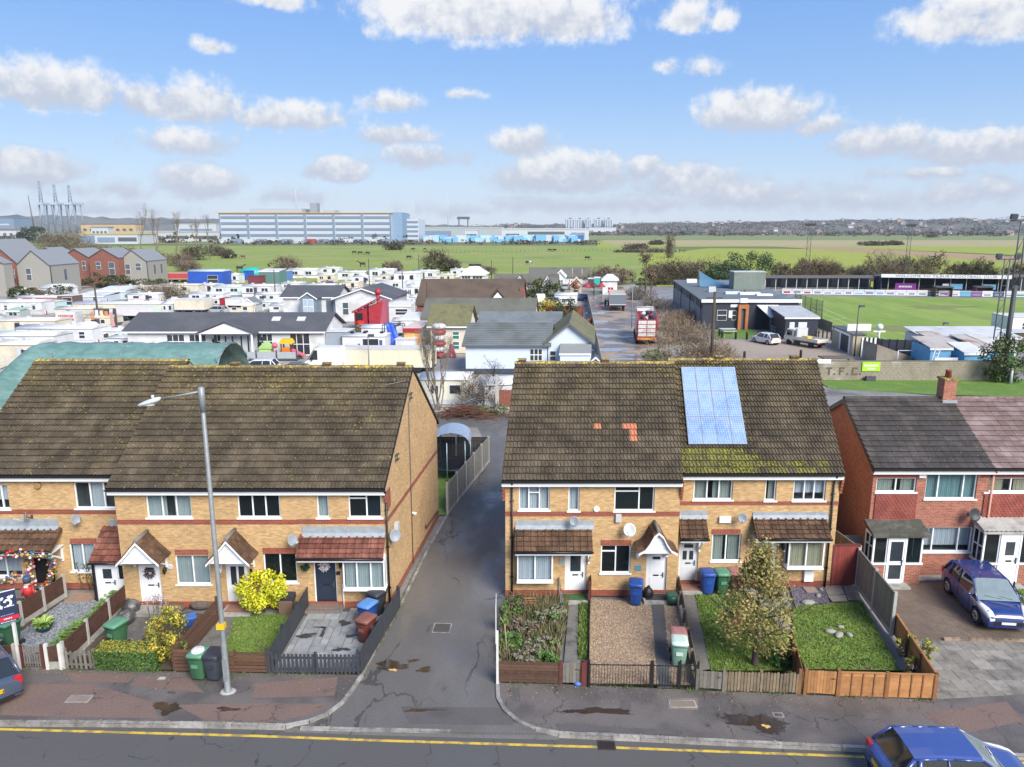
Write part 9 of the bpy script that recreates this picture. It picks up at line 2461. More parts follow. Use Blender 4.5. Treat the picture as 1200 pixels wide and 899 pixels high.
def Hf():
 p0,p1=G(955,445.5),G(1171,445.5);o,L,a=FT(p0,p1);h=2.12;t=Fa('boundary_wall','long tan block wall carrying the dark letters T.F.C.',VB,o,a)
 bm=MB();bl=.44;bh=.22;rows=int(h/bh)
 b=MB();b.box(0,L,.03,.22,0,rows*bh-.01);b.obj('core',mat('mortar_grey',(.20,.19,.165),.9,var=.2),t)
 r=Rn(5);cols=int(L/bl)
 k=0
 st=MB();mats=[mat('block_face',(.30,.265,.205),.9,var=.25,scale=4,rgb2=(.22,.195,.145),s2=.5,rgb3=(.40,.38,.33),f3=(.62,.72),s3=.35)]
 for j in ra(rows):
  for i in ra(cols+1):
   x0=max(0,(i-.5*(j%2))*bl);x1=min(L,(i+1-.5*(j%2))*bl)
   if x1-x0<.1:continue
   y=r.U(-.006,.006)
   st.box(x0+.008,x1-.008,y,.029,bh*j+.008,bh*(j+1)-.008)
 w=st.obj('blocks',mats,t);w[Vh]=Vk
 c=MB();c.box(0,L,-.03,.25,rows*bh,rows*bh+.05);c.obj('coping',mat('coping_grey',(.15,.14,.12),.9,var=.25),t)
 m=mat('letter_dark',(.115,.095,.07),.85)
 def X(px):return A(px,436,o.y).x-o.x
 z0,z1=.55,1.35
 def let(name,bars):
  b=MB()
  for(x0,x1,za,zb)in bars:b.box(x0,x1,-.03,-.0065,za,zb)
  o_=b.obj(name,m,t)
 x=X(968);let('letter_t',[(x,x+.62,z1-.16,z1),(x+.22,x+.40,z0,z1-.16)])
 x=X(977);let('full_stop',[(x,x+.18,z0,z0+.18)])
 x=X(983);let('letter_f',[(x,x+.18,z0,z1),(x+.18,x+.58,z1-.16,z1),(x+.18,x+.46,z0+.32,z0+.48)])
 x=X(992);let('full_stop',[(x,x+.18,z0,z0+.18)])
 x=X(998);let('letter_c',[(x,x+.18,z0,z1),(x+.18,x+.62,z1-.16,z1),(x+.18,x+.62,z0,z0+.16)])
 x=X(1007);let('full_stop',[(x,x+.18,z0,z0+.18)])
 s=Fa('green_sign','lime green sign with white markings on the boundary wall','sign',(A(1010,430,o.y).x,o.y-.05,ZA(1010,435,o.y)));W=A(1031,430,o.y).x-A(1010,430,o.y).x;hh=ZA(1010,424,o.y)-ZA(1010,435,o.y)
 b=MB();b.box(0,W,-.04,0,0,hh);b.obj(Vg,mat('lime_board',(.36,.62,.03),.5,var=.05),s)
 b=MB()
 for i in ra(7):b.box(W*(.1+.115*i),W*(.1+.115*i)+.14,-.05,-.041,hh*.5,hh*.72)
 for i in ra(4):b.box(W*(.3+.115*i),W*(.3+.115*i)+.14,-.05,-.041,hh*.2,hh*.36)
 b.obj(Vz,mat('sign_white',(.8,.85,.75),.5),s)
 b=MB();b.box(0,1.0,-.5,-.1,0,.5);tag(b.obj('dark_planter',mat('slate_box',(.07,.075,.09),.8,var=.3),None,(A(1012,444,o.y).x,o.y-.1,0),bevel=.04),'dark slate box at the foot of the wall below the lime sign','box')
 b=MB();b.box(0,1.7,-.05,-.0,1.75,2.2);tag(b.obj('white_board',Fh,None,(A(954,424,o.y).x,o.y-.04,0)),'blank white board at the left end of the boundary wall',Vg)
Hf()
GS='blue sheds behind the boundary wall'
GU=mat('sky_blue_shed',(.13,.36,.58),.7,var=.15,scale=2)
G6=mat('rusty_white_roof',(.44,.40,.37),.7,var=.2,scale=1.5,rgb2=(.32,.17,.09),s2=.5,f2=(.5,.65))
for(x0,x1,yt,yb,d,m,rf,lab)in((1088,1112,408,434,5,GU,G6,'tall sky blue shed nearest the sloping block wall'),(1128,1152,414,437,4,GU,Ff,'low sky blue shed in the middle behind the wall'),(1106,1128,406,430,8,GU,G6,'sky blue shed with a long rusty roof'),(1150,1168,410,432,8,GU,G6,'sky blue shed with a brown stained roof beside the green one'),(1168,1186,410,432,8,mat('dark_green_shed',(.02,.12,.06),.7),FQ,'dark green shed beside the floodlight mast')):
 Fc(lab,VA,'blue_shed' if m is GU else 'green_shed',x0,x1,yt,yb,d,m,rf,Vn,.5,(),(),group=GS,ov=.15)
tn,on,Wn,hn,_=Fc('near side stand with a pale corrugated roof and white sheeted back','stand','small_stand',1082,1192,396,418,6.0,mat('white_sheet',(.55,.58,.62),.6,var=.12,scale=1),mat('pale_corrugated',(.56,.58,.58),.6,var=.12,scale=1,rgb2=(.45,.45,.43),s2=.4),Vn,.5,(),(),ov=.3)
for i in ra(5):bx(Vb,Fg,tn,Wn*i/4-.07,Wn*i/4+.07,-.08,-.002,0,hn)
Fc('white container cabin at the right edge beside the pitch','cabin','site_cabin',1181,1232,372,393,5,Fh,Ff,Vc,.1,((.3,.5,.3,.7,1),),())
Fc('dark low hut in front of the white container cabin','hut','dark_hut',1184,1230,390,402,3,mat('brown_black',(.07,.05,.045),.8),Fe,Vc,.1,(),())
t_=Fa('leaning_ladder','ladder leaning against the tall sky blue shed','ladder',G(1086,440));b=MB();b.tube((0,0,0),(1.0,.6,2.9),.06,n=5);b.tube((.5,0,0),(1.5,.6,2.9),.06,n=5)
b.obj('side_rail',Fe,t_)
for i in ra(8):f=(i+.7)/8.5;b=MB();b.tube((f,.6*f,2.9*f),(.5+f,.6*f,2.9*f),.035,n=5);b.obj('rung',Fe,t_)
s_=Fa('white_banner','white banner with small dark print fixed in front of the blue sheds','banner',G(1093,441));b=MB();w=G(1120,441).x-s_.location.x;b.box(0,w,-.03,0,1.1,2.0);b.obj('banner_sheet',Fh,s_);b=MB();b.lathe([(.14,-.04),(.14,-.031)],(.45,0,1.6),n=10,axis='Y');b.obj('emblem',mat('pinkish_mark',(.5,.1,.15),.5),s_);b=MB()
for i in ra(9):b.box(.8+.16*i,.9+.16*i,-.04,-.031,1.5,1.66)
b.obj(Vz,Fg,s_)
FM(1192,452,2.2,4.6,2.0,[LS[2],Fb('laurel',(.05,.10,.025),(.12,.19,.05)),LS[0]],4200,.14,'large dark green laurel bush at the right edge beside the floodlight mast',Vl,Vl,88,50,.05)
pmk=MB()
for(a_,c_)in(((918,349),(1330,354)),((1045,400),(1330,404)),((918,349),(1045,400)),((960,360),(992,373)),((935,357),(960,360)),((968,376),(992,373))):
 p_,q_=G(*a_),G(*c_);n_=(q_-p_).normalized();n_=Ve((-n_.y,n_.x,0))*.07;pmk.face([tuple(v+Ve((0,0,.012)))for v in(p_-n_,q_-n_,q_+n_,p_+n_)])
o=pmk.obj('pitch_marking',mat('line_white',(.45,.52,.35),.8));o[Vh]=Vp
for i,(x,y)in en(((948,362),(1050,385),(1100,360))):blob('worn_patch',x,y,(3.5,5,6)[i],(2.5,3,4)[i],.011,Gn(mat('worn_turf',(.21,.22,.08),.9))if i==0 else Fv['worn_turf'],('worn turf in the goalmouth by the green net','pale worn turf on the near side of the pitch','faint worn turf in the middle of the pitch')[i],'worn turf',300+i)
Jb=mat('ad_white',(.70,.71,.73),.5,var=.04)
ADC=[mat('ad_'+n,c,.5,var=.1)for n,c in(('grey',(.22,.25,.3)),('red',(.4,.05,.07)),('navy',(.05,.08,.2)),('purple',(.25,.08,.3)),('sky',(.15,.4,.6)),('green',(.08,.28,.14)))]
def Jn():
 p0,p1=G(916,345),G(1215,349);o,L,a=FT(p0,p1);t=Fa('advertising_boards','long row of white advertising boards along the far touchline','boards',o,a);n=24;w=L/n;r=Rn(12)
 for i in ra(n):
  b=MB();b.box(w*i+.04,w*(i+1)-.04,-.04,.04,.1,1.35);bo=b.obj(Vg,Jb if i not in(14,17,18,20)else ADC[(2,4,3,2)[(14,17,18,20).index(i)]],t)
  p=MB();u=r.U(.1,.25);p.box(w*(i+u),w*(i+1-u),-.05,-.041,.3,.3+r.U(.25,.55));p.obj('printed_panel',ADC[0]if r.random()<.55 else ADC[r.randrange(6)],bo)
 b=MB();b.tube((0,-.3,1.15),(L,-.3,1.15),.04,n=5);b.obj('pitch_rail',Fe,t)
 for i,x in en((1106,1153)):
  d=Fa('dugout',('left brown dugout shelter on the far touchline','right brown dugout shelter on the far touchline')[i],'dugout',G(x,348));b=MB();b.box(-1.9,1.9,.3,1.5,0,.15);b.box(-1.9,1.9,1.4,1.5,.15,2.2);b.box(-1.9,-1.8,.0,1.4,0,2.2);b.box(1.8,1.9,.0,1.4,0,2.2);b.obj('dugout_shell',mat('dugout_brown',(.13,.085,.055),.7),d);b=MB();b.prism([(-2,-.3,2.1),(2,-.3,2.1),(2,1.6,2.3),(-2,1.6,2.3)],(0,0,.1));b.obj(Vw,Fg,d);bx('bench',Fe,d,-1.7,1.7,.9,1.3,.4,.5)
Jn()
def F9(x0,x1,yt,yb,label,n):
 p0,p1=G(x0,yb),G(x1,yb);o,L,a=FT(p0,p1);h=ZA((x0+x1)/2,yt,o.y);t=Fa('covered_terrace',label,'stand',o,a)
 bx('back_wall',JP,t,0,L,4.5,4.7,0,h)
 b=MB()
 for k in ra(3):b.box(0,L,1.2+1.1*k,4.5,.35*k,.35*(k+1))
 b.obj('terrace_step',F7,t)
 b=MB();b.prism([(-.2,-.4,h),(L+.2,-.4,h),(L+.2,5,h+.25),(-.2,5,h+.25)],(0,0,.14));b.obj(Vw,mat('stand_roof',(.11,.10,.095),.8,var=.2),t)
 pm=MB();pm.box(-.08,.08,0,.16,0,h);me=pm.mesh(Vb,mat('stand_post',(.42,.44,.46),.6))
 for i in ra(n+1):Fq(Vb,me,t,(L*i/n,0,0))
 pn=MB();w=L/n;pn.box(.3,w*.8,4.42,4.49,1.3,h-.2);pm2=pn.mesh('back_panel',mat('stand_panel',(.19,.21,.23),.7,var=.12))
 for i in ra(n):
  if i%3!=1:Fq('back_panel',pm2,t,(w*i,0,0))
F9(884,1030,326,343,'long low covered terrace with grey back wall behind the far touchline',12)
F9(1180,1240,325,347,'grey covered terrace at the right edge beyond the main stand',4)
def H3():
 p0,p1=G(1031,344.5),G(1178,347);o,L,a=FT(p0,p1);h=ZA(1100,325,o.y);t=Fa('main_stand','main stand with a white lettered roof front, dark interior and purple banner','stand',o,a)
 b=MB();b.box(0,L,6.5,6.7,0,h+.4);b.box(0,.2,0,6.5,0,h);b.box(L-.2,L,0,6.5,0,h);b.obj('back_wall',mat('stand_navy',(.03,.04,.07),.7),t)
 for k in ra(5):b=MB();b.box(.2,L-.2,.5+1.1*k,6.5,.3*k,.45+.3*(k+1)-.2);b.obj('seat_step',mat('stand_orange',(.33,.18,.08),.8,var=.2)if k<3 else Fg,t)
 b=MB();b.prism([(-.4,-1.2,h+.5),(L+.4,-1.2,h+.5),(L+.4,7,h-.3),(-.4,7,h-.3)],(0,0,.15));b.obj(Vw,Ff,t)
 bx('roof_front',Jb,t,-.4,L+.4,-1.3,-1.2,h+.05,h+.85)
 cu=bpy.data.curves.new(Vz,'FONT');cu.body='WELCOME TO TILBURY FOOTBALL CLUB';cu.size=.8;cu.extrude=.01;cu.align_x='CENTER';cu.align_y='CENTER';cu.resolution_u=2
 tmp=bpy.data.objects.new('lettering_src',cu);COL.objects.link(tmp);bpy.context.view_layer.update()
 me=bpy.data.meshes.new_from_object(tmp.evaluated_get(bpy.context.evaluated_depsgraph_get()));bpy.data.objects.remove(tmp);bpy.data.curves.remove(cu)
 me.materials.clear();me.materials.append(mat('stand_lettering',(.16,.18,.28),.5));lo=Fq(Vz,me,t,(L/2,-1.32,h+.45),(pi/2,0,0));k=L*.80/max(.1,lo.dimensions.x);lo.scale=(k,1.0,1)
 for i in ra(8):b=MB();b.tube((L*(i+.5)/8,.2,0),(L*(i+.5)/8,.2,h),.09,n=6);b.obj(Vb,Fe,t)
 b=MB();b.box(L*.12,L*.29,.1,.15,.9,2.6);b.obj('purple_banner',mat('purple_banner',(.22,.03,.25),.5),t);b=MB()
 for i in ra(9):b.box(L*(.15+.012*i),L*(.158+.012*i),.085,.099,1.6,2.0)
 b.obj(Vz,Jb,t)
 for u,w,m in((.56,.1,'ad_sky'),(.82,.1,'ad_sky'),(.50,.05,'ad_white')):b=MB();b.box(L*u,L*(u+w),.1,.15,1.4,2.6);b.obj('banner',Fv[m],t)
H3()
def F2(px,yb,yt,label,heads=4,thick=.0,spread=.55):
 p=G(px,yb);zt=ZA(px+(px-600)*(yb-yt)/4575,yt,p.y);t=Fa('floodlight_mast',label,'floodlight',p)
 b=MB();s=spread
 for x in(-s,s):
  b.tube((x,0,thick),(x*.8,0,zt-.4),.075,n=6)
 n=int((zt-thick)/1.6)
 for i in ra(n):
  z0=thick+(zt-thick)*i/n;z1=thick+(zt-thick)*(i+1)/n;b.tube((-s,0,z0),(s,0,z1),.035,n=4);b.tube((-s,0,z1),(s,0,z1),.035,n=4)
 b.obj('mast',mat('mast_grey',(.09,.095,.10),.6),t)
 if thick:q=MB();q.tube((0,0,0),(0,0,thick+.3),.26,.22,n=10);q.box(-s,s,-.15,.15,thick,thick+.25);q.obj('base_column',mat('mast_dark',(.05,.052,.058),.6),t)
 bx('crossbar',Fg,t,-1.3,1.3,-.06,.06,zt-.45,zt-.3)
 for i in ra(heads):h=MB();h.cbox((-1.1+2.2*i/max(1,heads-1),-.1,zt),(.6,.35,.5),rx=.3);h.obj('lamp_head',Fg,t)
F2(944,336,263,'slender floodlight mast above the left covered terrace')
F2(1060,334,264,'slender floodlight mast above the main stand')
F2(1174,447,254,'tall floodlight mast with a thick dark base beside the laurel bush',2,ZA(1180,338,G(1174,447).y),.35)
F2(1165,420,300,'thin twin-pole floodlight mast between the near stand and the laurel bush',2,0,.4)
Gc(1001,418,358,'dark lamp pole with a hooded floodlight beside the ticket booth',.09,False,Fg,'floodlight_pole','lamp pole',True)
Gc(1102,408,378,'short dark lamp pole behind the near side stand',.07,False,Fg,'floodlight_pole','lamp pole',True)
tt=Fa('white_weathervane','small white pylon with round top at the edge of the pitch','pylon',G(1029,404));b=MB();b.tube((0,0,0),(0,0,2.0),.12,n=6);b.obj('shaft',Fo,tt);b=MB();b.ball((0,0,2.4),.45,8,6);b.box(-.8,.8,-.05,.05,1.7,1.9);b.obj('top',Fo,tt)
for i,(x,y,w,h,lab)in en(((790,334,18,7.5,'brown grey thicket at the far end of the wet yard'),(830,334,18,8,'grey brown thicket behind the clubhouse roof'),(965,328,9,7,'reddish brown bush behind the left covered terrace'),(985,328,9,5.5,'lower brown bush right of the reddish one'),(1010,328,8,5,'low brown bush behind the covered terrace end'),(1032,330,9,9.5,'pale bare bushy tree left of the main stand'),(1062,330,10,8.5,'grey brown bushy tree above the main stand'),(1098,330,11,9,'tall olive brown bushy tree above the main stand'),(1130,331,9,6,'dark low bush above the right of the main stand'),(1160,332,9,7,'dark rounded bush near the right of the main stand'),(1198,334,8,6,'dark bush at the right edge above the terrace'),(925,330,9,5.5,'grey brown bush right of the round green tree'),(945,328,7,6,'brown bush at the foot of the left mast'),(805,332,12,6,'brown thicket between wet yard and clubhouse'),(770,334,9,5,'low brown thicket right of the thin trees'),(1046,330,8,6,'grey brown bush at the left end of the main stand'))):
 F1(x,y,w*.55,4,h,lab,120+i,1500,1.5,.055,((0,2),(1,2),(0,0),(0,1),(0,1),(1,1),(1,2),(0,1),(2,0),(2,0),(2,0),(0,1),(0,0),(0,1),(1,0),(1,0))[i],((1,2),(1,0),(1,1),(1,2),(1,0),(1,1),(1,0),(0,1),(2,1),(2,0),(2,0),(1,0),(1,1),(1,2),(1,0),(1,1))[i],900,.32)
for i,(x,y,w,h,lab)in en(((878,336,6.5,9,'large round dark green tree behind the clubhouse roof'),(856,337,5,6.5,'dark green bush left of the round tree'),(868,339,5,4.5,'bluish green bush in front of the round tree'))):
 FM(x,y,w,h,4,[LS[2],Fb('ivy_green',(.03,.07,.025),(.07,.13,.05))],3200,.27,lab,'tree','evergreen_tree',140+i,26,0)
 # stone and brick houses at the left
G3=Fy('pale_stone',(.58,.49,.36),(.34,.28,.20),(.44,.39,.30),.6,bw=.8,bh=.4,stain=.4)
Hl=Fy('far_red_brick2',(.235,.085,.06),(.18,.065,.048),(.33,.2,.15),.25)
M_GSL=mat('grey_slate_far',(.22,.235,.25),.7,var=.1,scale=2)
GH='gabled stone and brick houses at the left'
WN=mat('far_house_window',(.10,.12,.15),.2)
for(x0,x1,ye,yb,d,m,rise,wins,lab)in((-32,25,309,344,13,Hl,5.5,((.80,.92,.52,.80,1),(.82,.92,.1,.32,1)),'red brick gabled house with a tall grey roof at the left edge'),(-20,9,309,348,3,G3,1.6,(),'pale stone house corner cut off by the left edge'),(24,62,311,345,12,G3,3.4,((.26,.42,.48,.90,1),(.30,.55,.05,.26,1)),'pale stone gabled house with a grey slate roof and a long side wall'),(76,108,302,335,10,Hl,2.3,((.72,.85,.55,.88,1),),'left red brick gabled house of the joined pair'),(108,142,302,336,10,Hl,2.3,((.22,.38,.60,.86,1),(.65,.85,.42,.85,1),(.62,.95,.05,.26,1)),'right red brick gabled house of the joined pair with a dark garage'),(142,174,306,335,12,G3,2.9,((.22,.40,.46,.88,1),(.60,.80,.62,.92,1),(.22,.60,.02,.24,1)),'pale stone gabled house at the right end of the row'),(40,76,300,330,8,Hl,2.3,(),'grey roofed house hidden behind the stone gables')):
 t_=Fc(lab,'house','gabled_house',x0,x1,ye,yb,d,m,M_GSL,Vj,rise,wins,(),group=GH,ov=.15,win_m=WN,trim=Fg,shear=.0)
 tt_,W=t_[0],t_[2]
 if x0 in(24,142):
  b=MB();hh=t_[3]
  for y in((5.5,),(4,8))[x0==142]:b.box(W+.002,W+.05,y,y+.9,hh*.45,hh*.82)
  b.obj(V6,WN,tt_)
  b=MB();b.tube((W+.1,.1,0),(W+.1,.1,hh),.1,n=6);b.obj('downpipe',Fk,tt_)
sc('white covered boat shaped caravan under the stone house',48,78,338,347,4,None,Ff,(),kind=Vr,rise=.9)
for i,(x,y,w,h,lab)in en(((60,348,5,2.6,'dark green hedge below the stone house'),(115,338,6,3.6,'dark bushes in front of the red brick pair'),(130,338,5,3.2,'green bush below the dark garage'),(20,350,3,2.4,'small dark shrub by the stone corner'),(168,338,6,2.6,'olive bushes in front of the end stone house'))):
 FM(x,y,w,h,1.8,[LS[2],LS[0]],900,.28,lab,Vl,Vl,150+i,18,0)
F1(190,352,6.5,3,3.6,'wide grey brown bare bush among the caravans',155,2200,1.1,.035,(1,0),(1,0),500,.2)
F1(40,352,3,2,2.5,'brown bush with red berries by the pink sided caravan',156,500,.8,.04,(0,0),(1,),200,.2)
# scrub belt, bare trees and bushes at the field edge
for i,(x,y,w,h,lab,ev)in en(((60,300,22,15,'brown bare tree mass behind the stone houses',0),(85,300,20,16,'tall brown bare tree mass left of the low warehouses',0),(105,303,16,9,'brown scrub right of the tall bare trees',0),(130,305,18,7,'dark scrub behind the brick pair',1),(155,306,16,7,'brown scrub behind the end stone house',0),(178,310,16,6,'olive scrub below the pair of tall bare trees',1),(205,312,14,6,'rust tinted scrub above the red trailer',0),(225,305,18,8,'dense dark scrub at the left end of the meadow',1),(250,300,16,7,'dark scrub clump below the industrial building',1),(268,303,12,5,'dark rounded bushes at the meadow edge',1),(215,318,10,4,'straw coloured scrub above the blue container',0),(330,318,13,5.5,'dark bare bush on the meadow behind the green container',0),(512,318,12,8.5,'big dark grey rounded bush on the meadow',1),(528,318,8,4.5,'smaller dark bush right of the big meadow bush',1),(700,336,14,5,'brown hedge behind the show trailer',0),(722,334,14,5.5,'brown grey hedge left of the thin trees',0),(570,322,9,3,'low brown hedge behind the white pavilion',0),(455,318,9,4,'low brown bush at the foot of the meadow',0))):
 F1(x,y,w*.5,5,h,lab,160+i,1300,max(1.2,h*.18),.07,(2,0)if ev else(0,1),(2,0)if ev else(1,1),800 if ev else 450,.4)
for i,(x,yb,yt,lab)in en(((168,308,243,'tall bare tree, left of the pair by the scrub belt'),(186,308,242,'tall bare tree, right of the pair by the scrub belt'),(208,304,250,'slim bare tree between the pair and the car deck'),(232,300,248,'bare tree in front of the low industrial roofs'),(246,300,250,'bare tree just left of the industrial building'))):
 p=G(x,yb);FZ(x,yb,ZA(x,yt,p.y)-p.z,lab,200+i,.36,1,TW[1],.32,5,.4)
F1(785,302,2.2,2,13,'single tall narrow tree standing in the bright field',210,1300,1.6,.07,(0,1),(1,),300,.35,'tree','field_tree')
for i,(x,y,w,h,lab)in en(((745,292,10,4,'olive hedge bushes left of the single field tree'),(760,296,22,2,'low dark hedge below the single field tree'),(770,287,8,4,'round dark bush beyond the single field tree'),(1025,288,16,4,'dark bushes in the far field right of the left mast'),(462,293,8,6,'lone dark tree in the middle of the meadow'),(1050,287.5,8,4,'small dark bush beyond the second mast'),(1093,278.5,12,6,'far dark bush under the hillside'))):
 F1(x,y,w,5,h,lab,220+i,700,2.0,.14,(2,0),(2,0),500,.8)
fl=Fa('field_fence','thin post and wire fence running across the meadow',VJ,G(470,296));o0=fl.location
pm=MB();pm.box(-.09,.09,-.09,.09,0,1.4);me=pm.mesh(Vb,TW[2])
for i in ra(56):
 q=G(470+5*i,296-.035*i);Fq(Vb,me,fl,(q.x-o0.x,q.y-o0.y,-.05))
def animal(px,py,face,dark,label,kind='horse',grazing=True,s=1.25):
 p=G(px,py,-.05);b=MB();r=Rn(int(px))
 S=s
 body=[(-.85,.18,1.15),(-.75,.30,1.18),(-.3,.34,1.12),(.25,.34,1.10),(.65,.32,1.18),(.85,.2,1.25)]
 nk=[(.75,.2,1.3),(1.15,.14,1.15 if grazing else 1.6),(1.45,.12,.65 if grazing else 1.9),(1.6,.13,.42 if grazing else 1.9),(1.85,.08,.18 if grazing else 1.75)]
 rg=lambda x,w,z,k=1.1:[(x*S,w*cos(a)*S,(z+w*k*sin(a))*S)for a in[6.2832*i/8 for i in ra(8)]]
 b.loft([rg(*q)for q in body]);b.loft([rg(*q)for q in nk])
 for(x,y,k)in((.62,.17,0),(.70,-.17,.06),(-.62,.17,.05),(-.7,-.17,-.04)):
  if x>0:b.tube((x*S,y*S,1.0*S),((x+k)*S,y*S,.5*S),.11*S,.06*S,n=6);b.tube(((x+k)*S,y*S,.5*S),(x*S,y*S,0),.06*S,.06*S,n=6)
  else:b.tube((x*S,y*S,1.0*S),((x+.1)*S,y*S,.75*S),.14*S,.08*S,n=6);b.tube(((x+.1)*S,y*S,.75*S),((x-.08)*S,y*S,.5*S),.08*S,.06*S,n=6);b.tube(((x-.08)*S,y*S,.5*S),((x+k)*S,y*S,0),.06*S,.06*S,n=6)
 b.tube((-.85*S,0,1.3*S),(-1.0*S,0,.6*S),.06*S,.04*S,n=5)
 for y in(-.1,.1):b.tube(((1.5 if grazing else 1.55)*S,y*S,(.62 if grazing else 2.0)*S),((1.42 if grazing else 1.5)*S,y*1.2*S,(.74 if grazing else 2.18)*S),.04*S,.01,n=4)
 m={'b':mat('black_coat',(.02,.016,.014),.6),'w':mat('piebald_coat',(.6,.58,.55),.7,rgb2=(.03,.025,.022),f2=(.45,.5),s2=.9),'n':mat('brown_coat',(.16,.08,.04),.7)}[dark]
 o=b.obj(kind,m,None,p,face);tag(o,label,kind,'animals grazing on the meadow')
for(x,y,f,d,lab,g)in((272,303,.1,'w','pale brown and white horse at the left end of the meadow',True),(285,303.5,3.0,'n','brown horse right of the piebald one at the left meadow end',True),(281,318,.4,'b','black horse standing behind the blue container',False),(415,298,.2,'b','left black horse of the three in the middle meadow',True),(422,298.5,.1,'b','middle black horse of the three in the middle meadow',True),(431,299,2.9,'b','right black horse of the three in the middle meadow',True),(425,313,3.4,'b','black horse walking near the second timber pole',False),(479,304,.1,'b','black horse alone in the middle of the bright meadow',True),(553,315,.1,'b','left dark horse of the pair above the white pavilion',True),(561,315,2.9,'b','right dark horse of the pair above the white pavilion',True),(619,311,.3,'w','black and white horse grazing above the far bungalow',True),(644,295,.1,'b','left black horse of the far pair below the warehouses',True),(650,295,3.1,'b','right black horse of the far pair below the warehouses',True),(688,305,.1,'b','black horse grazing above the farthest bungalow',True),(484,294,.1,'b','black horse beside the lone meadow tree',True)):
 animal(x,y,f,d,lab,'horse',g)
 # far buildings, docks, hills
def far_box(t,name,x0,x1,yt,Y,z0,d,m,roof=None):
 a,c=A(x0,yt,Y),A(x1,yt,Y);b=MB();o=t.location
 b.box(a.x-o.x,c.x-o.x,0,d,z0,a.z,0,1 if roof else None);return b.obj(name,[m,roof]if roof else m,t)
Fz=mat('warehouse_white',(.47,.51,.56),.6,var=.05)
Ga=mat('warehouse_blue_grey',(.17,.23,.32),.6,var=.05)
GP=mat('warehouse_blue',(.18,.25,.35),.6,var=.06)
FD=mat('far_dark',(.09,.10,.115),.7)
def Jo():
 Y=750.0;a,c=A(259,284,Y),A(459,284,Y)
 t=Fa('industrial_building','huge banded white and blue-grey industrial building on the horizon','industrial building',(a.x,Y,0));W=c.x-a.x;H=ZA(360,250,Y)
 bx(VB,Fz,t,0,W,0,140,0,H)
 n=5
 for k in ra(n):
  for i in ra(6):
   q=MB();x0,x1=W*i/6+1.6,W*(i+1)/6-1.6;z0=H*(k+.12)/n;z1=z0+H/n*.40
   q.box(x0,x1,-.5,-.01,z0,z1);q.obj('window_band',Ga,t)
 for i in ra(7):q=MB();x=W*i/6;q.box(max(0,x-.9),min(W,x+.9),-.9,-.01,0,H);q.obj('blue_pier',GP,t)
 q=MB();q.box(-1,W+1,-1.2,140,H,H+.6);q.box(-1,W*.72,-1.4,-1.2,H,H+.8);q.obj('parapet',mat('ochre_parapet',(.50,.32,.10),.7),t)
 bx('end_wall',Ga,t,-.5,0,4,138,0,H*.96)
 x0,x1=A(458,284,Y).x-a.x,A(471,284,Y).x-a.x;q=MB();q.box(W+.02,x1,6,60,0,H+1);q.obj('stair_tower',mat('tower_blue',(.20,.30,.44),.6),t)
 x2=A(485,284,Y).x-a.x;bx('rear_wing',Fz,t,x1+.02,x2,40,100,0,H*.82)
 for k in ra(5):bx('window_band',Ga,t,x1+.5,x2-.5,39.4,39.99,H*.82*(k+.2)/5,H*.82*(k+.6)/5)
 u0,u1=A(347,240,Y).x-a.x,A(356,240,Y).x-a.x;q=MB();q.box(u0,u1,50,62,H+1,ZA(351,236,Y));q.obj('chimney_tower',mat('stack_grey',(.24,.28,.33),.6),t)
 q=MB();q.box(W*.1,W*.42,40,100,H+.61,H+5.5);q.box(W*.55,W*.62,40,60,H+.61,H+4);q.obj('roof_plant',mat('plant_grey',(.34,.38,.44),.7),t)
 for px,top in((283,244),(331,220),(395,245)):
  x=A(px,250,Y).x-a.x;q=MB();z=ZA(px,top,Y);q.tube((x,50,H),(x,50,z),.5,.2,n=5);q.obj('antenna',Fe,t)
 for i in ra(14):q=MB();x=W*(i+.3)/14;q.box(x,x+9,-14,-10,0,4);q.obj('parked_trailer',(Fz,GP,mat('far_red',(.35,.05,.05),.6))[(i*5)%3 if i in(7,8)else i%2],t)
Jo()
def sheds(label,cat,name,x0,x1,yt,yb,d,wall,roof,kind=Vc,rise=1.0,bands=(),group=None):
 o=G(x0,yb);W=G(x1,yb).x-o.x;h=ZA((x0+x1)/2,yt,o.y);t=Fa(name,label,cat,o,0,group)
 bx(VB,wall,t,0,W,0,d,0,h);r=MB()
 if kind==Vc:r.box(-.5,W+.5,-.5,d+.5,h,h+rise)
 else:r.prism([(-.5,-.5,h),(W/2,-.5,h+rise),(W+.5,-.5,h)],(0,d,0))
 r.obj(Vw,roof,t)
 for(u0,u1,v0,v1,m)in bands:bx('door_band',m,t,W*u0,W*u1,-.4,-.01,h*v0,h*v1)
 return t
GL='low industrial sheds on the horizon'
Jt=mat('cyan_sheeting',(.16,.40,.60),.6,var=.1)
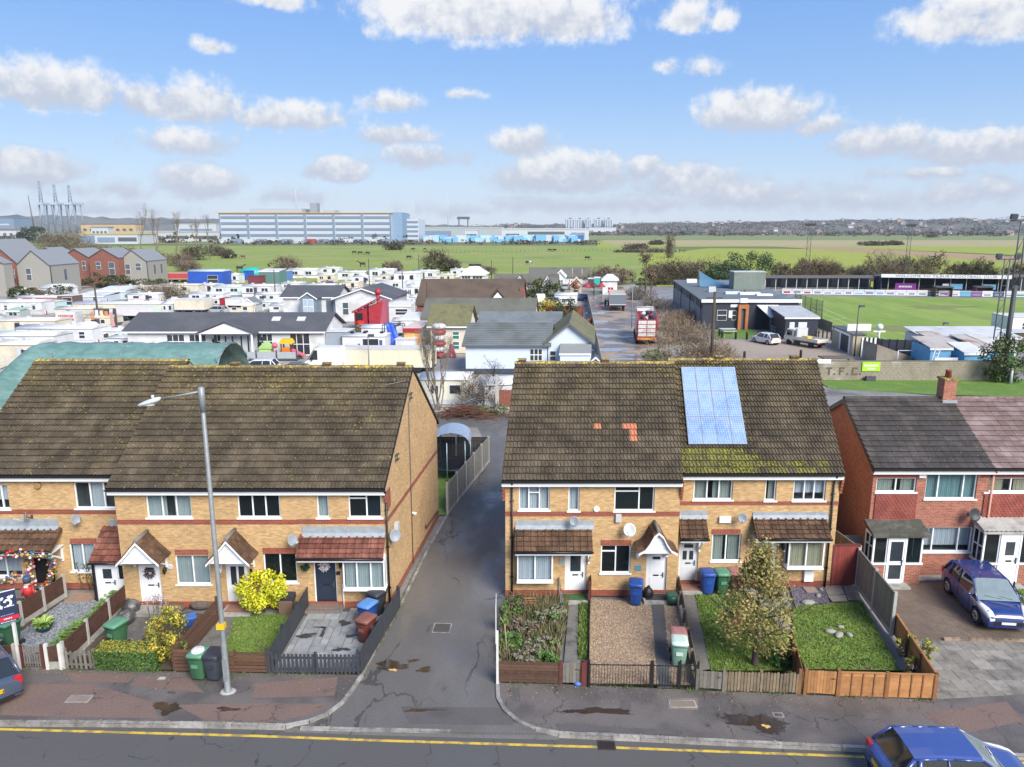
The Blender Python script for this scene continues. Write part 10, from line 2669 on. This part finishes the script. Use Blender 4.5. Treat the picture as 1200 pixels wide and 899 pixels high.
for a in(('long white warehouse with a dark loading strip right of the big building',Vi,Vi,588,690,269,281.5,60,Fz,mat('pale_roof',(.50,.55,.58),.6),Vc,1.2,((.05,.2,.1,.6,FD),(.3,.72,.55,.8,FD),(.8,.95,.1,.7,Ga))),('white gabled office left of the long white warehouse',Vi,Vi,545,560,270,281,30,Fz,Fz,Vc,.8,((.1,.9,.4,.6,FD),)),('grey warehouse behind the blue stacked crates',Vi,Vi,488,590,267,279,60,mat('far_grey',(.34,.37,.40),.6),mat('far_roof_grey',(.42,.45,.47),.6),Vc,1.0,((.1,.4,.2,.7,Ga),)),('low pale sheds beneath the tower blocks',Vi,Vi,690,722,267,275,50,Fz,Fz,Vc,.8,()),('deep blue gabled shed at the right end of the warehouses',VA,'blue_gabled_shed',667,684,276,283,25,mat('deep_blue',(.04,.12,.32),.6),GP,Vj,3,()),('long low shed with a yellow roof edge left of the tall bare trees',Vi,Vi,95,162,275,286,40,Fz,mat('yellow_edge',(.48,.36,.12),.7),Vc,1.0,((.0,.25,.0,.9,Ga),(.3,.6,.2,.7,GP),(.66,.98,.3,.7,FD))),('pale industrial deck with dark openings behind the tall bare trees',Vi,Vi,160,258,272,283,60,mat('pale_deck',(.46,.48,.49),.7,var=.15,scale=.05),mat('deck_roof',(.38,.40,.42),.7),Vc,1.0,((.02,.3,.3,.6,FD),(.36,.62,.3,.6,FD),(.68,.97,.3,.6,FD))),('white roofed warehouse on the skyline left of the industrial building',Vi,Vi,206,254,263,276,40,Fz,Ff,Vc,1.0,((.1,.9,.2,.6,Ga),)),('yellow brick flats with rows of windows behind the bare trees','flats','apartment_block',96,160,263,277,30,mat('buff_brick',(.48,.36,.20),.8,var=.12,scale=.2),FD,Vc,.8,tuple((.04+.12*i,.10+.12*i,.45,.65,FD)for i in ra(8))),('blue warehouse cut off by the left edge of the skyline',Vi,Vi,-40,18,256,274,60,GP,mat('blue_roof',(.10,.24,.40),.6),Vc,1.0,((.1,.9,.55,.65,Fz),)),('row of little white fronted houses at the left edge of the skyline','terrace','white_terrace',-20,27,270,281,16,Fz,mat('far_roof_brown',(.20,.15,.13),.8),Vc,2.0,tuple((.05+.16*i,.12+.16*i,.3,.7,FD)for i in ra(6))),('white terrace of houses between the bare trees and the flats','terrace','white_terrace',108,128,267,280,14,Fz,M_GSL,Vc,1.5,tuple((.08+.23*i,.2+.23*i,.35,.7,FD)for i in ra(4)))):
 sheds(*a,group=GL)
cr_=Fa('crate_yard','mass of stacked blue crates in front of the grey warehouse','crates',G(490,284));r=Rn(15);b=MB()
W=G(670,284).x-cr_.location.x
for i in ra(130):x=W*r.random();b.box(x,x+r.U(4,12),r.U(0,50),60,0,r.U(2.5,7),r.randrange(4))
o=b.obj('crate_stack',[Jt,Jt,mat('pale_cyan',(.34,.52,.64),.6),Fz],cr_);o[Vh]=Vk
for i,(x0,x1,lab)in en(((663,674,'left pale tower block of the distant trio'),(675,685,'second pale tower block of the distant group'),(686,693,'slim middle tower block of the distant group'),(697,708,'fourth pale tower block of the distant group'),(709,718,'rightmost pale tower block of the distant group'))):
 Y=1900.;a,c=A(x0,266,Y),A(x1,266,Y);t=Fa('tower_block',lab,'tower block',(a.x,Y+12*(i%2),0),0,'tower blocks on the horizon');W=c.x-a.x;H=ZA(x0,256.5,Y)
 bx(VB,Fz,t,0,W,0,16,0,H)
 for k in ra(3):bx('window_strip',Ga,t,W*(.12+.3*k),W*(.27+.3*k),-.3,-.01,3,H-2)
 bx('roof_plant',FD,t,W*.35,W*.65,4,12,H,H+2.5)
for i,(x,top,wd,lab)in en(((51,213,12,'tallest blue dock crane at the left of the three'),(68,217,12,'middle blue dock crane'),(85,218,13,'right blue dock crane'))):
 Y=1900.;p=A(x,258,Y);s=Y/F_PX;t=Fa('dock_crane',lab,'crane',(p.x,Y,0),0,'ship-to-shore cranes at the docks');H=ZA(x,top,Y);zg=ZA(x,240,Y);w=wd*s*.34;cm=mat('crane_blue',(.20,.26,.34),.6)
 b=MB()
 for sx in(-1,1):
  for y in(0,30):b.tube((sx*w,y,0),(sx*w*.7,y,zg),1.7,n=5)
 b.tube((-w,0,zg*.35),(w,0,zg*.35),1.4,n=5);b.tube((-w,0,zg*.35),(w*.7,0,zg*.9),1.0,n=5);b.obj('leg',cm,t)
 b=MB();b.box(-w*1.0,w*1.0,-12,42,zg,zg+5);b.obj('machine_house',mat('crane_white',(.42,.48,.56),.6),t)
 b=MB();b.tube((-w*.45,0,zg),(-w*.2,0,H),1.3,n=5);b.tube((w*.45,0,zg),(w*.2,0,H),1.3,n=5)
 for k in ra(6):f0,f1=k/6,(k+1)/6;b.tube((-w*(.45-.25*f0),0,zg+(H-zg)*f0),(w*(.45-.25*f1),0,zg+(H-zg)*f1),.8,n=4)
 b.tube((-w*.3,0,H),(w*.3,0,H),1.4,n=5);b.obj('boom',cm,t)
t=Fa('dock_crane','thin slanting jib crane left of the three blue cranes','crane',(A(39,258,1900).x,1900,0));b=MB();b.tube((0,0,0),(-5,0,ZA(37,229,1900)),2.0,.8,n=5);b.obj('jib',FD,t)
t=Fa('gantry','small dark gantry crane behind the long white warehouse','crane',(A(543,258,1200).x,1200,0));b=MB();b.box(-10,10,0,4,ZA(543,257,1200),ZA(543,254,1200));b.tube((-7,2,0),(-7,2,ZA(543,256,1200)),1,n=5);b.tube((7,2,0),(7,2,ZA(543,256,1200)),1,n=5);b.obj('gantry_frame',FD,t)
for i,(x,top)in en(((484,233),(525,229))):t=Fa('radio_mast',('left','right')[i]+' of two hair-thin masts above the grey warehouse','mast',(A(x,258,1500).x,1500,0));b=MB();b.tube((0,0,0),(0,0,ZA(x,top,1500)),.8,.4,n=4);b.obj('mast',Fe,t)
FM(34,285,14,16,8,[LS[2],Fb('far_evergreen',(.02,.04,.02),(.05,.075,.03))],1500,1.0,'dark evergreen trees on the left skyline below the cranes','tree','evergreen_tree',240,30,0)
def hill(name,pts,Y,depth,m,bumps,seed):
 r=Rn(seed);b=MB();N=90
 xs=[pts[0][0]+(pts[-1][0]-pts[0][0])*i/N for i in ra(N+1)]
 def sky(x):
  for(x0,y0),(x1,y1)in zip(pts[:-1],pts[1:]):
   if x0<=x<=x1:return y0+(y1-y0)*(x-x0)/(x1-x0)
  return pts[-1][1]
 top=[A(x,sky(x),Y)for x in xs]
 rows=[]
 for k,f in((0,0),(1,.35),(2,.7),(3,1.0),(4,.4),(5,0)):
  dy=(-depth,-depth*.7,-depth*.35,0,depth*.5,depth)[k]
  rows.append([(p.x,Y+dy,max(-1.0,(p.z*f+r.U(-1,1)*bumps*(0 if k in(0,5)else 1))if f else-1.0))for p in top])
 b.loft(rows,close=False,caps=False);o=b.obj(name,m,None,smooth=True);o[Vh]=Vp
 return rows
Hu=mat('wooded_hill',(.135,.135,.115),.95,var=.25,scale=.012,rgb2=(.17,.155,.125),s2=.004,rgb3=(.075,.085,.07),f3=(.5,.62),s3=.006)
rows=hill('hills',[(560,266),(640,264.5),(720,264),(800,262.5),(850,261),(900,261.5),(960,259),(1040,258.5),(1120,258),(1200,259),(1400,256)],2400,950,Hu,4,3)
hill('hills',[(-300,250),(-100,252),(0,252.5),(80,253),(150,256),(200,255.5),(300,259),(420,262),(600,265)],3300,500,Hu,5,4)
hill('hills',[(600,263.5),(720,263),(760,260),(800,261.5),(1000,257.5),(1200,257)],3650,300,Hu,4,5)
def town():
 r=Rn(17);tb=MB();hb=MB()
 for i in ra(900):
  f=r.random();k=r.random()**1.2;j=min(len(rows[0])-2,int(f*(len(rows[0])-1)))
  seg=3*k;q=min(2,int(seg));g=seg-q
  p0,p1=Ve(rows[q][j]),Ve(rows[q+1][j]);p=p0.lerp(p1,g);p.x+=r.U(-20,20)
  if r.random()<.86:Fr(tb,(p.x,p.y,max(0,p.z)+2),(r.U(16,40),9,r.U(3,5.5)),50,2.2,r,9,2)
  else:
   w,d,h=r.U(6,13),8,r.U(3.5,5);z=max(0,p.z)-1;hb.box(p.x-w/2,p.x+w/2,p.y,p.y+d,z,z+h+1,r.choice((0,0,1)));hb.prism([(p.x-w/2,p.y-.5,z+h+1),(p.x+w/2,p.y-.5,z+h+1),(p.x+w/2,p.y+d/2,z+h+5),(p.x-w/2,p.y+d/2,z+h+5)],(0,.5,.2),2)
 tag(tb.obj('hillside_trees',[Fb('hill_wood',(.10,.105,.09),(.15,.14,.12)),Fb('hill_wood_brown',(.125,.12,.10),(.17,.155,.135))]),'bare and dark trees covering the far hillside','trees',None,Vk)
 tag(hb.obj('hillside_houses',[Fz,mat('far_buff',(.40,.33,.26),.8),mat('far_roof_brown',(.20,.15,.13),.8)]),'scattered pale houses of the far hillside town','houses',None,Vk)
 tl=MB()
 for i in ra(330):
  x=r.U(480,1500);p=G(x,r.U(274,277));Fr(tl,(p.x,p.y,3),(r.U(8,22),6,r.U(2,4.5)),26,2.2,r,5,2)
 for i in ra(160):
  x=r.U(-250,480);p=G(x,r.U(281,285));Fr(tl,(p.x,p.y,3),(r.U(6,16),6,r.U(2,6)),26,1.8,r,5,2)
 for i in ra(90):
  x=r.U(250,700);p=G(x,r.U(285.5,287));Fr(tl,(p.x,p.y,1.5),(r.U(5,12),4,r.U(1,2.6)),22,1.2,r,5,2)
 tag(tl.obj('far_treeline',[Fb('far_wood',(.04,.045,.03),(.09,.08,.05)),Fb('far_wood_brown',(.08,.065,.045),(.14,.11,.08))]),'far brown and dark treeline in front of the warehouses and hills','treeline',None,Vk)
town()
hz=MB();hz.box(-5000,5000,-60,4200,-2.0,150.0)
hm=bpy.data.materials.new('haze');hm.use_nodes=True;ht=NT(hm.node_tree);ht.n.clear()
ho=ht.node('ShaderNodeOutputMaterial');pv=ht.node('ShaderNodeVolumePrincipled');pv.inputs['Color'].default_value=(.80,.88,1.0,1);pv.inputs['Density'].default_value=HAZE_D;pv.inputs['Anisotropy'].default_value=.0
ht.l.new(pv.outputs[0],ho.inputs['Volume'])
o=hz.obj('haze',hm);o[Vh]=Vk;o[VD]='thin pale haze over the far fields and docks';o['category']='haze'
